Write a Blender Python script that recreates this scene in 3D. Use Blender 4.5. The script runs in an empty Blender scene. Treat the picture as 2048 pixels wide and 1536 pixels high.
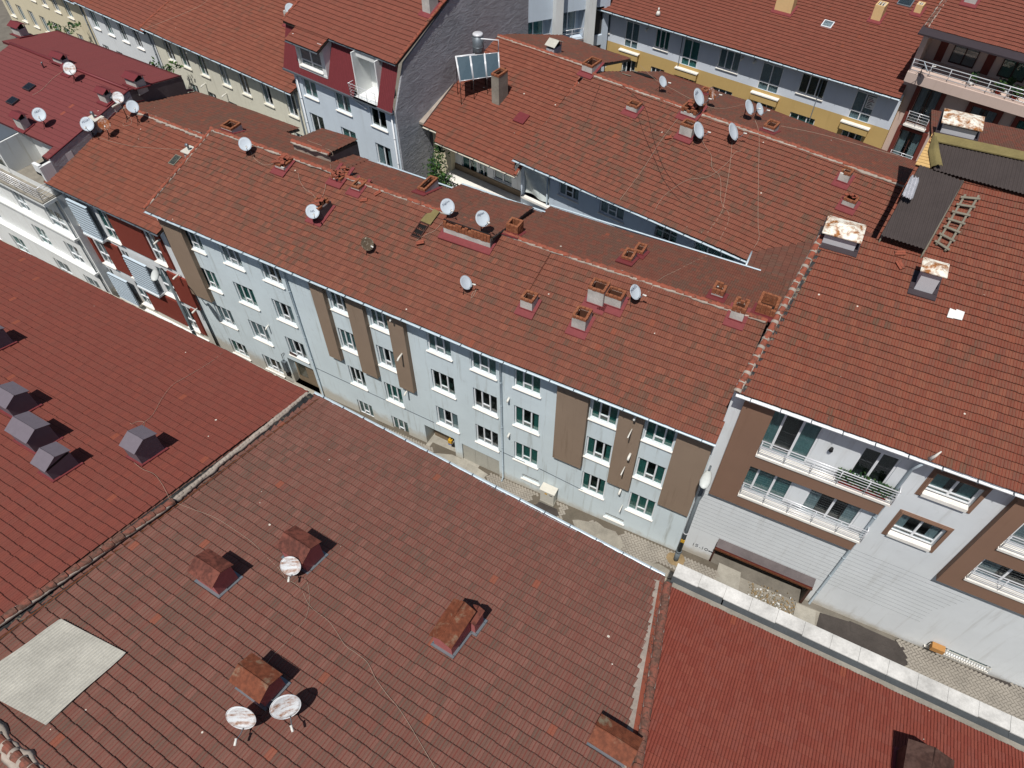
import bpy, math, random
import numpy as np
random.seed(7)
scene = bpy.context.scene
COL = scene.collection
# ------------------------------------------------------------------ camera
HCAM = 35.0; FPX = 1440.0; CX, CY = 1024.0, 768.0
_n = np.array([7.0, 1207.0, FPX]); _n /= np.linalg.norm(_n)
_up = -_n
_y = np.array([0, 0, 1.0]); _y = _y - (_y @ _up) * _up; _y /= np.linalg.norm(_y)
_x = np.cross(_y, _up)
RC = np.array([_x, _y, _up])            # world = RC @ camera(x right, y down, z forward)
EYE = np.array([0, 0, HCAM])
cam_d = bpy.data.cameras.new('camera'); cam = bpy.data.objects.new('camera', cam_d); COL.objects.link(cam)
cam_d.sensor_width = 36; cam_d.sensor_fit = 'HORIZONTAL'; cam_d.lens = FPX / 2048 * 36
cam_d.clip_end = 2000
from mathutils import Matrix, Vector
cm = Matrix.Identity(4)
for i in range(3):
    cm[i][0] = RC[i][0]; cm[i][1] = -RC[i][1]; cm[i][2] = -RC[i][2]; cm[i][3] = EYE[i]
cam.matrix_world = cm
scene.camera = cam
# ------------------------------------------------------------------ light
SUN_AZ, SUN_EL = 24.0, 64.0             # heading of the light (from +Y towards +X) and elevation
w = bpy.data.worlds.new('World'); scene.world = w; w.use_nodes = True
wn = w.node_tree; bg = wn.nodes['Background']
sky = wn.nodes.new('ShaderNodeTexSky'); sky.sky_type = 'NISHITA'; sky.sun_disc = False
sky.sun_elevation = math.radians(SUN_EL); sky.sun_rotation = math.radians(SUN_AZ + 180)
wn.links.new(sky.outputs[0], bg.inputs[0]); bg.inputs[1].default_value = 0.055
sd = bpy.data.lights.new('sun', 'SUN'); sd.energy = 4.4; sd.angle = math.radians(0.5); sd.color = (1, 0.965, 0.92)
so = bpy.data.objects.new('sun', sd); COL.objects.link(so); so.location = (0, 0, 60)
a, e = math.radians(SUN_AZ), math.radians(SUN_EL)
so.rotation_euler = Vector((math.sin(a) * math.cos(e), math.cos(a) * math.cos(e), -math.sin(e))).to_track_quat('-Z', 'Y').to_euler()
scene.view_settings.view_transform = 'Standard'; scene.view_settings.look = 'None'
scene.view_settings.exposure = 0.0; scene.view_settings.gamma = 1.0
scene.cycles.max_bounces = 6; scene.cycles.transparent_max_bounces = 8
# ------------------------------------------------------------------ photo pixel -> place
def ray(px, py): return RC @ np.array([px - CX, py - CY, FPX])
def P(px, py, z):
    d = ray(px, py); return EYE + d * ((z - HCAM) / d[2])
def height_over(px, py, xy):
    d = ray(px, py); k = (xy[0] * d[0] + xy[1] * d[1]) / (d[0] ** 2 + d[1] ** 2); return HCAM + k * d[2]
UP = np.array([0, 0, 1.0])
class Wall:
    """vertical plane: u along, z up, off outwards (towards the street)"""
    def __init__(s, o, ang):
        s.o = np.array([o[0], o[1], 0.0]); a = math.radians(ang); s.ang = ang
        s.t = np.array([math.cos(a), math.sin(a), 0]); s.n = np.array([s.t[1], -s.t[0], 0])
    def at(s, px, py, off=0.0):
        d = ray(px, py); k = ((s.o + s.n * off - EYE) @ s.n) / (d @ s.n); w = EYE + k * d
        return float((w - s.o) @ s.t), float(w[2])
    def p(s, u, z, off=0.0): return s.o + s.t * u + s.n * off + UP * z
    def fr(s): return (s.o, s.t, UP, s.n)
class Roof:
    """sloping plane: u along the eave, m horizontally up-slope, h above it (vertical)"""
    def __init__(s, E, ang, sl, side=1):
        s.o = np.array(E, float); a = math.radians(ang); s.ang = ang; s.s = sl
        s.t = np.array([math.cos(a), math.sin(a), 0]); s.m = np.array([-s.t[1], s.t[0], 0]) * side; s.side = side
        s.k = math.sqrt(1 + sl * sl); s.sv = (s.m + UP * sl) / s.k; s.nv = (UP - s.m * sl) / s.k
    def on(s, px, py, h=0.0):
        d = ray(px, py); o = s.o + UP * h
        k = (o[2] + s.s * ((EYE - o) @ s.m) - HCAM) / (d[2] - s.s * (d @ s.m)); w = EYE + k * d
        return float((w - s.o) @ s.t), float((w - s.o) @ s.m)
    def w(s, u, m, h=0.0): return s.o + s.t * u + s.m * m + UP * (s.s * m + h)
    def wp(s, px, py, h=0.0): return s.w(*s.on(px, py, h), h)
    def rear(s, u, mr): # the far slope of the same ridge
        r = Roof(s.w(u, mr) + s.m * mr - UP * (s.s * mr), s.ang, s.s, -s.side); return r
# ------------------------------------------------------------------ objects
ORG = {}
def tag(o, label=None, cat=None, group=None, kind=None):
    if label: o['label'] = label
    if cat: o['category'] = cat
    if group: o['group'] = group
    if kind: o['kind'] = kind
    return o
def thing(name, label, cat, loc, group=None):
    o = bpy.data.objects.new(name, None); COL.objects.link(o); o.empty_display_size = 0.3
    o.location = Vector(loc); ORG[o.name] = np.array(loc, float)
    return tag(o, label, cat, group)
def link(me, name, parent, loc):
    o = bpy.data.objects.new(name, me); COL.objects.link(o)
    if parent is not None:
        o.parent = parent; ORG[o.name] = ORG[parent.name]
    else:
        o.location = Vector(loc); ORG[o.name] = np.array(loc, float)
    return o
class MB:
    def __init__(s): s.v = []; s.f = []; s.mi = []; s.sm = []
    def add(s, vs, fs, mi=0, smooth=False):
        b = len(s.v); s.v.extend([tuple(map(float, q)) for q in vs])
        for f in fs: s.f.append([b + i for i in f]); s.mi.append(mi); s.sm.append(smooth)
    def box(s, fr, x, y, z, mi=0):
        o, ax, ay, az = fr
        if x[0] > x[1]: x = (x[1], x[0])
        if y[0] > y[1]: y = (y[1], y[0])
        if z[0] > z[1]: z = (z[1], z[0])
        vs = [o + ax * X + ay * Y + az * Z for Z in z for Y in y for X in x]
        s.add(vs, [(0, 2, 3, 1), (4, 5, 7, 6), (0, 1, 5, 4), (2, 6, 7, 3), (0, 4, 6, 2), (1, 3, 7, 5)], mi)
    def hexa(s, b, t, mi=0):
        n = len(b); s.add(list(b) + list(t), [tuple(range(n))[::-1], tuple(range(n, 2 * n))] + [(i, (i + 1) % n, n + (i + 1) % n, n + i) for i in range(n)], mi)
    def quad(s, a, b, c, d, mi=0): s.add([a, b, c, d], [(0, 1, 2, 3)], mi)
    def tube(s, pts, r, n=6, mi=0, closed=False, caps=True):
        pts = [np.array(p, float) for p in pts]; N = len(pts); vs = []; ref = None
        for i, p in enumerate(pts):
            d = pts[min(i + 1, N - 1)] - pts[max(i - 1, 0)]; L = np.linalg.norm(d); d = d / L if L > 1e-9 else UP
            if ref is None: ref = np.array([1, 0, 0.]) if abs(d[2]) > .9 else UP
            a = ref - d * (ref @ d); la = np.linalg.norm(a)
            if la < 1e-4: a = np.cross(d, np.array([.3, .9, .2])); la = np.linalg.norm(a)
            a /= la; b = np.cross(d, a); ref = a
            rr = r[i] if hasattr(r, '__len__') else r
            vs += [p + (a * math.cos(2 * math.pi * k / n) + b * math.sin(2 * math.pi * k / n)) * rr for k in range(n)]
        fs = [(i * n + k, i * n + (k + 1) % n, (i + 1) * n + (k + 1) % n, (i + 1) * n + k) for i in range(N - 1) for k in range(n)]
        if caps: fs += [tuple(range(n))[::-1], tuple(range((N - 1) * n, N * n))]
        s.add(vs, fs, mi, True)
    def mesh(s, name, org, mats):
        me = bpy.data.meshes.new(name); vs = np.array(s.v) - org if s.v else np.zeros((0, 3))
        me.from_pydata([tuple(q) for q in vs], [], s.f)
        for m in mats: me.materials.append(m)
        me.polygons.foreach_set('material_index', s.mi); me.polygons.foreach_set('use_smooth', s.sm)
        me.update(); return me
    def build(s, name, mats, parent=None, loc=None):
        if not isinstance(mats, (list, tuple)): mats = [mats]
        org = ORG[parent.name] if parent is not None else np.array(loc if loc is not None else np.mean(np.array(s.v), 0), float)
        return link(s.mesh(name, org, mats), name, parent, org)
def smooth_path(pts, n=6):
    pts = [np.array(p, float) for p in pts]; out = []
    for i in range(len(pts) - 1):
        p0 = pts[max(i - 1, 0)]; p1 = pts[i]; p2 = pts[i + 1]; p3 = pts[min(i + 2, len(pts) - 1)]
        for k in range(n):
            t = k / n
            out.append(.5 * (2 * p1 + (p2 - p0) * t + (2 * p0 - 5 * p1 + 4 * p2 - p3) * t * t + (3 * p1 - p0 - 3 * p2 + p3) * t ** 3))
    out.append(pts[-1]); return out
# ------------------------------------------------------------------ materials
def lin(r, g, b):
    f = lambda c: (c / 255 / 12.92) if c / 255 <= .04045 else ((c / 255 + .055) / 1.055) ** 2.4
    return (f(r), f(g), f(b), 1)
class NB:
    def __init__(s, name):
        s.m = bpy.data.materials.new(name); s.m.use_nodes = True; s.t = s.m.node_tree; s.t.nodes.clear()
        s.out = s.t.nodes.new('ShaderNodeOutputMaterial')
    def n(s, typ, props=None, **inp):
        nd = s.t.nodes.new('ShaderNode' + typ)
        for k, v in (props or {}).items(): setattr(nd, k, v)
        for k, v in inp.items():
            key = int(k[1:]) if k[0] == '_' and k[1:].isdigit() else k.replace('_', ' ')
            sk = nd.inputs[key]
            if hasattr(v, 'is_output') or isinstance(v, bpy.types.NodeSocket): s.t.links.new(v, sk)
            else: sk.default_value = v
        return nd
    def math(s, op, a, b=0.0, c=None):
        nd = s.n('Math', {'operation': op}, _0=a, _1=b)
        if c is not None: nd.inputs[2].default_value = c
        return nd.outputs[0]
    def mix(s, f, a, b, mode='MIX'):
        nd = s.t.nodes.new('ShaderNodeMix'); nd.data_type = 'RGBA'; nd.blend_type = mode
        for sk, v in ((nd.inputs[0], f), (nd.inputs[6], a), (nd.inputs[7], b)):
            if isinstance(v, bpy.types.NodeSocket): s.t.links.new(v, sk)
            else: sk.default_value = v
        return nd.outputs[2]
    def ramp(s, f, stops, interp='LINEAR'):
        nd = s.n('ValToRGB', None, _0=f); cr = nd.color_ramp; cr.interpolation = interp
        while len(cr.elements) < len(stops): cr.elements.new(0.5)
        for e, (p, c) in zip(cr.elements, stops): e.position = p; e.color = c
        return nd.outputs[0]
    def rng(s, f, a, b, c=0.0, d=1.0): return s.n('MapRange', {'interpolation_type': 'SMOOTHSTEP'}, _0=f, _1=a, _2=b, _3=c, _4=d).outputs[0]
    def noise(s, vec, scale, detail=3.0, rough=.55, dist=0.0):
        return s.n('TexNoise', None, Vector=vec, Scale=scale, Detail=detail, Roughness=rough, Distortion=dist).outputs[0]
    def obj(s): return s.n('TexCoord').outputs['Object']
    def scale(s, vec, v): return s.n('Mapping', None, Vector=vec, Scale=v).outputs[0]
    def bump(s, h, st=.3, d=.02): return s.n('Bump', None, Height=h, Strength=st, Distance=d).outputs[0]
    def surf(s, col, rough=.8, metal=0.0, bump=None, spec=.3):
        b = s.n('BsdfPrincipled', None, Base_Color=col, Roughness=rough, Metallic=metal)
        b.inputs['Specular IOR Level'].default_value = spec
        if bump is not None: s.t.links.new(bump, b.inputs['Normal'])
        s.t.links.new(b.outputs[0], s.out.inputs[0]); return s.m
def WHITE(f): return (f, f, f, 1)
def m_plain(name, c, rough=.6, metal=0.0, var=.12, sc=6.0, spec=.3):
    b = NB(name); o = b.obj(); n = b.noise(o, sc, 4)
    col = b.mix(1.0, c, b.ramp(n, [(.25, WHITE(1 - var)), (.75, WHITE(1 + var * .0 if var else 1))]), 'MULTIPLY')
    return b.surf(col, rough, metal, spec=spec)
def m_plaster(name, c, stain=(.55, .52, .47, 1), amt=.5, streak=.5, bumpy=.25, low=None):
    """painted plaster with patchy fading, rain streaks and grain"""
    b = NB(name); o = b.obj()
    big = b.noise(o, .5, 5, .6); fine = b.noise(o, 26, 3)
    col = b.mix(1.0, c, b.ramp(big, [(.3, WHITE(.90)), (.7, WHITE(1.0))]), 'MULTIPLY')
    st = b.noise(b.scale(o, (2.2, 2.2, .16)), 1.6, 5, .65)
    f = b.math('MULTIPLY', b.rng(st, .52, .78), streak)
    col = b.mix(f, col, tuple(c[i] * stain[i] for i in range(3)) + (1,))
    sp = b.noise(o, 1.7, 6, .7); col = b.mix(b.math('MULTIPLY', b.rng(sp, .6, .8), amt * .5), col, tuple(c[i] * stain[i] for i in range(3)) + (1,))
    if low is not None:  # splash dirt near the pavement: world height
        z = b.n('SeparateXYZ', None, _0=b.n('NewGeometry').outputs['Position']).outputs[2]
        zz = b.math('ADD', z, b.math('MULTIPLY', b.math('SUBTRACT', sp, .5), 1.2))
        col = b.mix(b.rng(zz, low + .9, low + .1, 0, .75), col, lin(176, 166, 148))
    return b.surf(col, .85, bump=b.bump(fine, bumpy, .01))
def m_trowel(name, c):
    b = NB(name); o = b.obj(); n = b.noise(b.scale(o, (.8, .8, 2.2)), 1.1, 6, .65, 1.5); n2 = b.noise(o, .4, 5, .6)
    n3 = b.noise(b.scale(o, (1, 1, 3)), 5, 4, .7, .8)
    col = b.mix(1.0, c, b.ramp(n2, [(.3, WHITE(.78)), (.7, WHITE(1.0))]), 'MULTIPLY'); col = b.mix(1.0, col, b.ramp(n, [(.35, WHITE(.8)), (.6, WHITE(1.05))]), 'MULTIPLY')
    h = b.math('ADD', n, b.math('MULTIPLY', n3, .5)); return b.surf(col, .9, bump=b.bump(h, .9, .12))
def m_tile(name, cols, grey, gamt=.5, gthr=.55, stripe=0.0, speck=.55, seed=0.0, big=.35, streakc=None, bump=.15, ts=.74, rib=.75, lap_shade=.6, ds=.2, pang=.5):
    TS, DS = ts, ds
    def tone(c):
        l = .3 * c[0] + .59 * c[1] + .11 * c[2]; return tuple((c[i] * (1 - DS) + l * DS) * TS * (1.0, .98, .85)[i] for i in range(3)) + (1,)
    cols = [tone(c) for c in cols]; grey = tone(grey); streakc = tone(streakc) if streakc else None
    b = NB(name); uv = b.n('TexCoord').outputs['UV']; o = b.obj()
    sp = b.n('SeparateXYZ', None, _0=uv); fx = b.math('FLOOR', sp.outputs[0]); fy = b.math('FLOOR', sp.outputs[1])
    idv = b.n('CombineXYZ', None, _0=fx, _1=fy, _2=seed).outputs[0]
    wn_ = b.n('TexWhiteNoise', {'noise_dimensions': '3D'}, Vector=idv); r = wn_.outputs[0]
    r2 = b.n('SeparateXYZ', None, _0=wn_.outputs[1]).outputs[1]
    col = b.ramp(r, [(i / (len(cols) - 1), c) for i, c in enumerate(cols)])
    nb = b.noise(o, big, 4, .6); nm = b.noise(o, 1.9, 4, .6)
    tid = b.n('VectorMath', {'operation': 'SCALE'}, _0=idv, Scale=.21).outputs[0]
    nt = b.noise(tid, 1.3, 2)
    # weathered tiles: whole tiles, in drifts
    k = b.math('ADD', b.math('ADD', b.math('MULTIPLY', nb, .55), b.math('MULTIPLY', nt, .3)), b.math('MULTIPLY', r2, .3))
    f = b.math('MULTIPLY', b.rng(k, gthr, gthr + .16), gamt)
    odd = b.math('GREATER_THAN', b.n('SeparateXYZ', None, _0=wn_.outputs[1]).outputs[2], .9965)
    # streaks along the slope
    st = b.noise(b.n('Mapping', None, Vector=uv, Scale=(7.0, .9, 1)).outputs[0], 1.0, 3, .6)
    f = b.math('MULTIPLY', f, b.rng(st, .3, .62, .35, 1.0))
    col = b.mix(f, col, grey)
    col = b.mix(b.math('MULTIPLY', b.rng(nm, .5, .75), .28), col, grey)
    if rib:   # dust and lichen sit in the pans, the ribs stay red
        pan = b.math('ABSOLUTE', b.math('SUBTRACT', b.math('FRACT', b.math('MULTIPLY', sp.outputs[0], 2.0)), .55))
        col = b.mix(b.math('MULTIPLY', b.rng(pan, .30, .10), rib * pang), col, grey)
        col = b.mix(b.math('MULTIPLY', b.rng(pan, .36, .46), rib), col, tuple(c * .62 for c in cols[0][:3]) + (1,))
    fv = b.math('FRACT', sp.outputs[1])   # lap shadow painted dark along the nose of every course, dirt included
    col = b.mix(b.rng(b.math('ABSOLUTE', b.math('SUBTRACT', fv, .045)), .075, .02, 0, lap_shade), col, tuple(c * .16 for c in cols[0][:3]) + (1,))
    if stripe:
        fr_ = b.math('FRACT', b.math('MULTIPLY', sp.outputs[0], 2.0))
        e_ = b.math('ABSOLUTE', b.math('SUBTRACT', fr_, .5))
        col = b.mix(b.math('MULTIPLY', b.rng(e_, .3, .46), stripe), col, streakc)
    col = b.mix(b.math('MULTIPLY', odd, .55), col, tuple(c * TS for c in lin(160, 88, 64)[:3]) + (1,))
    fine = b.noise(o, 30, 3, .6)
    col = b.mix(1.0, col, b.ramp(fine, [(.25, WHITE(.82)), (.75, WHITE(1.12))]), 'MULTIPLY')
    if speck:
        vo = b.n('TexVoronoi', None, Vector=o, Scale=1.5); d = vo.outputs['Distance']
        on = b.math('GREATER_THAN', b.n('SeparateXYZ', None, _0=vo.outputs['Color']).outputs[0], 1 - speck * .6)
        rad = b.math('ADD', b.math('MULTIPLY', b.n('SeparateXYZ', None, _0=vo.outputs['Color']).outputs[1], .06), .015)
        col = b.mix(b.math('MULTIPLY', b.math('LESS_THAN', d, rad), on), col, lin(205, 198, 185))
    return b.surf(col, .82, bump=b.bump(fine, bump, .006), spec=.25)
def m_rust(name, base, rust, amt=.5, sc=2.5, metal=.0, rough=.5, dirv=(1, 1, 1)):
    b = NB(name); o = b.obj(); n = b.noise(b.scale(o, dirv), sc, 6, .65, .6); n2 = b.noise(o, sc * 4, 4)
    k = b.math('ADD', b.math('MULTIPLY', n, .8), b.math('MULTIPLY', n2, .25))
    c2 = tuple(rust[i] * .6 for i in range(3)) + (1,)
    rc = b.mix(b.rng(n2, .3, .7), rust, c2)
    col = b.mix(b.rng(k, 1.02 - amt - .12, 1.02 - amt + .08), base, rc)
    return b.surf(col, rough, metal, b.bump(n2, .15, .004))
def m_glass(name, tint, refl=1.0):
    b = NB(name); g = b.n('NewGeometry')
    c = b.math('ABSOLUTE', b.n('VectorMath', {'operation': 'DOT_PRODUCT'}, _0=g.outputs['Normal'], _1=g.outputs['Incoming']).outputs['Value'])
    f = b.math('ADD', b.math('MULTIPLY', b.math('POWER', b.math('SUBTRACT', 1.0, c), 4.0), .85), .05)   # Schlick, same from both sides
    tr = b.n('BsdfTransparent', None, Color=tint); gl = b.n('BsdfGlossy', None, Color=WHITE(.95), Roughness=.03)
    mx = b.n('MixShader', None, _0=f, _1=tr.outputs[0], _2=gl.outputs[0]); b.t.links.new(mx.outputs[0], b.out.inputs[0]); return b.m
def m_brickpaint(name):
    b = NB(name); o = b.obj(); n = b.noise(o, 9, 4); n2 = b.noise(o, 60, 2)
    col = b.ramp(n, [(.25, lin(104, 64, 46)), (.5, lin(136, 82, 56)), (.75, lin(152, 104, 76))])
    return b.surf(col, .9, bump=b.bump(n2, .3, .006))
def m_concrete(name, c, var=.35):
    b = NB(name); o = b.obj(); n = b.noise(o, 1.1, 7, .68); n2 = b.noise(o, 14, 4, .6)
    col = b.mix(1.0, c, b.ramp(n, [(.25, WHITE(1 - var)), (.7, WHITE(1.05))]), 'MULTIPLY')
    col = b.mix(1.0, col, b.ramp(n2, [(.2, WHITE(.85)), (.8, WHITE(1.08))]), 'MULTIPLY')
    return b.surf(col, .9, bump=b.bump(n2, .35, .01))
def m_membrane(name):
    b = NB(name); o = b.obj(); n = b.noise(o, 2.4, 6, .7, 1.2); n2 = b.noise(o, 9, 4)
    col = b.ramp(n, [(.3, lin(30, 31, 34)), (.55, lin(52, 52, 52)), (.62, lin(120, 110, 95)), (.75, lin(150, 140, 122))])
    return b.surf(col, .7, bump=b.bump(n2, .4, .02))
M = {}
L3 = lin
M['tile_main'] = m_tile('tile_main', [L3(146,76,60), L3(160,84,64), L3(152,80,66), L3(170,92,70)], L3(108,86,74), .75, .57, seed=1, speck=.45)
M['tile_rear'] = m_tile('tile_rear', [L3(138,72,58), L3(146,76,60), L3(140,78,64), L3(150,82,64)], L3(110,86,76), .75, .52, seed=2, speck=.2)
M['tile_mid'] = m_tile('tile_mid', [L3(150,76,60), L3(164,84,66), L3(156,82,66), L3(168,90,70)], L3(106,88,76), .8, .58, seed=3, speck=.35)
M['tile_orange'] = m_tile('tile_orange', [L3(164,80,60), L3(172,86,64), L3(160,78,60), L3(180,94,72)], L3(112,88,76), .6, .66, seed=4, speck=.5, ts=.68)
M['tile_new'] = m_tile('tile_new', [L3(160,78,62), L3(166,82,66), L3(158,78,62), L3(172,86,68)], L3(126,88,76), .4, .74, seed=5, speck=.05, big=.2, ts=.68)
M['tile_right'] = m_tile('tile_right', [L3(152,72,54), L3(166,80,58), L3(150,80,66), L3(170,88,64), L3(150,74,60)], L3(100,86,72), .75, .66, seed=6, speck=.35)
M['tile_brown'] = m_tile('tile_brown', [L3(138,88,80), L3(128,84,76), L3(144,94,86), L3(134,80,72)], L3(100,84,76), .6, .58, .8, .5, seed=7, streakc=L3(140,62,54), ts=.84, rib=.85, lap_shade=.7, pang=.22, ds=.2)
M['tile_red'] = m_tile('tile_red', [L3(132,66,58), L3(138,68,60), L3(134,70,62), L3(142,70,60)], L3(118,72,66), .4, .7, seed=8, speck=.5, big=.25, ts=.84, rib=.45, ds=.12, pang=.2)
M['tile_orangered'] = m_tile('tile_orangered', [L3(148,70,58), L3(144,66,56), L3(152,76,64), L3(146,74,66)], L3(140,82,76), .5, .7, seed=9, speck=.5, ts=.82, rib=.9, ds=.1, pang=.1, lap_shade=.12)
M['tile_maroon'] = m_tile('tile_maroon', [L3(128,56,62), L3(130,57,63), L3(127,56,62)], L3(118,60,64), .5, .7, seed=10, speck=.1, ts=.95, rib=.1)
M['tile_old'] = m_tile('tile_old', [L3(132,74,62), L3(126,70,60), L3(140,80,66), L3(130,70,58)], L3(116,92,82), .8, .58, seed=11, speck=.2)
M['ridge_tile'] = m_rust('ridge_tile', L3(142,78,60), L3(112,74,60), .42, 3.0, rough=.85)
M['ridge_dull'] = m_rust('ridge_dull', L3(134,80,66), L3(112,82,70), .5, 3.0, rough=.85)
M['mortar'] = m_concrete('mortar', L3(172,160,148), .4)
M['mortar_pink'] = m_concrete('mortar_pink', L3(166,118,106), .3)
M['bed'] = m_concrete('bed', L3(104,96,84), .3)
M['joint'] = m_plain('joint', L3(112,116,120), .9)
M['fascia'] = m_plain('fascia', L3(70,62,56), .8)
M['under'] = m_plain('under', L3(92,80,70), .9)
M['wall_blue'] = m_plaster('wall_blue', L3(212,224,228), amt=.7, streak=.8, low=-.1)
M['wall_blue2'] = m_plaster('wall_blue2', L3(196,208,220), amt=.3, streak=.25)
M['wall_pale'] = m_plaster('wall_pale', L3(222,226,228), amt=.6, streak=.4, low=.3)
M['wall_white'] = m_plaster('wall_white', L3(228,230,228), (.62,.58,.5,1), amt=.6, streak=.7)
M['wall_cream'] = m_plaster('wall_cream', L3(222,219,202), amt=.5, streak=.5)
M['wall_tan'] = m_plaster('wall_tan', L3(216,206,178), amt=.4, streak=.4)
M['wall_yellow'] = m_plaster('wall_yellow', L3(196,166,108), amt=.25, streak=.2)
M['wall_lilac'] = m_plaster('wall_lilac', L3(212,219,228), amt=.15, streak=.12)
M['wall_house'] = m_plaster('wall_house', L3(206,217,226), amt=.2, streak=.2)
M['wall_pink'] = m_plaster('wall_pink', L3(206,184,172), amt=.25, streak=.25)
M['wall_grey'] = m_trowel('wall_grey', L3(172,174,180))
M['wall_dark'] = m_concrete('wall_dark', L3(104,96,96), .4)
M['brown_panel'] = m_plaster('brown_panel', L3(146,126,108), amt=.5, streak=.5)
M['brown_frame'] = m_plaster('brown_frame', L3(136,106,88), amt=.15, streak=.15)
M['red_panel'] = m_plaster('red_panel', L3(126,56,44), amt=.15, streak=.15)
M['maroon_trim'] = m_plain('maroon_trim', L3(112,54,46), .7)
M['flash_red'] = m_plain('flash_red', L3(124,58,60), .65, var=.2)
M['flash_dark'] = m_plain('flash_dark', L3(70,62,66), .5, .3)
M['flash_zinc'] = m_plain('flash_zinc', L3(132,140,146), .45, .4)
M['pvc'] = m_plain('pvc', L3(226,228,230), .4, var=.06)
M['pvc_grey'] = m_plain('pvc_grey', L3(170,172,170), .5, var=.1)
M['frame_brown'] = m_plain('frame_brown', L3(70,44,38), .5)
M['marble'] = m_concrete('marble', L3(236,232,224), .16)
M['glass'] = m_glass('glass', (.70, .76, .78, 1))
M['glass_teal'] = m_glass('glass_teal', (.56, .72, .71, 1))
M['room'] = m_plain('room', L3(62,60,58), .9)
M['curtain'] = m_plain('curtain', L3(206,214,212), .9, var=.2)
M['curtain_teal'] = m_plain('curtain_teal', L3(140,184,178), .9, var=.3)
M['blind'] = m_plain('blind', L3(176,180,180), .8)
M['gutter'] = m_plain('gutter', L3(192,206,214), .45, .2, var=.15)
M['gutter_dark'] = m_plain('gutter_dark', L3(96,104,112), .5, .2)
M['gutter_cream'] = m_plain('gutter_cream', L3(196,190,176), .6)
M['steel'] = m_plain('steel', L3(222,223,226), .3, .25, var=.06)
M['galv'] = m_plain('galv', L3(132,140,146), .45, .6, var=.25)
M['iron'] = m_plain('iron', L3(40,38,38), .6, .3)
M['plaster_chim'] = m_concrete('plaster_chim', L3(200,198,192), .42)
M['brick'] = m_brickpaint('brick')
M['lining'] = m_plain('lining', L3(96,60,44), .95, var=.4)
M['soot'] = m_plain('soot', L3(34,28,26), .95)
M['hood_grey'] = m_plain('hood_grey', L3(112,104,112), .6, .1, var=.12)
M['hood_rust'] = m_rust('hood_rust', L3(128,120,100), L3(122,68,46), .60, 1.8, rough=.75)
M['hood_brown'] = m_rust('hood_brown', L3(116,66,54), L3(96,54,44), .5, 2.0, rough=.75)
M['hood_dark'] = m_rust('hood_dark', L3(84,62,54), L3(74,50,42), .5, 2.0, rough=.7)
M['pink_plaster'] = m_plain('pink_plaster', L3(176,104,102), .85, var=.2)
M['white_rust'] = m_rust('white_rust', L3(232,228,214), L3(172,112,60), .47, 2.2, rough=.6)
M['chim_grey'] = m_plaster('chim_grey', L3(192,192,196), amt=.2, streak=.3)
M['chim_yellow'] = m_plaster('chim_yellow', L3(222,190,138), amt=.2, streak=.2)
M['maroon_metal'] = m_plain('maroon_metal', L3(116,50,54), .55, .1, var=.15)
M['dish'] = m_plain('dish', L3(192,202,210), .5, var=.06)
M['dish_rust'] = m_rust('dish_rust', L3(216,220,222), L3(170,110,60), .42, 2.6, rough=.6, dirv=(.22,1.5,1.5))
M['dish_rust2'] = m_rust('dish_rust2', L3(204,206,204), L3(150,84,40), .55, 2.0, rough=.6)
M['dish_dead'] = m_rust('dish_dead', L3(196,188,170), L3(96,82,66), .6, 8.0, rough=.8)
M['plastic_white'] = m_plain('plastic_white', L3(222,220,212), .5)
M['plastic_black'] = m_plain('plastic_black', L3(30,30,32), .6)
M['cable_white'] = m_plain('cable_white', L3(172,152,134), .7)
M['cable_black'] = m_plain('cable_black', L3(60,42,40), .7)
M['asphalt'] = m_concrete('asphalt', L3(128,124,114), .35)
M['ground'] = m_concrete('ground', L3(120,114,104), .35)
M['tar'] = m_concrete('tar', L3(74,68,64), .5)
M['paver'] = m_concrete('paver', L3(154,147,136), .3)
M['paver_dark'] = m_concrete('paver_dark', L3(110,104,94), .3)
M['kerb'] = m_concrete('kerb', L3(176,166,148), .3)
M['cement'] = m_concrete('cement', L3(168,163,151), .4)
M['screed'] = m_concrete('screed', L3(152,146,134), .45)
M['membrane'] = m_membrane('membrane')
M['bitumen'] = m_concrete('bitumen', L3(76,80,82), .3)
M['coping'] = m_concrete('coping', L3(218,216,210), .5)
M['rust_edge'] = m_rust('rust_edge', L3(120,86,62), L3(110,64,40), .6, 3)
M['black_sheet'] = m_concrete('black_sheet', L3(72,64,62), .2)
M['asbestos'] = m_concrete('asbestos', L3(194,191,180), .3)
M['lichen'] = m_concrete('lichen', L3(128,116,76), .35)
M['wood_grey'] = m_plain('wood_grey', L3(130,124,110), .9, var=.3)
M['wood_pale'] = m_plain('wood_pale', L3(206,170,112), .85, var=.25)
M['foil'] = m_plain('foil', L3(222,222,226), .35, .6, var=.25)
M['lamp_pole'] = m_concrete('lamp_pole', L3(112,120,124), .3)
M['lamp_head'] = m_plain('lamp_head', L3(206,210,206), .4, var=.12)
M['leaf'] = m_plain('leaf', L3(72,104,46), .7, var=.4, sc=3)
M['leaf_dark'] = m_plain('leaf_dark', L3(42,76,46), .7, var=.4, sc=4)
M['collector'] = m_plain('collector', L3(78,96,106), .25, .1, var=.15, spec=.6)
M['shutter_blue'] = m_plain('shutter_blue', L3(196,212,224), .5, var=.08)
M['garage'] = m_plain('garage', L3(170,168,158), .6, var=.12)
M['yellow'] = m_plain('yellow', L3(206,160,50), .5)
M['sky_blue'] = m_plain('sky_blue', L3(40,86,160), .6)
M['beige'] = m_plain('beige', L3(206,202,190), .6, var=.12)
M['paint_black'] = m_plain('paint_black', L3(60,62,66), .8)
M['text_blue'] = m_plain('text_blue', L3(48,58,92), .6)
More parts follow.
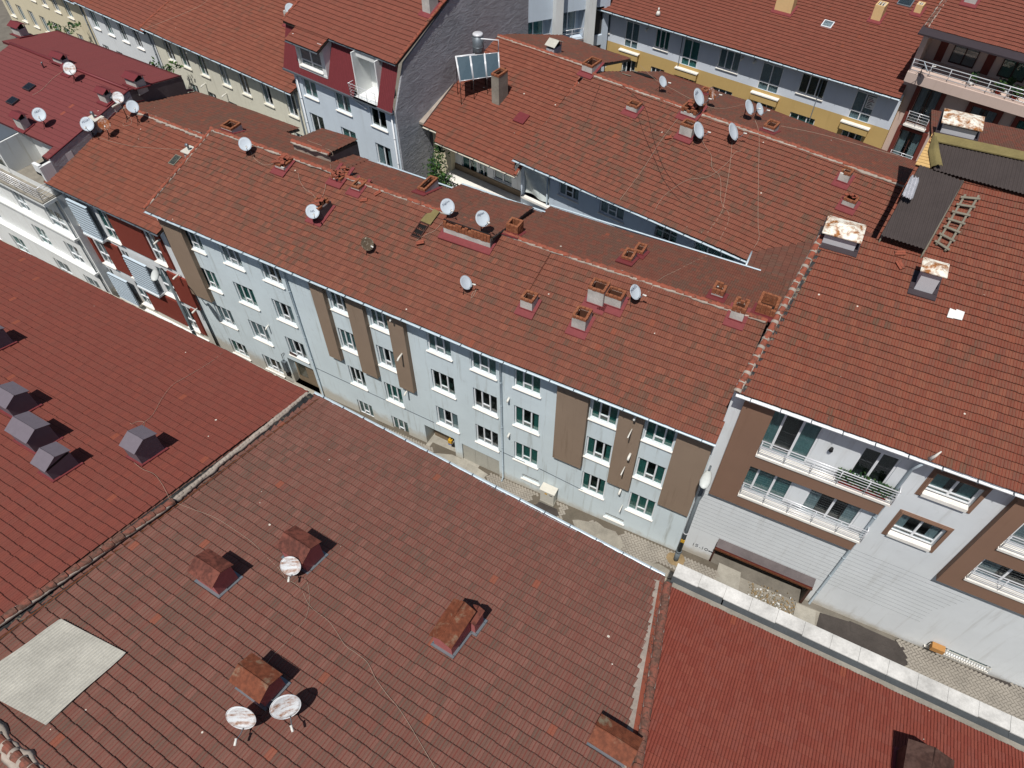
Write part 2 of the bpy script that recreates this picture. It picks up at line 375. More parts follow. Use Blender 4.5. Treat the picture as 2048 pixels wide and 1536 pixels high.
M['cardboard'] = m_plain('cardboard', L3(176,128,74), .9)
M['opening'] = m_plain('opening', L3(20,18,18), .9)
M['door_wood'] = m_plain('door_wood', L3(128,112,92), .7)
M['pot'] = m_plain('pot', L3(150,60,46), .8)
M['cloth_white'] = m_plain('cloth_white', L3(226,226,222), .9)
M['cloth_black'] = m_plain('cloth_black', L3(26,28,32), .9)
M['straw'] = m_concrete('straw', L3(152,130,96), .5)
# ------------------------------------------------------------------ builders
def poly_interval(poly, v):
    us = []
    n = len(poly)
    for i in range(n):
        (u0, v0), (u1, v1) = poly[i], poly[(i + 1) % n]
        if (v0 <= v <= v1) or (v1 <= v <= v0):
            if abs(v1 - v0) < 1e-9: us += [u0, u1]
            else: us.append(u0 + (u1 - u0) * (v - v0) / (v1 - v0))
    return (min(us), max(us)) if us else None
def tiles(R, polys, mat, parent, name='roof', w=.215, L=.335, amp=.012, lip=.046, segs=8, seed=0, sag=.045, wave=.022, jit=1.0, thick=.14, edge='fascia', stag=.5):
    """clay tile covering: every tile modelled (two flutes, a lip that laps the course below)"""
    rs = np.random.RandomState(seed + 11)
    org = ORG[parent.name]; AV, AQ, AU = [], [], []; base = 0
    if segs >= 8:   # two pans per tile between narrow ribs, open side lock
        f = np.array([0, .04, .11, .17, .44, .50, .56, .62, .95, 1.0]); prof = amp * np.array([-.35, .75, 1.0, .1, .05, .9, 1.0, .1, .15, -.35])
    else:
        f = np.array([0, .08, .2, .45, .55, .7, 1.0]); prof = amp * np.array([-.2, 1.0, .1, .1, 1.0, .1, -.2])
    segs = len(f) - 1
    ph = rs.rand(8) * 6.28
    def sagf(u, v): return sag * (np.sin(.62 * u + ph[0] + .5 * np.sin(v * .5)) * .45 + np.sin(.33 * u + .8 * v + ph[1]) * .35 + np.sin(1.7 * u + 1.1 * v + ph[2]) * .2)
    slab = MB()
    for poly in polys:
        pv = [(u, m * R.k) for u, m in poly]
        vmin = min(q[1] for q in pv); vmax = max(q[1] for q in pv)
        nj = int(math.ceil((vmax - vmin) / L))
        for j in range(nj):
            v0 = vmin + j * L - (.05 if j == 0 else 0); v1 = min(vmin + (j + 1) * L, vmax)
            i0 = poly_interval(pv, max(v0, vmin + 1e-4)); i1 = poly_interval(pv, v1 - 1e-4)
            if i0 is None or i1 is None: continue
            ua, ub = min(i0[0], i1[0]), max(i0[1], i1[1])
            off = (j % 2) * stag * w
            k0 = int(math.floor((ua - off) / w)); k1 = int(math.ceil((ub - off) / w)); K = k1 - k0
            if K <= 0: continue
            uu = (np.arange(k0, k1)[:, None] + f[None, :]) * w + off
            dv = (rs.randn(K, 1) * .006 * jit) + wave * (np.sin(uu * .55 + ph[3] + j * .25) + .6 * np.sin(uu * 1.3 + ph[4] - j * .4)) * .7
            dh = rs.randn(K, 1) * .0035 * jit; tilt = rs.randn(K, 1) * .004 * jit
            lo = np.clip(uu, i0[0], i0[1]); hi = np.clip(uu, i1[0], i1[1])
            pr = prof[None, :] + dh + tilt * (f[None, :] - .5)
            vA = np.full_like(uu, v1 + (.05 if v1 < vmax - .01 else 0)); vB = v0 + dv; vD = vB + .06
            def pt(u, v, h):
                h = h + sagf(u, v)
                q = R.o[None, None, :] + R.t * u[..., None] + R.sv * v[..., None] + R.nv * h[..., None]
                return q - org
            rows = [pt(hi, vA, pr - dh), pt(lo, vB, pr + lip), pt(lo, vB, pr + lip - .014), pt(lo, vD + .03, pr + lip - .016)]
            vs = np.stack(rows, 0)                                   # 4,K,S+1,3
            ids = base + np.arange(4 * K * (segs + 1)).reshape(4, K, segs + 1)
            ok = ((lo[:, 1:] - lo[:, :-1]) + (hi[:, 1:] - hi[:, :-1]) > 1e-5)
            q = []
            for a in range(3):
                A, B = ids[a], ids[a + 1]
                if R.side == 1: qq = np.stack([B[:, :-1], B[:, 1:], A[:, 1:], A[:, :-1]], -1)
                else: qq = np.stack([A[:, :-1], A[:, 1:], B[:, 1:], B[:, :-1]], -1)
                q.append(qq[ok])
                ff = .03 + .94 * f
                cu = np.arange(k0, k1)[:, None] + ff[None, :]
                cv = np.full_like(cu, j)
                va = {0: (.95, .05), 1: (.05, .04), 2: (.04, .03)}[a]
                cA = np.stack([cu, cv + va[0]], -1); cB = np.stack([cu, cv + va[1]], -1)
                if R.side == 1: uq = np.stack([cB[:, :-1], cB[:, 1:], cA[:, 1:], cA[:, :-1]], 2)
                else: uq = np.stack([cA[:, :-1], cA[:, 1:], cB[:, 1:], cB[:, :-1]], 2)
                AU.append(uq[ok].reshape(-1, 2))
            AV.append(vs.reshape(-1, 3)); AQ.append(np.concatenate(q, 0)); base += vs.shape[0] * K * (segs + 1)
        top = [R.o + R.t * u + R.sv * v - R.nv * .05 for u, v in pv]; bot = [p - UP * thick for p in top]
        slab.hexa(bot, top)
    V = np.concatenate(AV); Q = np.concatenate(AQ); U = np.concatenate(AU)
    me = bpy.data.meshes.new(name)
    sv = np.array(slab.v) - org; nq = len(Q)
    me.vertices.add(len(V) + len(sv)); me.vertices.foreach_set('co', np.concatenate([V, sv]).astype(np.float32).ravel())
    loops = [Q.ravel()]; tot = [np.full(nq, 4)]
    for fc in slab.f: loops.append(np.array(fc) + len(V)); tot.append(np.array([len(fc)]))
    loops = np.concatenate(loops); tot = np.concatenate(tot); st = np.concatenate([[0], np.cumsum(tot)[:-1]])
    me.loops.add(len(loops)); me.loops.foreach_set('vertex_index', loops.astype(np.int32))
    me.polygons.add(len(tot)); me.polygons.foreach_set('loop_start', st.astype(np.int32)); me.polygons.foreach_set('loop_total', tot.astype(np.int32))
    me.polygons.foreach_set('use_smooth', np.zeros(len(tot), bool))
    me.materials.append(M[mat]); me.materials.append(M[edge])
    mi = np.zeros(len(tot), np.int32); mi[nq:] = 1; me.polygons.foreach_set('material_index', mi)
    uvl = me.uv_layers.new(name='UVMap'); uvd = np.zeros((len(loops), 2), np.float32); uvd[:len(U)] = U; uvl.data.foreach_set('uv', uvd.ravel())
    me.update(calc_edges=True); me.validate()
    return link(me, name, parent, org)
def ridge(pts, parent, mat='ridge_tile', r=.115, seg=.37, mortar=True, name='ridge_cap', seed=0, lift=.0, collar=None, mort='mortar', msz=1.0):
    """half-round cap tiles lapped along a line, bedded in uneven mortar"""
    rs = random.Random(seed); mb = MB(); pts = [np.array(p, float) + UP * lift for p in pts]
    lens = [np.linalg.norm(pts[i + 1] - pts[i]) for i in range(len(pts) - 1)]; tot = sum(lens); n = max(1, int(tot / seg))
    def at(s):
        for i, l in enumerate(lens):
            if s <= l or i == len(lens) - 1: return pts[i] + (pts[i + 1] - pts[i]) * (s / l)
            s -= l
    for k in range(n):
        a = at(tot * k / n); b = at(tot * (k + 1) / n); d = (b - a) / np.linalg.norm(b - a)
        b = b + d * .05; sx = np.cross(d, UP); sx /= np.linalg.norm(sx); u = np.cross(sx, d)
        jx = (rs.random() - .5) * .025; jz = (rs.random() - .5) * .02
        rings = []
        for p, rr, dz in ((a, r * 1.1, .03), (a + d * .05, r * 1.08, .03), (b, r * .92, 0)):
            rings.append([p + sx * (math.cos(t) * rr + jx) + u * (math.sin(t) * rr * .85 + dz + jz) for t in np.linspace(-.35, math.pi + .35, 9)])
        vs = sum(rings, []); fs = [(i * 9 + q, i * 9 + q + 1, (i + 1) * 9 + q + 1, (i + 1) * 9 + q) for i in range(2) for q in range(8)]
        fs.append(tuple(range(9))); fs.append(tuple(range(18, 27))[::-1]); mb.add(vs, fs, 0, False)
        if collar:
            c = at(tot * (k + .06) / n)
            ring = [[c + d * dd + sx * math.cos(t) * rr + u * math.sin(t) * rr * .9 for t in np.linspace(-.1, math.pi + .1, 9)] for dd, rr in ((-.07, r * 1.05), (-.02, r * 1.3), (.05, r * 1.25), (.1, r * .95))]
            vs = sum(ring, []); mb.add(vs, [(i * 9 + q, i * 9 + q + 1, (i + 1) * 9 + q + 1, (i + 1) * 9 + q) for i in range(3) for q in range(8)] + [tuple(range(9)), tuple(range(27, 36))[::-1]], 1, True)
    if mortar:
        s = 0; sx = None
        for side in (-1, 1):
            vs = []; N = max(3, int(tot / .12))
            for i in range(N + 1):
                p = at(tot * i / N); q = at(min(tot, tot * i / N + .01)) - at(max(0, tot * i / N - .01)); q /= np.linalg.norm(q)
                sx = np.cross(q, UP); sx /= np.linalg.norm(sx)
                exr = min(.16, max(.01, rs.gauss(.045, .05))) * msz; ex = exr if i == 0 else ex * .55 + exr * .45
                vs += [p + sx * side * r * .7 + UP * .06, p + sx * side * (r * .95 + ex * .5) + UP * (.035 * rs.random() + .01), p + sx * side * (r + ex) - UP * .04, p - UP * .08]
            fs = [(i * 4 + c, i * 4 + (c + 1) % 4, (i + 1) * 4 + (c + 1) % 4, (i + 1) * 4 + c) for i in range(N) for c in range(4)]
            fs += [(0, 1, 2, 3), (N * 4 + 3, N * 4 + 2, N * 4 + 1, N * 4)]
            mb.add(vs, fs, 1, True)
    return mb.build(name, [M[mat], M[mort]], parent)
def facade(W, parent, u0, u1, z0, z1, ops, mat, name='wall', back='room', depth=.75, thick=.2, zline=None, mats2=()):
    """wall sheet with real openings (ua,ub,za,zb[,depth,backmat index]) and reveals; solid behind the openings"""
    mb = MB(); us = {u0, u1}; zs = {z0, z1}
    O = []
    for o in ops:
        ua, ub, za, zb = o[:4]; ua, ub = max(ua, u0), min(ub, u1); za, zb = max(za, z0), min(zb, z1)
        O.append((ua, ub, za, zb, o[4] if len(o) > 4 else depth, o[5] if len(o) > 5 else 1)); us |= {ua, ub}; zs |= {za, zb}
    us = sorted(us); zs = sorted(zs)
    us = [u for i, u in enumerate(us) if i == 0 or u - us[i - 1] > 1e-4]; zs = [z for i, z in enumerate(zs) if i == 0 or z - zs[i - 1] > 1e-4]
    for i in range(len(us) - 1):
        for j in range(len(zs) - 1):
            cu, cz = (us[i] + us[i + 1]) / 2, (zs[j] + zs[j + 1]) / 2
            if any(a < cu < b and c < cz < d for a, b, c, d, _, _ in O): continue
            mb.quad(W.p(us[i], zs[j]), W.p(us[i + 1], zs[j]), W.p(us[i + 1], zs[j + 1]), W.p(us[i], zs[j + 1]))
    for a, b, c, d, dp, bm in O:
        pts = [(a, c), (b, c), (b, d), (a, d)]
        for k in range(4):
            p, q = pts[k], pts[(k + 1) % 4]
            m2 = 0 if bm == 0 else 0
            mid = dp if bm == 0 else min(dp, .22)
            mb.quad(W.p(*p), W.p(*q), W.p(*q, -mid), W.p(*p, -mid), 0)
            if mid < dp: mb.quad(W.p(*p, -mid), W.p(*q, -mid), W.p(*q, -dp), W.p(*p, -dp), 1)
        mb.quad(W.p(a, c, -dp), W.p(b, c, -dp), W.p(b, d, -dp), W.p(a, d, -dp), bm)
    return mb.build(name, [M[mat], M[back]] + [M[x] for x in mats2], parent)
def sidewall(pts_bottom_top, parent, mat, name='wall'):
    for a, b, c, d in pts_bottom_top:
        mb = MB(); mb.quad(a, b, c, d); mb.build(name, [M[mat]], parent)
WR = random.Random(3)
def window(W, parent, ua, ub, za, zb, panes=3, sill=True, frame='pvc', glass=None, curtain=None, inset=.13, transom='mid', sillmat='marble', off=0.0, sd=.1, name='window', cur_open=None, fw=.065, label=None):
    mb = MB(); fr = (W.p(0, 0, off - inset), W.t, UP, W.n)
    h = zb - za; wd = ub - ua
    mb.box(fr, (ua, ub), (za, za + fw), (-.035, .035)); mb.box(fr, (ua, ub), (zb - fw, zb), (-.035, .035))
    mb.box(fr, (ua, ua + fw), (za + fw, zb - fw), (-.033, .033)); mb.box(fr, (ub - fw, ub), (za + fw, zb - fw), (-.033, .033))
    xs = [ua + wd * i / panes for i in range(panes + 1)]
    for x in xs[1:-1]: mb.box(fr, (x - fw * .6, x + fw * .6), (za + fw, zb - fw), (-.034, .034))
    if transom == 'mid' and panes >= 3:
        x0, x1 = xs[1] + fw * .6, xs[2] - fw * .6; zt = za + h * .27
        mb.box(fr, (x0, x1), (zt - .035, zt + .035), (-.03, .03))
    elif transom == 'full':
        zt = za + h * .36; mb.box(fr, (ua + fw, ub - fw), (zt - .04, zt + .04), (-.03, .045))
    elif transom == 'low':
        zt = za + h * .2; mb.box(fr, (ua + fw, ub - fw), (zt - .03, zt + .03), (-.03, .03))
    wo = mb.build(name, [M[frame]], parent)
    if label: wo['label'] = label
    g = MB(); g.box(fr, (ua + .02, ub - .02), (za + .02, zb - .02), (-.009, -.003))
    gl = glass or WR.choice(['glass', 'glass', 'glass_teal']); g.build('pane', [M[gl]], wo)
    if curtain is None: curtain = WR.choice([None, 'curtain', 'curtain', 'curtain_teal', 'curtain_teal', 'curtain'])
    if curtain:
        c = MB(); op = cur_open if cur_open is not None else WR.choice([0, 0, .3, .5])
        spans = [(ua + .03, ub - .03)] if op == 0 else [(ua + .03, ua + wd * (.5 - op / 2)), (ub - wd * (.5 - op / 2), ub - .03)]
        for s0, s1 in spans:
            N = max(4, int((s1 - s0) / .05)); vs = []
            p0 = WR.random() * 6
            for i in range(N + 1):
                u = s0 + (s1 - s0) * i / N; d = -.075 + .025 * math.sin(i * 1.9 + p0) + .012 * math.sin(i * .7)
                vs += [W.p(u, za + .01, off - inset + d), W.p(u, zb - .01, off - inset + d)]
            c.add(vs, [(2 * i, 2 * i + 2, 2 * i + 3, 2 * i + 1) for i in range(N)], 0, True)
        c.build('curtain', [M[curtain]], wo)
    if sill:
        s = MB(); fs = (W.p(0, 0, off), W.t, UP, W.n)
        s.box(fs, (ua - .07, ub + .07), (za - .045, za - .002), (-inset + .03, sd)); s.build('sill', [M[sillmat]], wo)
    return wo
def gutter(a, b, parent, r=.07, mat='gutter', down=True, name='gutter', brackets=True):
    """half-round eaves gutter from a to b with its brackets"""
    a = np.array(a); b = np.array(b); d = (b - a) / np.linalg.norm(b - a); s = np.cross(d, UP); s /= np.linalg.norm(s)
    mb = MB(); A = np.linspace(math.pi, 2 * math.pi, 8); vs = []
    for p in (a, b):
        vs += [p + s * math.cos(t) * r + UP * math.sin(t) * r for t in A]
        vs += [p + s * math.cos(t) * r * .86 + UP * math.sin(t) * r * .86 for t in A[::-1]]
    n = 16; mb.add(vs, [(i, (i + 1) % n, n + (i + 1) % n, n + i) for i in range(n)] + [tuple(range(n)), tuple(range(n, 2 * n))[::-1]])
    if brackets:
        L = np.linalg.norm(b - a); k = max(1, int(L / 1.1))
        for i in range(k):
            c = a + d * (i + .5) * L / k; mb.box((c, d, s, UP), (-.015, .015), (-r * 1.12, r * 1.12), (-.012, .012), 1)
            mb.box((c, d, s, UP), (-.016, .016), (r * 1.0, r * 1.1), (-r, .0), 1)
    return mb.build(name, [M[mat], M['gutter_dark']], parent)
def downpipe(pts, parent, r=.05, mat='gutter'):
    mb = MB(); mb.tube(pts, r, 8)
    for i in range(len(pts) - 1):
        L = np.linalg.norm(pts[i + 1] - pts[i]); d = (np.array(pts[i + 1]) - pts[i]) / L
        for k in range(1, int(L / 1.8) + 1):
            c = np.array(pts[i]) + d * k * 1.8
            if k * 1.8 < L - .1: mb.tube([c - d * .035, c + d * .035], r * 1.25, 8)
    return mb.build('downpipe', [M[mat]], parent)
def railing(a, b, parent, h=.95, rails=5, post=1.15, r=.02, mat='steel', base=.04, name='railing', out=None, bal=0):
    a = np.array(a); b = np.array(b); L = np.linalg.norm(b - a); d = (b - a) / L; mb = MB(); n = max(1, round(L / post))
    for i in range(n + 1):
        p = a + d * L * i / n; mb.tube([p, p + UP * h], r * 1.1, 6)
    mb.tube([a + UP * h - d * .05, b + UP * h + d * .05], r * 1.35, 8)
    for k in range(rails): mb.tube([a + UP * (base + (h - base) * (k + .5) / (rails + .4)), b + UP * (base + (h - base) * (k + .5) / (rails + .4))], r * .75, 6)
    if bal:
        m = int(L / bal)
        for i in range(m + 1):
            p = a + d * L * i / m; mb.tube([p + UP * base, p + UP * (h - .02)], r * .5, 5)
    return mb.build(name, [M[mat]], parent)
# --- chimneys ---------------------------------------------------------------
def cbase(R, bl, br):
    a = R.on(*bl); b = R.on(*br); return a[0], b[0], (a[1] + b[1]) / 2
def chimney_brick(R, roof, bl, br, top, d=.6, body=.6, courses=1, seed=0, mat='plaster_chim', skirt=True, broken=0.0, cover=None, flues=1):
    """rendered stack with open hollow-brick collar and painted flashing skirt. bl, br: foot of the near face; top: a point on its top edge"""
    rs = random.Random(seed); u0, u1, m0 = cbase(R, bl, br)
    f0 = R.w((u0 + u1) / 2, m0); zt = height_over(top[0], top[1], R.w(u1, m0)) if top[0] > (bl[0] + br[0]) / 2 else height_over(top[0], top[1], R.w(u0, m0))
    sgn = 1; zb = f0[2] - .35; mb = MB(); fr = (R.o * np.array([1, 1, 0]), R.t, R.m, UP)
    zc = zt - courses * .13; tk = .1
    m1 = m0 + d
    # hollow shaft
    for (x0, x1, y0, y1) in ((u0, u1, m0, m0 + tk), (u0, u1, m1 - tk, m1), (u0, u0 + tk, m0 + tk, m1 - tk), (u1 - tk, u1, m0 + tk, m1 - tk)):
        mb.box(fr, (x0, x1), (y0, y1), (zb, zc), 0)
    for k in range(1, flues): mb.box(fr, (u0 + (u1 - u0) * k / flues - .05, u0 + (u1 - u0) * k / flues + .05), (m0 + tk, m1 - tk), (zb, zc), 0)
    mb.box(fr, (u0 + tk, u1 - tk), (m0 + tk, m1 - tk), (zb, zt - .6), 2)
    for (x0, x1, y0, y1) in ((u0 + tk, u1 - tk, m1 - tk - .02, m1 - tk + .003), (u0 + tk, u1 - tk, m0 + tk - .003, m0 + tk + .02), (u0 + tk - .003, u0 + tk + .02, m0 + tk + .02, m1 - tk - .02), (u1 - tk - .02, u1 - tk + .003, m0 + tk + .02, m1 - tk - .02)): mb.box(fr, (x0, x1), (y0, y1), (zb, zc - .002), 5)
    bw = .19
    for c in range(courses):
        z0 = zc + c * .13
        def run(x0, x1, y0, y1, along):
            Ln = (x1 - x0) if along else (y1 - y0); n = max(1, round(Ln / bw)); o = 0
            for i in range(n):
                if broken and rs.random() < broken: continue
                g = .006; j = (rs.random() - .5) * .014; jz = (rs.random() - .5) * .01
                if along: mb.box(fr, (x0 + Ln * i / n + g, x0 + Ln * (i + 1) / n - g), (y0 + j, y1 + j), (z0 + .004, z0 + .126 + jz), 1)
                else: mb.box(fr, (x0 + j, x1 + j), (y0 + Ln * i / n + g, y0 + Ln * (i + 1) / n - g), (z0 + .004, z0 + .126 + jz), 1)
        run(u0 - .01, u1 + .01, m0 - .012, m0 + .1, True); run(u0 - .01, u1 + .01, m1 - .1, m1 + .012, True)
        run(u0 - .012, u0 + .1, m0 + .1, m1 - .1, False); run(u1 - .1, u1 + .012, m0 + .1, m1 - .1, False)
        for k in range(1, flues): x = u0 + (u1 - u0) * k / flues; run(x - .06, x + .06, m0 + .1, m1 - .1, False)
    if cover:
        for k in range(cover):
            x = u0 + (u1 - u0) * (rs.random() * .8 + .02); y = m0 + d * rs.random() * .85; an = rs.random() * 3.1
            ax = R.t * math.cos(an) + R.m * math.sin(an); ay = -R.t * math.sin(an) + R.m * math.cos(an)
            mb.box((fr[0] + R.t * x + R.m * y + UP * (zt + .02 + .035 * (k % 3)), ax, ay, UP), (-.15, .15), (-.1, .1), (-.012, .025), 3)
    if skirt:
        e = .16
        for (x0, x1, y0, y1) in ((u0 - e, u1 + e, m0 - .34, m0 + .02), (u0 - e, u0 + .02, m0, m1 + .1), (u1 - .02, u1 + e, m0, m1 + .1)):
            b = [R.w(x0, y0, .03), R.w(x1, y0, .03), R.w(x1, y1, .03), R.w(x0, y1, .03)]; mb.hexa(b, [p + UP * .055 for p in b], 4)
        b = [R.w(u0 - .03, m0 - .03, .03), R.w(u1 + .03, m0 - .03, .03), R.w(u1 + .03, m0, .03), R.w(u0 - .03, m0, .03)]; mb.hexa(b, [p + UP * .12 for p in b], 4)
    return mb.build('chimney', [M[mat], M['brick'], M['soot'], M['ridge_tile'], M['flash_red'], M['lining']], roof)
def chimney_hood(R, roof, bl, br, top, d=.8, body='hood_grey', hood='hood_grey', skirt='flash_red', over=.09, rise=.2, along='u', open_end=True, vent=.22, tilt=0):
    """stack with a gabled sheet-metal hood; ridge runs along the eave direction (u) or up the slope (m)"""
    u0, u1, m0 = cbase(R, bl, br); m1 = m0 + d
    zt = height_over(top[0], top[1], R.w((u0 + u1) / 2, m0))
    fr = (R.o * np.array([1, 1, 0]), R.t, R.m, UP); mb = MB(); zb = min(R.w(u0, m0)[2], R.w(u0, m1)[2]) - .3
    ze = zt - rise
    mb.box(fr, (u0, u1), (m0, m1), (zb, ze - vent), 0)
    mb.box(fr, (u0 + .08, u1 - .08), (m0 + .08, m1 - .08), (ze - vent, ze + .02), 3)
    for x in (u0, u1 - .06):
        for y in (m0, m1 - .06): mb.box(fr, (x, x + .06), (y, y + .06), (ze - vent, ze), 0)
    a0, a1, b0, b1 = u0 - over, u1 + over, m0 - over, m1 + over
    def q(x, y, z): return fr[0] + fr[1] * x + fr[2] * y + UP * z
    th = .02
    if along == 'u':
        mid = (b0 + b1) / 2
        L = [(a0, b0, ze - .02), (a1, b0, ze - .02), (a1, mid, zt), (a0, mid, zt)]; Rr = [(a0, mid, zt), (a1, mid, zt), (a1, b1, ze - .02), (a0, b1, ze - .02)]
        seam = [q(a0, mid, zt + th), q(a1, mid, zt + th)]
    else:
        mid = (a0 + a1) / 2
        L = [(a0, b1, ze - .02), (a0, b0, ze - .02), (mid, b0, zt), (mid, b1, zt)]; Rr = [(mid, b1, zt), (mid, b0, zt), (a1, b0, ze - .02), (a1, b1, ze - .02)]
        seam = [q(mid, b0, zt + th), q(mid, b1, zt + th)]
    for s in (L, Rr):
        b = [q(*p) for p in s]; mb.hexa(b, [p + UP * th for p in b], 1)
        # folded drip edge
    mb.tube(seam, .018, 5, 1)
    if vent and skirt:
        e = .14
        for (x0, x1, y0, y1) in ((u0 - e, u1 + e, m0 - .22, m0 + .02), (u0 - e, u1 + e, m1 - .02, m1 + .2), (u0 - e, u0 + .02, m0, m1), (u1 - .02, u1 + e, m0, m1)):
            b = [R.w(x0, y0, .025), R.w(x1, y0, .025), R.w(x1, y1, .025), R.w(x0, y1, .025)]; mb.hexa(b, [p + UP * .06 for p in b], 2)
    return mb.build('chimney', [M[body], M[hood], M[skirt or 'flash_red'], M['soot']], roof)
def chimney_cap(R, roof, bl, br, top, d=.6, body='chim_grey', cap='white_rust', skirt='flash_dark', over=.14, rise=.16):
    """rendered stack under a hipped sheet cap on short legs"""
    u0, u1, m0 = cbase(R, bl, br); m1 = m0 + d; zt = height_over(top[0], top[1], R.w((u0 + u1) / 2, m0))
    fr = (R.o * np.array([1, 1, 0]), R.t, R.m, UP); mb = MB(); zb = R.w(u0, m0)[2] - .3
    mb.box(fr, (u0, u1), (m0, m1), (zb, zt - .16), 0)
    for x in (u0 + .02, u1 - .06):
        for y in (m0 + .02, m1 - .06): mb.box(fr, (x, x + .04), (y, y + .04), (zt - .16, zt), 2)
    def q(x, y, z): return fr[0] + fr[1] * x + fr[2] * y + UP * z
    a0, a1, b0, b1 = u0 - over, u1 + over, m0 - over, m1 + over; mid = (b0 + b1) / 2; ins = min((b1 - b0) / 2, (a1 - a0) * .3)
    e = [q(a0, b0, zt), q(a1, b0, zt), q(a1, b1, zt), q(a0, b1, zt)]; r0, r1 = q(a0 + ins, mid, zt + rise), q(a1 - ins, mid, zt + rise)
    mb.add(e + [r0, r1] + [p - UP * .04 for p in e], [(0, 1, 5, 4), (1, 2, 5), (2, 3, 4, 5), (3, 0, 4), (6, 7, 1, 0), (7, 8, 2, 1), (8, 9, 3, 2), (9, 6, 0, 3), (9, 8, 7, 6)], 1)
    for s in ((e[0], r0), (e[1], r1), (e[2], r1), (e[3], r0), (r0, r1)): mb.tube(s, .014, 4, 1)
    x = .18
    for (x0, x1, y0, y1) in ((u0 - x, u1 + x, m0 - .25, m0 + .02), (u0 - x, u1 + x, m1 - .02, m1 + .25), (u0 - x, u0 + .02, m0, m1), (u1 - .02, u1 + x, m0, m1)):
        b = [R.w(x0, y0, .025), R.w(x1, y0, .025), R.w(x1, y1, .025), R.w(x0, y1, .025)]; mb.hexa(b, [p + UP * .06 for p in b], 2)
    return mb.build('chimney', [M[body], M[cap], M[skirt]], roof)
def chimney_plain(R, roof, bl, br, top, d=.6, body='chim_yellow', skirt='flash_red', rim='plaster_chim'):
    u0, u1, m0 = cbase(R, bl, br); m1 = m0 + d; zt = height_over(top[0], top[1], R.w((u0 + u1) / 2, m0))
    fr = (R.o * np.array([1, 1, 0]), R.t, R.m, UP); mb = MB(); zb = R.w(u0, m0)[2] - .3; tk = .09
    for (x0, x1, y0, y1) in ((u0, u1, m0, m0 + tk), (u0, u1, m1 - tk, m1), (u0, u0 + tk, m0 + tk, m1 - tk), (u1 - tk, u1, m0 + tk, m1 - tk)): mb.box(fr, (x0, x1), (y0, y1), (zb, zt), 0)
    mb.box(fr, (u0 + tk, u1 - tk), (m0 + tk, m1 - tk), (zb, zt - .4), 1)
    for x in (.25, .55, .8): mb.box(fr, (u0 + (u1 - u0) * x - .03, u0 + (u1 - u0) * x + .04), (m0 + tk, m1 - tk), (zt - .12, zt - .02), 3)
    e = .16
    for (x0, x1, y0, y1) in ((u0 - e, u1 + e, m0 - .3, m0 + .02), (u0 - e, u0 + .02, m0, m1 + .1), (u1 - .02, u1 + e, m0, m1 + .1)):
        b = [R.w(x0, y0, .03), R.w(x1, y0, .03), R.w(x1, y1, .03), R.w(x0, y1, .03)]; mb.hexa(b, [p + UP * .055 for p in b], 2)
    return mb.build('chimney', [M[body], M['soot'], M[skirt], M[rim]], roof)
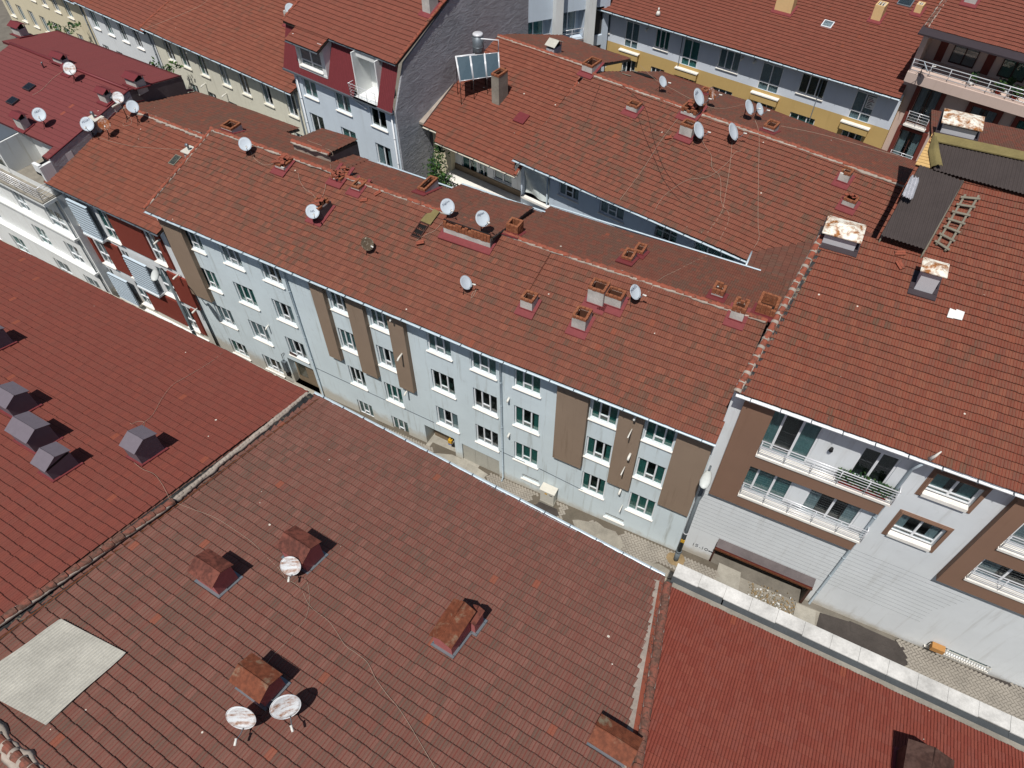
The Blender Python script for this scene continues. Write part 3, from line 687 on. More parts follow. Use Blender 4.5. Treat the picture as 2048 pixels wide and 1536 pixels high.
# --- satellite dishes -------------------------------------------------------
DISHES = 'satellite dishes on the roofs'
def strokes_text(txt): return txt
def dish(R, px, py, major, label, az=40, el=40, h=.75, mat='dish', text=None, lnb=True, roofless=None, squash=.93):
    """offset dish: reflector, feed arm with horn, back mount and mast. (px,py) = middle of the reflector, major = its long axis in photo pixels"""
    if roofless is not None: c = np.array(roofless(px, py)); foot = c - UP * h
    else:
        c = R.wp(px, py, h); foot = c - UP * h
    dep = (RC.T @ (c - EYE))[2]; rad = major / 2 * dep / FPX
    a_, e_ = math.radians(az), math.radians(el)
    nrm = np.array([math.sin(a_) * math.cos(e_), -math.cos(a_) * math.cos(e_), math.sin(e_)])
    sx = np.cross(UP, nrm); sx /= np.linalg.norm(sx); sy = np.cross(nrm, sx)
    t = thing('satellite_dish', label, 'satellite dish', foot, DISHES)
    mb = MB(); NR, NA = 5, 28; vs = []
    for side in (0, 1):
        for i in range(NR + 1):
            r = rad * i / NR
            for k in range(NA):
                th = 2 * math.pi * k / NA; dep_ = .13 * rad * ((i / NR) ** 2) - .13 * rad - (0 if side == 0 else .018)
                vs.append(c + sx * math.cos(th) * r * squash + sy * math.sin(th) * r + nrm * dep_)
    fs = []; o = (NR + 1) * NA
    for i in range(NR):
        for k in range(NA):
            k2 = (k + 1) % NA
            fs.append((i * NA + k, (i + 1) * NA + k, (i + 1) * NA + k2, i * NA + k2)); fs.append((o + i * NA + k, o + i * NA + k2, o + (i + 1) * NA + k2, o + (i + 1) * NA + k))
    fs += [(NR * NA + k, o + NR * NA + k, o + NR * NA + (k + 1) % NA, NR * NA + (k + 1) % NA) for k in range(NA)]
    mb.add(vs, fs, 0, True)
    rim = [c + sx * math.cos(th) * rad * squash + sy * math.sin(th) * rad for th in np.linspace(0, 2 * math.pi, NA + 1)]
    mb.tube(rim, .012, 5, 0, caps=False)
    mb.build('reflector', [M[mat]], t)
    bot = c - sy * rad * .97 - nrm * .02
    if lnb:
        tip = c - sy * rad * .62 + nrm * rad * 1.15
        ar = MB(); ar.tube([bot - nrm * .05, bot + (tip - bot) * .5 - UP * .03, tip], .016, 6); ar.build('feed_arm', [M['galv']], t)
        hn = MB(); dirn = (c - tip) / np.linalg.norm(c - tip); hn.tube([tip - dirn * .12, tip - dirn * .02, tip, tip + dirn * .06], [.035, .04, .03, .048], 8); hn.build('feed_horn', [M['plastic_white']], t)
    bk = c - nrm * (.13 * rad + .03)
    mt = MB(); mt.tube([bk, bk - nrm * .12], .06, 8); mt.tube([foot + np.array([bk[0] - nrm[0] * .12 - foot[0], bk[1] - nrm[1] * .12 - foot[1], 0]) * 1.0 - UP * .05 + UP * (0), bk - nrm * .12 + UP * .05], .025, 6)
    g = foot + np.array([bk[0] - nrm[0] * .12 - foot[0], bk[1] - nrm[1] * .12 - foot[1], 0])
    for an in (0.4, 2.5, 4.6): mt.tube([g + UP * .32, g + np.array([math.cos(an) * .28, math.sin(an) * .28, -.03])], .012, 5)
    mt.build('mount', [M['iron']], t)
    if text:
        cu = bpy.data.curves.new('lettering', 'FONT'); cu.body = text[0]; cu.size = rad * text[1]; cu.align_x = 'CENTER'; cu.extrude = .002
        tmp = bpy.data.objects.new('lettering', cu); COL.objects.link(tmp)
        dg = bpy.context.evaluated_depsgraph_get(); me = bpy.data.meshes.new_from_object(tmp.evaluated_get(dg)); bpy.data.objects.remove(tmp); bpy.data.curves.remove(cu)
        o_ = c + sy * rad * text[2] - nrm * (.13 * rad * (1 - text[2] ** 2) - .012); sk = text[3] if len(text) > 3 else 0
        ax = sx * math.cos(sk) + sy * math.sin(sk); ay = -sx * math.sin(sk) + sy * math.cos(sk)
        for v in me.vertices:
            q = o_ + ax * v.co[0] + ay * v.co[1]
            # follow the bowl
            rr = ((q - c) @ sx) ** 2 + ((q - c) @ sy) ** 2; q = c + sx * ((q - c) @ sx) + sy * ((q - c) @ sy) + nrm * (.13 * rad * (rr / rad ** 2) - .13 * rad + .006 + v.co[2])
            v.co = Vector(q - ORG[t.name])
        me.materials.append(M['text_blue']); link(me, 'lettering', t, None)
    return t
def cable(name_label, pts, mat='cable_white', r=.0085, n=5, grp='loose cables on the roofs', sub=6):
    mb = MB(); mb.tube(smooth_path(pts, sub), r, n)
    o = mb.build('cable', [M[mat]], None, loc=pts[0]); tag(o, name_label, 'cable', grp); return o
def on_roof(R, pix, h=.055): return [R.wp(x, y, h) for x, y in pix]
def vent_stub(W, parent, px, py, L=.35, r=.045, off=0.0, down=.12, mat='plastic_white'):
    u, z = W.at(px, py, off + L * .6); mb = MB(); a = W.p(u, z, off - .02); b = W.p(u, z - down * .3, off + L * .7); c = W.p(u, z - down, off + L)
    mb.tube([a, b, c], r, 8); return mb.build('vent_pipe', [M[mat]], parent)
def patch_sheet(R, poly, name, label, cat, mat, lift=.06, pitch=.12, amp=.025, thick=.012, n=6, group=None, jag=0):
    """corrugated sheet laid on a slope; poly = (u,m) outline, ribs run up the slope"""
    us = [q[0] for q in poly]; u0, u1 = min(us), max(us); N = int((u1 - u0) / pitch * n); mb = MB(); vs = []; rs = random.Random(5)
    pv = [(m, u) for u, m in poly]; cols = []
    for i in range(N + 1):
        u = u0 + (u1 - u0) * i / N; iv = poly_interval(pv, min(max(u, u0 + 1e-4), u1 - 1e-4))
        if iv is None: continue
        h = lift + amp * math.sin(2 * math.pi * i / n)
        cols.append((u, iv[0] + (jag and (rs.random() - .5) * jag), iv[1] + (jag and (rs.random() - .5) * jag), h))
    rows = 5
    for u, a, b, h in cols:
        for k in range(rows): mm = a + (b - a) * k / (rows - 1); vs.append(R.w(u, mm, h))
        for k in range(rows): mm = a + (b - a) * k / (rows - 1); vs.append(R.w(u, mm, h - thick))
    W2 = rows * 2; fs = []
    for i in range(len(cols) - 1):
        for k in range(rows - 1):
            a = i * W2 + k; fs.append((a, a + W2, a + W2 + 1, a + 1)); b = a + rows; fs.append((b, b + 1, b + W2 + 1, b + W2))
        fs.append((i * W2, i * W2 + rows, (i + 1) * W2 + rows, (i + 1) * W2)); fs.append((i * W2 + rows - 1, (i + 1) * W2 + rows - 1, (i + 1) * W2 + 2 * rows - 1, i * W2 + 2 * rows - 1))
    mb.add(vs, fs, 0, False); o = mb.build(name, [M[mat]], None, loc=R.w(sum(us) / len(us), poly[0][1])); tag(o, label, cat, group); return o
def leaves(center_pts, n, spread, size, mats, seed, name, parent):
    rs = random.Random(seed); mb = MB()
    for i in range(n):
        p = np.array(rs.choice(center_pts)) + np.array([rs.gauss(0, spread), rs.gauss(0, spread), rs.gauss(0, spread * .8)])
        a = np.array([rs.gauss(0, 1), rs.gauss(0, 1), rs.gauss(0, .6)]); a /= np.linalg.norm(a); b = np.cross(a, [rs.gauss(0, 1), rs.gauss(0, 1), rs.gauss(0, 1)]); b /= np.linalg.norm(b); s = size * (.6 + rs.random())
        mb.add([p - a * s, p + b * s * .5, p + a * s, p - b * s * .5], [(0, 1, 2, 3)], rs.randrange(len(mats)))
    return mb.build(name, [M[m] for m in mats], parent)
# ================================================================== ground
G = P(1006, 955, 0)
W1 = Wall(G, -29.7); W2 = Wall(G, -28.0)
W7 = Wall((9.23, 17.53), -27.2)
GS = Wall(G, -28.4)                        # street frame; the street climbs gently to the right
SL = .036
def gz(u): return SL * u
def gp(u, n, dz=0.0): return GS.o + GS.t * u + GS.n * n + UP * (gz(u) + dz)
mb = MB(); mb.quad(gp(-320, 320, -.16), gp(320, 320, -.16), gp(320, -320, -.16), gp(-320, -320, -.16))
tag(mb.build('ground', [M['ground']], None, loc=(0, 0, -.16)), kind='structure')
mb = MB(); mb.hexa([gp(-60, 1.75, -.155), gp(-60, 9.5, -.155), gp(50, 9.5, -.155), gp(50, 1.75, -.155)], [gp(-60, 1.75, -.10), gp(-60, 9.5, -.10), gp(50, 9.5, -.10), gp(50, 1.75, -.10)])
tag(mb.build('road', [M['asphalt']], None, loc=gp(0, 4)), kind='structure')
def slab_px(name, pix, z0, z1, mat, lo=None):
    pass
# pavement: bedding, herringbone pavers, patches
mb = MB(); b = [gp(-60, -.3, -.15), gp(-60, 1.62, -.15), gp(13.0, 1.62, -.15), gp(13.0, -.3, -.15)]; mb.hexa(b, [p + UP * .148 for p in b], 0)
rs = random.Random(4); pw, pl = .13, .26
def pav(u0, u1, n0, n1, skip):
    c, s = math.cos(math.pi / 4), math.sin(math.pi / 4)
    for i in range(-260, 260):
        for j in range(-8, 9):
            for k in (0, 1):
                # herringbone cell
                x = i * pw + j * 2 * pl * 0 ; y = 0
                a = (i + 4 * j); ox, oy = i * pw, i * pw + j * 4 * pw
                if k == 0: r = (ox, oy, pl, pw)
                else: r = (ox, oy + pw, pw, pl)
                cx_, cy_ = r[0] + r[2] / 2, r[1] + r[3] / 2
                u = (cx_ * c + cy_ * s) ; n_ = (-cx_ * s + cy_ * c)
                if not (u0 < u < u1 and n0 < n_ < n1) or skip(u, n_): continue
                g = .009; dz = rs.random() * .006
                cs = [(r[0] + g, r[1] + g), (r[0] + r[2] - g, r[1] + g), (r[0] + r[2] - g, r[1] + r[3] - g), (r[0] + g, r[1] + r[3] - g)]
                pts = [gp(px_ * c + py_ * s, -px_ * s + py_ * c, 0) for px_, py_ in cs]
                mb.hexa([p for p in pts], [p + UP * (.012 + dz) for p in pts], 1)
def skip1(u, n): return (4.1 < u < 7.4 and n > -1 and (n < .55 + .25 * math.sin(u * 3) or u < 5.6)) or (-4.6 < u < -.8) or ((u - 2.9) ** 2 + (n - .75) ** 2 < .75) or (u > 9.6 and n > .9)
pav(-14, 12.7, 0.02, 1.58, skip1)
sw = mb.build('pavement', [M['bed'], M['paver'], M['paver_dark']], None, loc=gp(0, .8)); tag(sw, kind='structure')
mb = MB()
u = -60.0
while u < 13.0:
    L = .9; b = [gp(u + .005, 1.6, -.15), gp(u + .005, 1.76, -.15), gp(u + L - .005, 1.76, -.15), gp(u + L - .005, 1.6, -.15)]; mb.hexa(b, [p + UP * .152 for p in b]); u += L
tag(mb.build('kerb', [M['kerb']], None, loc=gp(0, 1.7)), kind='structure')
# ================================================================== main long apartment building
MAIN = thing('apartment_building', 'long pale blue apartment building with brown wall panels under the big central tiled roof', 'building', W1.p(-5, 0))
ZR = (8.54, 5.54, 2.48, -.42); WH = 1.58
def col_u(W, a, b): return W.at(a[0], a[1], .13)[0] + .07, W.at(b[0], b[1], .13)[0] - .07
cols1 = [((367.5, 489), (410, 510), 4), ((442.5, 521.5), (487.5, 543), 4), ((521, 554), (566, 575), 3), ((657, 611.5), (696, 630), 4), ((736, 645), (778, 664), 4), ((849.5, 693), (902, 716.5), 3), ((937, 730), (992, 756), 3)]
cols2 = [((1023, 770), (1080.5, 794)), ((1175, 830.5), (1233, 855.5)), ((1281.5, 875.5), (1345, 903))]
wins1 = []; wins2 = []
for a, b, n in cols1:
    u0, u1 = col_u(W1, a, b)
    for k in range(n): wins1.append((u0, u1, ZR[k], ZR[k] + (WH if k < 3 else 1.35)))
for a, b in cols2:
    u0, u1 = col_u(W2, a, b)
    for k in range(3): wins2.append((u0, u1, ZR[k] - .08 * (u0 > 3) - .05 * k * (u0 > 3), ZR[k] + WH - .08 * (u0 > 3)))
dU0, dU1 = W1.at(581, 734)[0], W1.at(632, 757)[0]
gU0, gU1 = W1.at(848, 845)[0], W1.at(908, 873)[0]
rU0, rU1 = W1.at(923, 884)[0], W1.at(998, 916)[0]
ops1 = wins1 + [(dU0, dU1, -.46, 1.9, .4, 0), (gU0, gU1, -.28, 1.62, 2.4, 0), (rU0, rU1, -.08, 1.5, .25, 0)]
vents2 = [(W2.at(1043, 953, .1)[0], W2.at(1076, 969, .1)[0], .92, 1.3), (W2.at(1209, 1031, .1)[0], W2.at(1245, 1049, .1)[0], .72, 1.1)]
facade(W1, MAIN, -22.5, 0, -3.0, 10.95, ops1, 'wall_blue')
facade(W2, MAIN, 0, 10.3, -3.0, 10.95, wins2 + vents2, 'wall_blue')
for wd in wins1: window(W1, MAIN, *wd, panes=3)
for i, wd in enumerate(wins2): window(W2, MAIN, *wd, panes=3, glass='glass_teal', curtain='curtain_teal' if i != 6 else None)
for v in vents2: window(W2, MAIN, *v, panes=1, transom=None, curtain=None, name='vent_window', frame='pvc_grey')
# end and rear walls
sidewall([(W2.p(10.3, -3), W2.p(10.3, -3, -9), W2.p(10.3, 10.7, -9), W2.p(10.3, 10.7)), (W1.p(-22.0, -3, -7), W1.p(-22.0, -3), W1.p(-22.0, 10.7), W1.p(-22.0, 10.7, -7))], MAIN, 'wall_pale')
mb = MB()
for W, top_l, top_r, bot, lw in ((W1, (313, 434), (357, 455), (386, 588), 0), (W1, (617, 569), (643, 580), (658, 711.5), 0), (W1, (688, 596), (722, 609), (725, 744), 0), (W1, (772, 632), (804, 644), (800, 774), 0), (W2, (1115, 768), (1178, 795), (1108, 915.5), 0), (W2, (1239, 823), (1288, 843), (1215, 965), 0), (W2, (1355, 870), (1424, 898), (1314, 1008), 0)):
    o = .27; ua = W.at(*top_l, o)[0]; ub = W.at(*top_r, o)[0]; zb = W.at(*bot, o)[1]
    pm = MB(); pm.box((W.o, W.t, UP, W.n), (ua, ub), (zb, 10.93), (.002, o)); pm.build('wall_panel', [M['brown_panel']], MAIN)
    for k in range(2):
        sx = ua + (ub - ua) * (.3 + .3 * k); sz = zb + 1.2 + 3 * k
# plinth cable-trim, entrances
tr = MB()
for W, a, b_ in ((W1, (632, 736), (868, 845)), (W2, (1000, 902), (1050, 925)), (W2, (1078, 937), (1205, 1000))):
    a = W.at(*a, .02); b_ = W.at(*b_, .02); tr.tube([W.p(a[0], a[1], .02), W.p(b_[0], b_[1], .02)], .018, 5)
tr.build('wall_conduit', [M['gutter_dark']], MAIN)
mb = MB(); mb.box((W1.o, W1.t, UP, W1.n), (dU0 + .1, dU1 - .15), (-.46, 1.75), (-.395, -.34)); d_ = mb.build('door', [M['door_wood']], MAIN)
mb = MB(); mb.box((W1.o, W1.t, UP, W1.n), (dU0 + .25, dU0 + .95), (.1, 1.5), (-.34, -.325)); mb.build('door_pane', [M['glass']], d_)
mb = MB(); mb.box((W1.o, W1.t, UP, W1.n), (dU0 - .1, dU1 + .1), (-.62, -.46), (-.39, .9)); mb.build('door_step', [M['cement']], MAIN)
mb = MB(); mb.box((W1.o, W1.t, UP, W1.n), (dU0 + .45, dU0 + .95), (2.35, 2.7), (.0, .03)); mb.build('name_plate', [M['frame_brown']], MAIN)
# meter boxes beside the entrance
mb = MB(); mb.box((W1.o, W1.t, UP, W1.n), (dU0 - .45, dU0 - .12), (.6, 1.5), (.0, .22), 0); mb.box((W1.o, W1.t, UP, W1.n), (dU0 - .4, dU0 - .2), (.1, .5), (.0, .18), 1); mb.tube([W1.p(dU0 - .3, 1.5, .1), W1.p(dU0 - .3, 2.1, .1), W1.p(dU0 - .1, 2.3, .05)], .02, 6, 1); mb.build('meter_box', [M['galv'], M['iron']], MAIN)
# garage passage: ramp, inner door, gas regulator
mb = MB(); b = [W1.p(gU0, -.3, -2.4), W1.p(gU1, -.3, -2.4), W1.p(gU1, -.3, 1.6), W1.p(gU0, -.3, 1.6)]; mb.hexa(b, [p + UP * .12 for p in b]); mb.build('garage_floor', [M['cement']], MAIN)
mb = MB(); mb.box((W1.o, W1.t, UP, W1.n), (gU0 + .1, gU0 + 1.1), (-.16, 1.45), (-.78, -.7), 0)
for k in range(6): mb.box((W1.o, W1.t, UP, W1.n), (gU0 + .14 + k * .165, gU0 + .2 + k * .165), (-.1, 1.4), (-.7, -.685), 0)
mb.build('garage_gate', [M['door_wood']], MAIN)
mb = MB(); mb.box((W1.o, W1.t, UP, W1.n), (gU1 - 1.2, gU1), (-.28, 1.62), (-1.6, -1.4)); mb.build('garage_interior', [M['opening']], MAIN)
mb = MB()
g0 = W1.at(896, 872, -.25); c = lambda u, z, o: W1.p(g0[0] + u, g0[1] + z, o)
mb.tube([c(-.2, .25, -.3), c(.1, .2, -.3), c(.12, -.3, -.3), c(.15, -.75, -.3)], .045, 8); mb.tube([c(-.2, .25, -.3), c(-.28, 0, -.3), c(.1, -.1, -.3)], .04, 8); mb.box((c(.1, -.45, -.3), W1.t, UP, W1.n), (-.12, .12), (-.2, .1), (-.08, .1)); mb.tube([c(.0, -.75, -.25), c(.2, -.7, -.25)], .06, 8, 1)
mb.build('gas_regulator', [M['yellow'], M['sky_blue']], MAIN)
mb = MB(); fr = (W1.o, W1.t, UP, W1.n); n = 17
for k in range(n): z = -.08 + 1.58 * k / n; mb.box(fr, (rU0 + .02, rU1 - .02), (z + .006, z + 1.58 / n - .012), (-.12, -.08))
mb.box(fr, (rU0, rU1), (-.08, 1.5), (-.16, -.12)); L_ = rU1 - rU0
for q in (.34, .67): mb.box(fr, (rU0 + L_ * q - .025, rU0 + L_ * q + .025), (-.08, 1.5), (-.09, -.065))
gd = mb.build('garage_door', [M['garage']], MAIN)
mb = MB(); mb.box(fr, (rU0 - .1, rU1 + .12), (-.3, -.06), (-.2, 1.5)); mb.build('garage_apron', [M['cement']], MAIN)
for (W, x, y, L_, r_, o_) in ((W1, 533, 654, .3, .05, 0), (W1, 782, 636, .28, .05, .27), (W1, 798, 714, .45, .05, .27), (W1, 811, 785, .4, .05, 0), (W2, 1016, 799, .2, .055, 0), (W2, 1017, 870, .2, .055, 0), (W2, 1270, 834, .25, .055, .27), (W2, 1258, 913, .3, .06, .27), (W2, 1240, 982, .35, .06, .0), (W2, 1259, 868, .5, .03, .27), (W2, 1245, 943, .5, .03, .27), (W2, 1241, 1018, .45, .03, 0)):
    vent_stub(W, MAIN, x, y, L_, r_, o_, .14 if r_ > .04 else .05)
# roof
SM = .3
E1 = W1.p(0, 11.0, .66)
R1 = Roof(E1, -29.7, SM); R2 = Roof(E1, -28.0, SM)
MR = 5.88
uL = -22.1; uR = 10.37
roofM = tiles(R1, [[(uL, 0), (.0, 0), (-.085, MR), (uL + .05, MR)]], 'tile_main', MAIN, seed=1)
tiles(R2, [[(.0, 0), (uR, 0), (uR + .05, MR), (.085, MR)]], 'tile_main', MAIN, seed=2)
Q1 = R1.rear(0, MR); Q2 = R2.rear(0, MR)
def rearpoly(Rr, ua, ub, m_eave, m_top=None): # on rear planes m counts up from the rear eave line
    return [(ua, m_eave), (ub, m_eave), (ub, MR), (ua, MR)]
tiles(Q2, [rearpoly(Q2, -2.3, uR + .1, 1.15)], 'tile_rear', MAIN, seed=3, segs=6)
Q1a = Q1.on(640, 243)[1]
tiles(Q1, [rearpoly(Q1, -7.6, -2.35, 2.3)], 'tile_rear', MAIN, seed=4, segs=6)
tiles(Q1, [rearpoly(Q1, -13.2, -7.6, 3.2)], 'tile_rear', MAIN, seed=5, segs=6)
tiles(Q1, [rearpoly(Q1, uL, -13.2, 3.1)], 'tile_rear', MAIN, seed=6, segs=6)
rg = [R1.w(uL - .05, MR, .03), R1.w(-14, MR, .04), R1.w(-7, MR, 0), (R1.w(0, MR) + R2.w(0, MR)) / 2, R2.w(5, MR, .03), R2.w(uR, MR, .02)]
ridge(rg, roofM, lift=.0, seed=1, msz=.7)
ridge([R1.w(uL, .0, .03), R1.w(uL + .03, MR, .03)], roofM, seed=2, r=.1, msz=.5)
gutter(W1.p(uL, 10.93, .74), W1.p(.02, 10.93, .74), MAIN); gutter(W2.p(.0, 10.93, .74), W2.p(uR, 10.93, .74), MAIN)
for W, top, mid, bot in ((W1, (566, 539), None, (637, 760)), (W2, (993, 729), None, (1006, 953))):
    u, _ = W.at(bot[0], bot[1], .08); u2, _ = W.at(top[0], top[1], .08); zt_ = 10.2
    downpipe([W.p(u, 10.9, .7), W.p(u, 10.35, .1), W.p(u, gz(u) + .2, .08), W.p(u + .02, gz(u) + .05, .3)], MAIN)
# rear gutters (white)
gutter(Q2.w(-2.3, 1.02, .12), Q2.w(uR - 1.2, 1.02, .12), MAIN, mat='gutter', brackets=False, r=.05); gutter(Q1.w(-7.6, 2.17, .12), Q1.w(-2.4, 2.17, .12), MAIN, mat='gutter', brackets=False, r=.05)
gutter(Q1.w(-12.6, 3.07, .12), Q1.w(-7.6, 3.07, .12), MAIN, mat='gutter', brackets=False, r=.05)
sidewall([(Q2.w(uR, 1.5, -.2), Q2.w(-2.3, 1.5, -.2), Q2.w(-2.3, 1.5, -14), Q2.w(uR, 1.5, -14)), (Q1.w(-2.35, 2.6, -.2), Q1.w(-7.6, 2.6, -.2), Q1.w(-7.6, 2.6, -14), Q1.w(-2.35, 2.6, -14)), (Q1.w(-7.6, 3.5, -.2), Q1.w(uL, 3.5, -.2), Q1.w(uL, 3.5, -14), Q1.w(-7.6, 3.5, -14))], MAIN, 'wall_pale')
# stair bulkhead roof rising out of the rear slope
ba = Q1.on(586, 306); bb = Q1.on(662, 327)
hb = .55
RB = Roof(Q1.o + UP * hb, -29.7, SM * .9, Q1.side)
u0b, u1b = Q1.on(588, 300)[0], Q1.on(663, 325)[0]; mtop = (Q1.on(588, 300)[1] + Q1.on(663, 325)[1]) / 2
RB = Roof(Q1.w(0, 0) + UP * 0, -29.7, .2, Q1.side); RB.o = Q1.w(0, mtop) + UP * hb - RB.m * mtop - UP * (.2 * mtop)
lo_m = RB.on(770, 300)[1]
tiles(RB, [[(u0b, lo_m), (u1b, lo_m), (u1b, mtop), (u0b, mtop)]], 'tile_rear', MAIN, seed=7, segs=6, wave=.01)
ridge([RB.w(u0b, mtop, .0), RB.w(u1b, mtop, .0)], roofM, seed=5)
mb = MB(); A = [Q1.w(u1b, lo_m, -.2), Q1.w(u1b, mtop, -.1)]; B = [RB.w(u1b, lo_m, -.05), RB.w(u1b, mtop, -.05)]; mb.quad(A[0], A[1], B[1], B[0]); C = [Q1.w(u0b, mtop, -.1), RB.w(u0b, mtop, -.05)]; mb.quad(A[1], C[0], C[1], B[1], 1); mb.build('parapet', [M['wall_dark'], M['mortar']], roofM)
# chimneys of the main roof
CH = [(R2, (1041, 617), (1063, 628), (1043, 595), .62, 1, 0, None, 1), (R2, (1141, 659), (1170, 665), (1142, 630), .75, 1, 0, None, 1), (R2, (1173, 607), (1204, 618), (1174, 573), .72, 1, 0, None, 1), (R2, (1205, 611), (1240, 621), (1208, 586), .6, 1, 0, None, 1),
      (R2, (1456, 641), (1483, 647), (1460, 610), .7, 2, .12, None, 1), (R1, (551, 340), (570, 344), (553, 325), .9, 1, .2, 14, 1), (R1, (662, 362), (683, 367), (664, 351), 1.0, 1, .3, 16, 1), (R1, (702, 382), (720, 386), (704, 369), .8, 1, 0, None, 1)]
for i, (R, bl, br, tp, d, c_, bk, cv, fl) in enumerate(CH): chimney_brick(R, roofM, bl, br, tp, d, courses=c_, seed=i, broken=bk, cover=cv, flues=fl)
# second stair bulkhead: brick front on a rendered upstand, tiled roof falling to the rear
v0, v1, vm = cbase(R2, (887, 468), (981, 497)); vz = height_over(888, 441, R2.w(v0, vm))
frb = (R2.o * np.array([1, 1, 0]), R2.t, R2.m, UP); rsb = random.Random(20); mb = MB()
zf = R2.w(0, vm)[2]; zk = vz - .42
mb.box(frb, (v0, v1), (vm, vm + .14), (zf - .3, zk), 0)
for c in range(3):
    nB = 15
    for k in range(nB):
        if c == 2 and rsb.random() < .2: continue
        x0 = v0 + (v1 - v0) * k / nB; j_ = (rsb.random() - .5) * .02; mb.box(frb, (x0 + .006, x0 + (v1 - v0) / nB - .006), (vm - .012 + j_, vm + .13 + j_), (zk + c * .14 + .004, zk + c * .14 + .136), 1)
e_ = .16
for (x0, x1, y0, y1) in ((v0 - e_, v1 + e_, vm - .36, vm + .02), (v0 - e_, v0 + .02, vm, vm + .6), (v1 - .02, v1 + e_, vm, vm + .6)):
    b = [R2.w(x0, y0, .03), R2.w(x1, y0, .03), R2.w(x1, y1, .03), R2.w(x0, y1, .03)]; mb.hexa(b, [q + UP * .055 for q in b], 2)
mb.build('parapet', [M['plaster_chim'], M['brick'], M['flash_red']], roofM)
RB2 = Roof(R2.o, -28.0, .26, -1); RB2.o = R2.w(0, vm) * np.array([1, 1, 0]) + UP * (vz - .1); mlow = RB2.on(1075, 420)[1]
RB2.o = RB2.o  # m counts up towards the viewer, zero at the brick front
tiles(RB2, [[(v0 - .05, mlow), (v1 + .1, mlow), (v1 + .1, -.12), (v0 - .05, -.12)]], 'tile_rear', MAIN, seed=27, segs=6, wave=.01)
mb = MB()
for uu_ in (v0, v1): b = [R2.w(uu_ - .04, vm, -.3), R2.w(uu_ + .04, vm, -.3), Q2.w(uu_ + .04, 1.6, -.3), Q2.w(uu_ - .04, 1.6, -.3)]; mb.hexa(b, [RB2.w(uu_ - .04, -.05, -.08), RB2.w(uu_ + .04, -.05, -.08), RB2.w(uu_ + .04, mlow + .3, -.08), RB2.w(uu_ - .04, mlow + .3, -.08)], 0)
mb.tube([RB2.w(v1 + .14, -.1, .02), RB2.w(v1 + .14, mlow, .02)], .04, 5, 1); mb.tube([RB2.w(v0, -.1, .14), RB2.w(v1, -.1, .14)], .03, 6, 1)
mb.build('bulkhead_wall', [M['wall_dark'], M['iron']], roofM)
# stacks on the rear slope (far side feet hidden: base from the visible near edge)
def rear_stack(Rr, bl, br, top, d, **k):
    u0, u1, m0 = cbase(Rr, bl, br)
    class RR_(Roof): pass
    R_ = Roof(Rr.o, Rr.ang, Rr.s, Rr.side)
    # near face is the upslope one: use a frame turned round so 'm' runs away from the viewer
    R_.m = -Rr.m; R_.s = -Rr.s; R_.sv = (R_.m + UP * R_.s) / R_.k; R_.nv = Rr.nv
    return chimney_brick(R_, roofM, bl, br, top, d, **k)
rear_stack(Q2, (1012, 466), (1036, 473), (1012, 447), .6, courses=4, seed=31, mat='brick')
rear_stack(Q2, (1241, 521), (1262, 527), (1243, 512), .75, courses=1, seed=32); rear_stack(Q2, (1266, 508), (1284, 514), (1268, 499), .65, courses=1, seed=33)
rear_stack(Q2, (1420, 594), (1444, 600), (1422, 576), .6, courses=2, seed=34, broken=.15); rear_stack(Q2, (1508, 628), (1545, 640), (1512, 606), .9, courses=4, seed=35, broken=.1, mat='brick')
rear_stack(Q1, (834, 384), (852, 388), (835, 374), 1.25, courses=1, seed=36)
chimney_brick(R1, roofM, (622, 436), (644, 444), (620, 408), .95, courses=1, seed=21, mat='wall_dark', broken=.4, cover=5)
rear_stack(Q1, (441, 262), (468, 268), (442, 250), .8, courses=1, seed=37)
# roof hatch with propped yellow lid
hu0, hm0 = R1.on(822, 472); hu1, hm1 = R1.on(846, 455)
def roof_hatch():
    c0 = R1.on(829, 478); w_ = .55; l_ = .95; mb = MB(); fr = (R1.w(c0[0], c0[1]), R1.t, R1.sv, R1.nv)
    fr = (R1.w(*R1.on(822, 473)), R1.t, R1.sv, R1.nv)
    for x, y in (((0, .05), (0, l_)), ((w_ - .05, w_), (0, l_)), ((.05, w_ - .05), (0, .05)), ((.05, w_ - .05), (l_ - .05, l_))): mb.box(fr, x, y, (0, .1), 0)
    mb.box(fr, (.05, w_ - .05), (.05, l_ - .05), (.0, .045), 1)
    mb.build('roof_hatch', [M['frame_brown'], M['opening']], roofM)
    lid = MB(); b = [fr[0] + fr[1] * x + fr[2] * y + fr[3] * (.1 + .02) for x, y in ((.02, l_), (w_ + .08, l_ - .03), (w_ + .12, l_ + .85), (w_ * .55, l_ + .9), (w_ * .5, l_ + .62), (.1, l_ + .5))]; lid.hexa(b, [p + R1.nv * .025 for p in b]); lid.build('hatch_lid', [M['lichen']], roofM)
roof_hatch()
# valley block between the main roof and the courtyard block
RV = Roof(P(1490, 530, 11.35), 58, .25, -1)
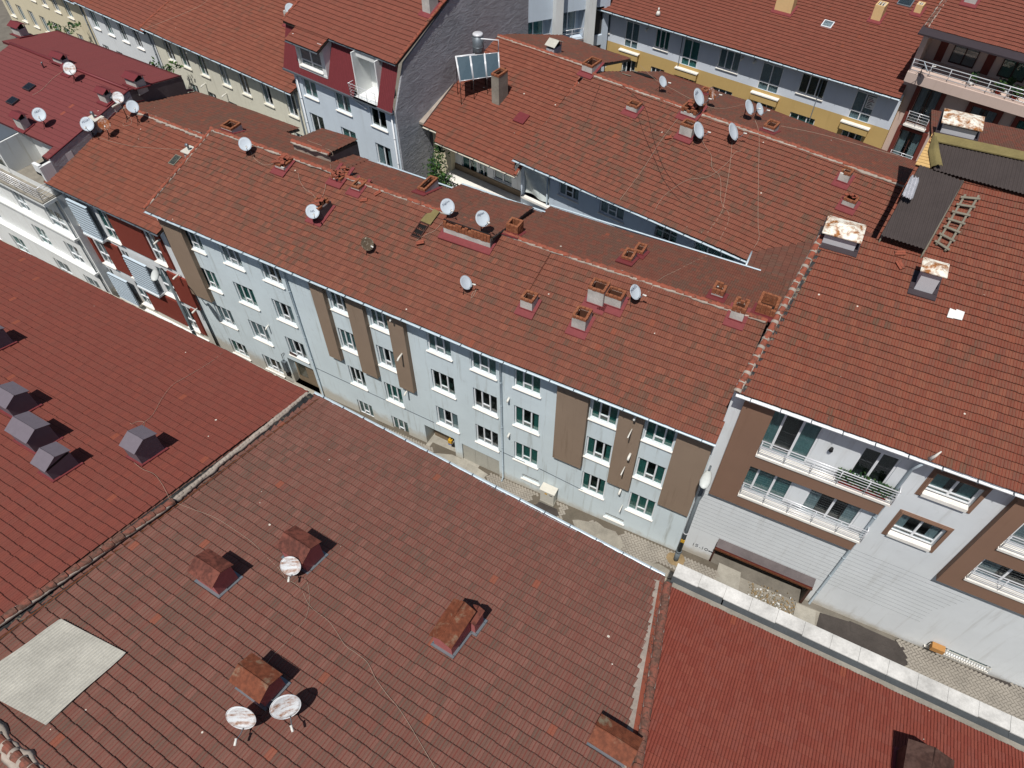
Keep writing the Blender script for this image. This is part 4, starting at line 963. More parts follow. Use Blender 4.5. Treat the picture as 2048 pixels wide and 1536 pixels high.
# ================================================================== red and white striped building (left of the long one)
W2B = Wall(W1.p(-23.2, 0, .1), -31)
STR = thing('apartment_building', 'apartment building striped dark red and white with pale blue slatted balcony screens', 'building', W2B.p(-4, 0))
mbx = lambda W: (W.o, W.t, UP, W.n)
rows2 = [(6.1, 8.45, [('w', 640, 245, 705, 275), ('s', 705, 275, 868, 362), ('w', 870, 345, 985, 405), ('r', 985, 405, 1245, 515), ('w', 1245, 515, 1345, 560), ('r', 1345, 560, 1390, 578)]),
         (3.05, 5.35, [('r', 690, 490, 835, 545), ('w', 835, 545, 940, 600), ('r', 940, 600, 1060, 650), ('w', 1060, 650, 1130, 690), ('s', 1130, 690, 1318, 800), ('w', 1325, 775, 1440, 832), ('r', 1440, 832, 1590, 895)]),
         (.4, 2.45, [('r', 880, 740, 935, 772), ('w', 935, 772, 997, 803), ('s', 997, 803, 1150, 885), ('w', 1150, 870, 1250, 930), ('r', 1250, 930, 1505, 1035), ('w', 1505, 1035, 1605, 1090), ('r', 1605, 1090, 1645, 1108)])]
opsS = []; items = []
for z0, z1, L_ in rows2:
    for k, x0, y0, x1, y1 in L_:
        ua = W2B.at(x0 / 4, 384 + y0 / 4)[0]; ub = W2B.at(x1 / 4, 384 + y1 / 4)[0]
        if k == 'w': opsS.append((ua + .04, ub - .04, z0, z1))
        items.append((k, ua, ub, z0, z1))
opsS += [(-5.6, -3.6, -3.3, -.7), (-1.9, -.6, -2.6, -.5)]
facade(W2B, STR, -8.95, 1.0, -3.5, 9.25, opsS, 'wall_pale')
for k, ua, ub, z0, z1 in items:
    if k == 'w': window(W2B, STR, ua + .04, ub - .04, z0, z1, panes=2, transom='full', curtain='curtain', off=.12, inset=.16)
    if k == 'r':
        mb = MB(); mb.box(mbx(W2B), (ua, ub), (z0 - .08, z1 + .15), (.003, .12)); mb.build('wall_panel', [M['red_panel']], STR)
    if k == 's':
        mb = MB(); n = 11; h = z1 - z0 + .1; mb.box(mbx(W2B), (ua + .03, ub - .03), (z0 - .1, z1), (.3, .425), 2)  # dark backing sheet paints the shade between the slats
        for i in range(n): z = z0 - .15 + h * i / n; b = [W2B.p(ua, z, .432), W2B.p(ub, z, .432), W2B.p(ub, z + h / n * .58, .427), W2B.p(ua, z + h / n * .58, .427)]; mb.hexa(b, [p + W2B.n * .012 for p in b])
        for u in (ua + .02, ub - .06): mb.box(mbx(W2B), (u, u + .05), (z0 - .2, z1), (.36, .41))
        mb.box(mbx(W2B), (ua, ub), (z0 - .3, z0 - .16), (0, .5), 1); mb.box(mbx(W2B), (ua, ub), (z1 - .02, z1 + .02), (.28, .43), 0)
        mb.build('balcony_screen', [M['shutter_blue'], M['wall_pale'], M['gutter_dark']], STR)
mb = MB(); mb.box(mbx(W2B), (-5.6, -3.6), (-3.3, -.7), (-.3, -.25)); mb.build('door', [M['garage']], STR)
mb = MB(); mb.box(mbx(W2B), (-1.9, -.6), (-2.6, -.5), (-.3, -.25)); mb.build('door', [M['frame_brown']], STR)
mb = MB(); mb.box(mbx(W2B), (-6.6, .4), (-.42, -.3), (0, .5)); mb.build('canopy', [M['wall_white']], STR)
for (x, y) in ((312, 484), (350, 554), (388, 622)): vent_stub(W2B, STR, x, y, .45, .055, .12, .05)
ES = W2B.p(0, 9.35, 1.2); zS = W2B.at(318, 470, .6)[1]
RS_ = Roof(W2B.p(0, zS, .6), -31, .28)
rl, rr_ = RS_.on(90, 365)[0], 1.35; MS = RS_.on(255, 215)[1]
rS = tiles(RS_, [[(rl, 0), (rr_, 0), (rr_ - .2, MS), (rl + .25, MS)]], 'tile_orange', STR, seed=8)
QS = RS_.rear(0, MS)
tiles(QS, [[(rl + .2, 1.2), (rr_ - .1, 1.2), (rr_ - .2, MS), (rl + .25, MS)]], 'tile_rear', STR, seed=9, segs=6)
ridge([RS_.w(rl + .25, MS), RS_.w(rr_ - .2, MS)], rS, seed=8, msz=2.2)
ridge([RS_.w(rl, 0), RS_.w(rl + .25, MS)], rS, 'ridge_dull', seed=9, r=.09, msz=.4)
gutter(W2B.p(rl, zS - .08, .66), W2B.p(rr_, zS - .08, .66), STR, mat='gutter_dark', r=.05)
downpipe([W2B.p(-8.5, zS - .1, .1), W2B.p(-8.5, -3, .1)], STR, mat='galv')
sidewall([(W2B.p(-8.95, -3.5), W2B.p(-8.95, -3.5, -11), W2B.p(-8.95, 9.2, -11), W2B.p(-8.95, 9.2)), (W2B.p(1, -3.5, -11.5), W2B.p(-8.95, -3.5, -11.5), W2B.p(-8.95, 9, -11.5), W2B.p(1, 9, -11.5))], STR, 'wall_pale')
for bl, br, tp, d in (((186, 262), (202, 266), (186, 233), .55), ((222, 224), (234, 228), (221, 205), .6), ((371, 318), (384, 322), (371, 300), .55)):
    u0, u1, m0 = cbase(RS_, bl, br); zt = height_over(tp[0], tp[1], RS_.w(u0, m0)); fr = (RS_.o * np.array([1, 1, 0]), RS_.t, RS_.m, UP)
    mb = MB(); mb.box(fr, (u0, u1), (m0, m0 + d), (RS_.w(0, m0)[2] - .3, zt - .06), 0); mb.box(fr, (u0 - .1, u1 + .1), (m0 - .1, m0 + d + .1), (zt - .06, zt), 1)
    c = fr[0] + fr[1] * (u0 + u1) / 2 + fr[2] * (m0 + d / 2) + UP * zt; mb.tube([c, c + UP * .3], .06, 10, 2); mb.tube([c + UP * .3, c + UP * .36 - RS_.m * .1], .1, 10, 2)
    mb.build('chimney', [M['plaster_chim'], M['beige'], M['flash_zinc']], rS)
c0 = RS_.on(337, 328); mb = MB(); fr = (RS_.w(*c0), RS_.t, RS_.sv, RS_.nv); mb.box(fr, (0, .5), (0, .75), (0, .09), 0); mb.box(fr, (.05, .45), (.05, .7), (.09, .1), 1); mb.build('skylight', [M['wood_grey'], M['glass']], rS)
# ================================================================== white building with maroon roof, far left
W3 = Wall((-28.2, 37.6), -32.5)
WHT = thing('apartment_building', 'white apartment building with ledges and a terrace under a maroon sheet-metal roof', 'building', W3.p(-5, 0))
win3 = []
L3_ = [(0, 5.41), (1, 2.46), (2, -.45)]
def px4(x, y): return x / 4, 384 + y / 4
wl = [[((190, 160), (280, 200)), ((410, 240), (560, 320))], [((-40, 215), (70, 290)), ((345, 410), (445, 465)), ((575, 510), (685, 575))], [((-10, 410), (60, 450)), ((165, 475), (270, 530)), ((495, 640), (605, 695)), ((715, 745), (830, 810))]]
zsill = [6.1, 3.15, .15]
for r, row in enumerate(wl):
    zz = [W3.at(*px4(*a))[1] for a, b in row]; z0 = sum(zz) / len(zz)
    for a, b in row: win3.append((W3.at(*px4(*a))[0], W3.at(*px4(*b))[0], z0 + .02, z0 + 1.7))
facade(W3, WHT, -16, .15, -3.5, 9.0, win3, 'wall_white')
for wd in win3: window(W3, WHT, *wd, panes=2, transom='full', curtain='curtain')
for k, z in enumerate((8.0, 5.1, 2.15)):
    mb = MB(); mb.box(mbx(W3), (-16, .0 if k else .2), (z + .25 * (k == 0), z + .16 + (k == 0) * .3), (.003, .36 if k else .9)); mb.build('ledge', [M['wall_white']], WHT)
sidewall([(W3.p(.15, -3.5), W3.p(.15, -3.5, -12), W3.p(.15, 8.9, -12), W3.p(.15, 8.9))], WHT, 'wall_pale')
R3 = Roof(P(92, 315, 10.7), -32, .2)
MR3 = R3.on(255, 180)[1]; nl = R3.on(108, 292)
r3 = tiles(R3, [[(-12, nl[1]), (.25, nl[1]), (.15, MR3), (-12, MR3)], [(nl[0] + .02, 0), (.25, 0), (.25, nl[1]), (nl[0] + .02, nl[1])]], 'tile_maroon', WHT, seed=12, lip=.014, amp=.012, sag=.02, wave=.0, jit=.1, stag=0, L=.36, edge='maroon_metal')
Q3 = R3.rear(0, MR3)
e3 = Q3.on(372, 156)[1]
b3 = [(-13, e3), (.1, e3), (.15, MR3), (-13, MR3)]
patch = tiles(Q3, [b3], 'tile_maroon', WHT, name='roof', seed=13, lip=.006, amp=.012, sag=.01, wave=0, jit=.05, L=4, w=.3, stag=0, edge='maroon_metal')
mb = MB()
mb.tube([R3.w(-12, MR3, .06), R3.w(.2, MR3, .06)], .1, 8)
mb.build('ridge_cap', [M['maroon_metal']], r3)
# gable wall that rises above the neighbour, and its flashing
mb = MB(); zlo = 7.0
pts = [R3.w(.2, 0), R3.w(.12, MR3), Q3.w(.1, e3)]
for a, b in ((pts[0], pts[1]), (pts[1], pts[2])):
    A = np.array([a[0], a[1], zlo]); B = np.array([b[0], b[1], zlo]); mb.hexa([A, B, b - UP * .05, a - UP * .05], [q + R3.t * .12 for q in (A, B, b - UP * .05, a - UP * .05)], 0 if a is pts[0] else 1)
mb.tube([p + R3.t * .1 + UP * .03 for p in pts], .05, 6, 2); mb.build('gable_wall', [M['wall_grey'], M['wall_dark'], M['maroon_metal']], WHT)
mb = MB(); b = [np.array([p[0], p[1], 0]) + R3.t * .14 for p in pts]; zs_ = RS_.w(rl, 0)[2]
mb.hexa([RS_.w(rl - .15, .2, .1), RS_.w(rl + .15, .2, .1), RS_.w(rl + .35, MS, .1), RS_.w(rl + .05, MS, .1)], [RS_.w(rl - .15, .2, .16), RS_.w(rl + .15, .2, .16), RS_.w(rl + .35, MS, .16), RS_.w(rl + .05, MS, .16)]); mb.hexa([QS.w(rl - .1, 1.3, .08), QS.w(rl + .25, 1.3, .08), QS.w(rl + .35, MS, .1), QS.w(rl + .05, MS, .1)], [QS.w(rl - .1, 1.3, .14), QS.w(rl + .25, 1.3, .14), QS.w(rl + .35, MS, .16), QS.w(rl + .05, MS, .16)]); mb.build('flashing', [M['maroon_metal']], WHT)
# terrace: back wall, cheek, floor, glazed door, railing, fascia
tz = 8.55; ti = .15
mb = MB(); mb.box(mbx(W3), (-16, ti), (tz - .12, tz), (-3.2, .9)); mb.build('terrace_floor', [M['screed']], WHT)
mb = MB()
zt3 = 10.6
mb.box(mbx(W3), (-16, -.1), (tz, zt3), (-2.3, -2.15)); mb.box(mbx(W3), (-.05, .15), (tz, zt3 - .1), (-2.2, .0)); mb.box(mbx(W3), (nl[0] - .2, .1), (zt3 - .55, zt3), (-.2, .0)); mb.box(mbx(W3), (-4.4, -4.2), (tz, zt3), (-2.2, .0)); mb.build('terrace_wall', [M['wall_white']], WHT)
mb = MB()
mb.box(mbx(W3), (-16, -4.3), (zt3 - .1, zt3 + .05), (-2.4, .1)); mb.build('eaves_board', [M['gutter_dark']], WHT)
wt = MB(); 
for x in (-6.6, -5.6, -4.6): wt.box(mbx(W3), (x, x + .07), (tz, zt3 - .1), (-.1, -.02))
wt.box(mbx(W3), (-6.6, -4.5), (tz + .9, tz + .96), (-.1, -.02)); g_ = wt.build('window', [M['pvc_grey']], WHT); wt = MB(); wt.box(mbx(W3), (-6.6, -4.5), (tz + .05, zt3 - .15), (-.07, -.06)); wt.build('pane', [M['glass']], g_)
wd_ = window(Wall(W3.p(0, 0, -2.14), -32.5), WHT, -1.6, -.4, tz + .05, zt3 - .3, panes=2, transom=None, sill=False, inset=-.02, curtain=None)
railing(W3.p(-16, tz + .04, .8), W3.p(.1, tz + .04, .8), WHT, h=.9, rails=4, r=.016, post=.9); railing(W3.p(.1, tz + .04, .8), W3.p(.1, tz + .04, .0), WHT, h=.9, rails=4, r=.016, post=.8)
downpipe([W3.p(-.1, 8.4, .1), W3.p(-.1, -3, .1)], WHT, mat='galv')
for i, (R, bl, br, tp, d, al, ww) in enumerate(((R3, (35, 258), (52, 262), (34, 226), .5, 'u', 0), (R3, (201, 204), (217, 209), (200, 178), .5, 'u', 0), (Q3, (26, 70), (46, 75), (26, 47), .6, 'u', 0), (Q3, (105, 125), (130, 131), (105, 109), .5, 'u', 0), (Q3, (254, 170), (275, 178), (250, 152), .7, 'm', 0), (R3, (129, 148), (140, 152), (128, 132), .5, 'u', 0))):
    if R is Q3:
        R_ = Roof(R.o, R.ang, R.s, R.side); R_.m = -R.m; R_.s = -R.s; R_.sv = (R_.m + UP * R_.s) / R_.k; R = R_
    chimney_hood(R, r3, bl, br, tp, d, body='plaster_chim', hood='maroon_metal', skirt='maroon_metal', over=.12, rise=.18, along='u', vent=.18)
for (x, y) in ((60, 176), (27, 204)):
    c0 = R3.on(x, y); mb = MB(); fr = (R3.w(*c0), R3.t, R3.sv, R3.nv); mb.box(fr, (-.35, .35), (-.3, .3), (0, .14), 0); mb.box(fr, (-.3, .3), (-.25, .25), (.14, .15), 1); mb.build('skylight', [M['flash_dark'], M['glass']], r3)
c0 = R3.wp(88, 136); mb = MB(); mb.tube([c0, c0 + UP * .35, c0 + UP * .4 + R3.t * .1], .05, 8); mb.build('vent_pipe', [M['flash_zinc']], r3)
# ================================================================== block behind the courtyard (centre right)
E8 = P(1028, 318, 10.6)
R8 = Roof(E8, -38, .29); U8 = R8.on(1500, 527)[0]
M8 = R8.on(1364, 212)[1]
MID = thing('apartment_building', 'grey blue apartment block behind the courtyard, its tiled roof crossed by many loose cables', 'building', R8.w(8, .6, -10.6))
W8 = Wall(R8.w(0, .95), -38)
ru = U8 + 5.2
r8 = tiles(R8, [[(-.05, 0), (U8, 0), (ru, 3.2), (ru, M8), (-.05, M8)]], 'tile_mid', MID, seed=14)
Q8 = R8.rear(0, M8)
tiles(Q8, [[(1.9, 1.5), (ru + 1.5, 2.5), (ru + 1.5, M8), (-.05, M8)]], 'tile_rear', MID, seed=15, segs=6)
ridge([R8.w(-.05, M8), R8.w(7, M8, -.03), R8.w(14, M8, .02), R8.w(ru, M8)], r8, seed=14, msz=1.5)
gutter(R8.w(-.1, -.06, -.05), R8.w(U8, -.06, -.05), MID, r=.08)
z8 = 10.5
w8 = []
for (a, b, h) in (((1116, 401), (1155, 417), 1.25), ((1197, 431), (1245, 449), 1.35), ((1308, 470), (1352, 482), 1.25), ((1385, 500), (1470, 520), 1.5)):
    ua, za = W8.at(*a); ub, _ = W8.at(*b); w8.append((ua, ub, 8.75 if h < 1.5 else 8.4, 10.2))
bay = (W8.at(1048, 385)[0], W8.at(1098, 400)[0], 7.6, 10.35, 1.3, 0)
facade(W8, MID, -.2, U8 - .5, -2, 10.55, w8 + [bay], 'wall_blue2')
for i, wd in enumerate(w8): window(W8, MID, *wd, panes=3, transom='mid' if i < 2 else ('full' if i == 2 else None), frame='pvc' if i != 2 else 'pvc_grey', curtain=None if i >= 2 else 'curtain')
# netted balcony
mb = MB(); us = np.linspace(bay[0] + .05, bay[1] - .05, 14)
vs = []
for i, u in enumerate(us):
    top = 10.15 - .5 * math.sin(i / 13 * 3.14) * .6
    for k, z in enumerate(np.linspace(7.75, top, 8)): vs.append(W8.p(u, z, -.05 - .12 * math.sin(k * .9 + i * .5)))
mb.add(vs, [(i * 8 + k, (i + 1) * 8 + k, (i + 1) * 8 + k + 1, i * 8 + k + 1) for i in range(13) for k in range(7)], 0, True); mb.build('balcony_netting', [M['curtain']], MID)
mb = MB(); mb.box(mbx(W8), (bay[0] - .1, bay[1] + .1), (7.45, 7.6), (-.3, .25)); mb.build('balcony_slab', [M['marble']], MID)
downpipe([W8.p(1.9, 10.5, .08), W8.p(1.9, 3, .08)], MID, mat='gutter')
sidewall([(W8.p(-.2, -2), W8.p(-.2, 10.5), W8.p(-.2, 10.5, -13), W8.p(-.2, -2, -13)), (W8.p(U8 - .5, -2), W8.p(U8 - .5, -2, -12), W8.p(U8 - .5, 10.5, -12), W8.p(U8 - .5, 10.5)), (W8.p(U8 + 6, -2, -13), W8.p(-.2, -2, -13), W8.p(-.2, 10.2, -13), W8.p(U8 + 6, 10.2, -13))], MID, 'wall_blue2')
# cross roof that closes the courtyard on the right
a0, a1 = P(1492, 531, 10.75), P(1504, 503, 10.75); dd = a1 - a0; ang_x = math.degrees(math.atan2(dd[1], dd[0]))
RX = Roof(a0, ang_x, .22, -1); LX = np.linalg.norm(dd)
mx = 6.0
rx = tiles(RX, [[(-4.6, 1.6), (0, 0), (LX, 0), (LX + 4.5, 3.0), (LX + 5.5, mx), (-4.6, mx)]], 'tile_old', MID, seed=16, segs=6)
mb = MB(); mb.tube([RX.w(-.05, 0, .0), RX.w(LX + .05, 0, .0)], .06, 8); mb.build('gutter', [M['gutter']], MID)
sidewall([(RX.w(-.1, .25, -.1), RX.w(LX + .1, .25, -.1), RX.w(LX + .1, .25, -12), RX.w(-.1, .25, -12))], MID, 'wall_blue2')
for i, (bl, br, tp, d, c_, bk, cv) in enumerate((((1250, 224), (1273, 229), (1252, 206), .6, 1, 0, None), ((1357, 271), (1380, 281), (1358, 245), .65, 1, 0, None), ((1359, 232), (1390, 240), (1361, 212), 1.1, 2, .25, 5), ((1672, 365), (1693, 370), (1676, 340), .6, 1, .2, None), ((1162, 146), (1184, 151), (1162, 125), 1.1, 1, 0, None), ((1680, 413), (1705, 421), (1684, 394), .5, 1, 0, 4))):
    chimney_brick(R8, r8, bl, br, tp, d, courses=c_, seed=40 + i, broken=bk, cover=cv)
def rear_stack2(Rr, roof, *a, **k):
    R_ = Roof(Rr.o, Rr.ang, Rr.s, Rr.side); R_.m = -Rr.m; R_.s = -Rr.s; R_.sv = (R_.m + UP * R_.s) / R_.k; return chimney_brick(R_, roof, *a, **k)
rear_stack2(Q8, r8, (1522, 262), (1548, 267), (1524, 248), .8, courses=1, seed=50); rear_stack2(Q8, r8, (1400, 186), (1412, 190), (1402, 178), .5, courses=1, seed=51)
# fallen-in hole and loose battens on the rear slope
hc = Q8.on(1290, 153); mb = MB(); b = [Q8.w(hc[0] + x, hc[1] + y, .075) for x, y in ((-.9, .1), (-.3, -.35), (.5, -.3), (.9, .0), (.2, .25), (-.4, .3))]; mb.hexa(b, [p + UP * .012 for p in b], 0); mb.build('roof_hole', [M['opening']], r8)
mb = MB()
for (x0, y0, x1, y1) in ((1240, 142, 1250, 138), (1262, 141, 1275, 144), (1244, 147, 1262, 152)): mb.tube([Q8.wp(x0, y0, .1), Q8.wp(x1, y1, .12)], .035, 4)
mb.build('loose_batten', [M['wood_grey']], r8)
# ================================================================== low house with vine terrace and solar collectors
E9 = P(1030, 352, 9.7)
R9 = Roof(E9, -37, .3); W9 = Wall(R9.w(0, .5), -37)
VIN = thing('house', 'house with a vine-grown terrace and solar collectors on its brick-red tiled roof', 'house', R9.w(-4, 1, -9.7))
n1 = R9.on(868, 286); n2 = R9.on(873, 262); n3 = R9.on(850, 247); t9 = R9.on(965, 64); M9 = 9.3
r9 = tiles(R9, [[(n1[0], 0), (.0, 0), (-.6, n2[1]), (n2[0], n2[1])], [(n3[0], n2[1]), (-.6, n2[1]), (-.95, M9), (n3[0] - .9, M9)]], 'tile_orange', VIN, seed=17)
Q9 = R9.rear(0, M9)
tiles(Q9, [[(n3[0] + 1, 3.5), (-1, 3.5), (-.95, M9), (n3[0] - .9, M9)]], 'tile_rear', VIN, seed=18, segs=6)
ridge([R9.w(n3[0] - .9, M9), R9.w(-.95, M9)], r9, seed=17, msz=1.0)
ridge([R9.w(.0, 0, .05), R9.w(-.95, M9, .05)], r9, seed=18, r=.1, msz=.3)
mb = MB(); b = [R9.w(n3[0] - .35, n2[1], .0), R9.w(n3[0] + .05, n2[1], .0), R9.w(n3[0] - .85, M9, .0), R9.w(n3[0] - 1.25, M9, .0)]; mb.hexa(b, [p + UP * .16 for p in b]); mb.build('verge', [M['mortar']], r9)
gutter(R9.w(n1[0], -.06, -.03), R9.w(0, -.06, -.03), VIN, mat='gutter_cream', r=.06); gutter(R9.w(n3[0], n2[1] - .1, -.03), R9.w(n2[0], n2[1] - .1, -.03), VIN, mat='gutter_cream', r=.06)
WB = Wall(R9.w(0, 1.9), -37)
ops9 = [(-5.9, -4.6, 6.9, 9.0), (-4.45, -3.7, 6.72, 9.0), (-3.2, -1.7, 7.2, 8.9)]
facade(WB, VIN, n1[0] - .2, .2, -2, 9.9, ops9, 'wall_pale')
for o in ops9: window(WB, VIN, *o, panes=2, transom=None, curtain=None, sill=False)
mb = MB(); mb.box(mbx(WB), (n1[0] - .2, .2), (6.55, 6.7), (0, 2.6), 0); mb.box(mbx(WB), (n1[0] - .2, .2), (6.7, 7.15), (.003, .05), 1); mb.box(mbx(WB), (n1[0], .2), (6.7, 6.78), (2.35, 2.6), 2); mb.build('terrace_slab', [M['marble'], M['door_wood'], M['marble']], VIN)
railing(WB.p(n1[0], 6.75, 2.45), WB.p(.2, 6.75, 2.45), VIN, h=.9, rails=1, mat='iron', bal=.15, r=.028)
mb = MB(); mb.box(mbx(WB), (n1[0] - 1.6, n1[0] - .1), (-2, 9.55), (-1.0, .4), 0); mb.build('wall', [M['wall_tan']], VIN)
chimney_brick(R9, r9, (983, 207), (999, 211), (982, 146), .95, courses=1, seed=60, mat='screed', skirt=False)
c0 = R9.on(1043, 238); mb = MB(); fr = (R9.w(*c0), R9.t, R9.sv, R9.nv); mb.box(fr, (-.4, .4), (-.4, .4), (0, .12)); mb.build('roof_hatch', [M['maroon_metal']], r9)
chimney_hood(R9, r9, (1092, 104), (1108, 108), (1100, 84), .9, body='wall_grey', hood='asbestos', skirt=None, rise=.25, vent=.2)
sidewall([(WB.p(.2, -2), WB.p(.2, -2, -13), WB.p(.2, 9.8, -13), WB.p(.2, 9.8))], VIN, 'wall_pale')
vine = thing('climbing_vine', 'green climbing vine spilling over the corner of the house terrace', 'plant', WB.p(n1[0] + .3, 6.7, 1.8))
cps = [WB.p(n1[0] + a, z, o) for a, z, o in ((-.1, 9.3, 1.2), (.0, 9.0, 1.6), (.2, 8.7, 1.9), (0, 8.3, 2.1), (.3, 8.0, 2.3), (.6, 7.7, 2.4), (.9, 7.6, 2.4), (.2, 7.5, 2.3), (-.2, 7.9, 2.1), (1.2, 7.5, 2.45), (-.1, 7.2, 2.3))]
leaves(cps, 900, .26, .09, ['leaf', 'leaf_dark', 'leaf'], 5, 'foliage', vine)
mb = MB(); mb.tube(smooth_path([WB.p(n1[0] - .1, 6.7, 2.0), WB.p(n1[0], 7.8, 2.0), WB.p(n1[0] + .1, 9.2, 1.4)]), .03, 6); mb.build('stem', [M['wood_grey']], vine)
# ================================================================== blue and white mansard house with the tall grey gable
W10 = Wall((-13.9, 46.8), -37)
MAN = thing('house', 'tall pale blue house with a dark red metal mansard and a bare grey gable wall', 'house', W10.p(4, 0))
def pxz(x, y): return 512 + x / 4, y / 4
w10 = []
for a, b, zt in (((395, 765), (505, 820), 0), ((650, 880), (770, 940), 0), ((930, 1005), (1055, 1065), 0)):
    ua, za = W10.at(*pxz(*a)); ub, _ = W10.at(*pxz(*b)); w10.append((ua, ub, za + .05, 11.35)); w10.append((ua + .0, ub + .0, za - 2.9, za - 1.2))
facade(W10, MAN, -.9, 8.35, 0, 11.65, w10, 'wall_house')
for wd in w10: window(W10, MAN, *wd, panes=2, transom=None)
GM = math.tan(math.radians(68))
mT = 14.35; mD = (mT - 11.65) / GM
# mansard slope: corrugated maroon sheets between the dormer and the loggia
dz0, dz1 = 12.1, 14.3
def man(u, z, off=0.0): return W10.p(u, z, .25 - (z - 11.65) / GM + off)
def corr(u0, u1, z0, z1, nm='mansard_cladding'):
    mb = MB(); N = max(2, int((u1 - u0) / .035)); vs = []
    for i in range(N + 1):
        u = u0 + (u1 - u0) * i / N; o = .018 * math.sin(i * math.pi / 2)
        vs += [man(u, z0, o), man(u, z1, o)]
    mb.add(vs, [(2 * i, 2 * i + 2, 2 * i + 3, 2 * i + 1) for i in range(N)])
    return mb.build(nm, [M['maroon_metal']], MAN)
dA = W10.at(604, 80)[0] - .1; dB = W10.at(655, 142)[0]; lA = W10.at(722, 150)[0]; lB = W10.at(764, 190)[0]
dA, dB, lA, lB = .1, 2.75, 5.1, 7.15
corr(-1.5, dA, 11.6, mT); corr(dA, dB, 11.6, 12.2); corr(dB, lA, 11.6, mT); corr(lB, 8.4, 11.6, mT)
# dormer
mb = MB(); 
def dbox(u0, u1, z0, z1, o0, o1, mi=0): mb.box(mbx(W10), (u0, u1), (z0, z1), (o0, o1), mi)
dbox(dA, dA + .12, 12.15, mT - .1, -1.1, .12); dbox(dB - .35, dB, 12.15, mT - .1, -1.1, .12); dbox(dA, dB, 12.05, 12.2, -1.0, .14); mb.build('dormer', [M['wall_white']], MAN)
window(W10, MAN, dA + .2, dB - .4, 12.3, mT - .25, panes=2, transom='low', off=.1, sd=.12, curtain=None)
mb = MB()
mb.box(mbx(W10), (lA, lB), (11.5, 11.62), (-1.4, .35)); mb.box(mbx(W10), (lA, lA + .08), (11.6, mT), (-1.4, -.1)); mb.box(mbx(W10), (lB - .08, lB), (11.6, mT), (-1.4, -.1)); mb.box(mbx(W10), (lA, lB), (11.6, mT), (-1.5, -1.4)); mb.box(mbx(W10), (lA - .05, lB), (mT - .35, mT - .02), (-.6, -.45)); mb.build('loggia', [M['wall_white']], MAN)
window(Wall(W10.p(0, 0, -1.38), -37), MAN, lB - 1.0, lB - .15, 11.65, 13.7, panes=2, transom=None, sill=False, inset=-.03, curtain='curtain')
railing(W10.p(lA - .2, 11.62, .32), W10.p(lB, 11.62, .32), MAN, h=.9, rails=4, r=.014, post=.7); railing(W10.p(lA - .2, 11.62, .32), W10.p(lA - .2, 11.62, -.3), MAN, h=.9, rails=4, r=.014, post=.7)
mb = MB(); mb.box(mbx(W10), (-1.5, 8.45), (11.5, 11.62), (.15, .36)); mb.build('eaves_board', [M['gutter_dark']], MAN)
R10 = Roof(W10.p(0, mT + .12, .25 - (mT - 11.65) / GM + .35), -37, .42)
r10 = tiles(R10, [[(-1.4, 0), (8.55, 0), (8.55, 7), (-1.4, 7)], [(dA - .2, -1.1), (dB + .1, -1.1), (dB + .1, 0), (dA - .2, 0)]], 'tile_new', MAN, seed=19)
gutter(R10.w(dB + .1, -.06, -.05), R10.w(8.5, -.06, -.05), MAN, mat='gutter_dark', r=.06); gutter(R10.w(dA - .2, -1.16, -.05), R10.w(dB + .1, -1.16, -.05), MAN, mat='gutter_dark', r=.06)
ridge([R10.w(8.5, 0), R10.w(8.5, 7)], r10, seed=19, r=.09, mortar=False); ridge([R10.w(-1.4, 0), R10.w(-1.4, 7)], r10, seed=20, r=.09, mortar=False)
chimney_plain(R10, r10, (845, 26), (861, 30), (845, -6), .8, body='plaster_chim')
gx = 8.38
prof = [(0, 0), (14, 0), (14, 14.6), (7.8, 17.3), (mD + .1, mT - .1), (0.0, 11.6)]
mb = MB(); A = [W10.p(gx, z, -d) for d, z in prof]; mb.hexa(A, [p + W10.t * .12 for p in A]); mb.build('gable_wall', [M['wall_grey']], MAN)
for u_ in (-.55, 8.15):
    downpipe([W10.p(u_, 11.5, .1), W10.p(u_, 0, .1)], MAN, mat='pvc')
mb = MB(); mb.tube([W10.p(lA - .05, 11.3, .12), W10.p(lA + .9, 11.05, .12)], .05, 8); mb.build('drain_pipe', [M['pvc']], MAN)
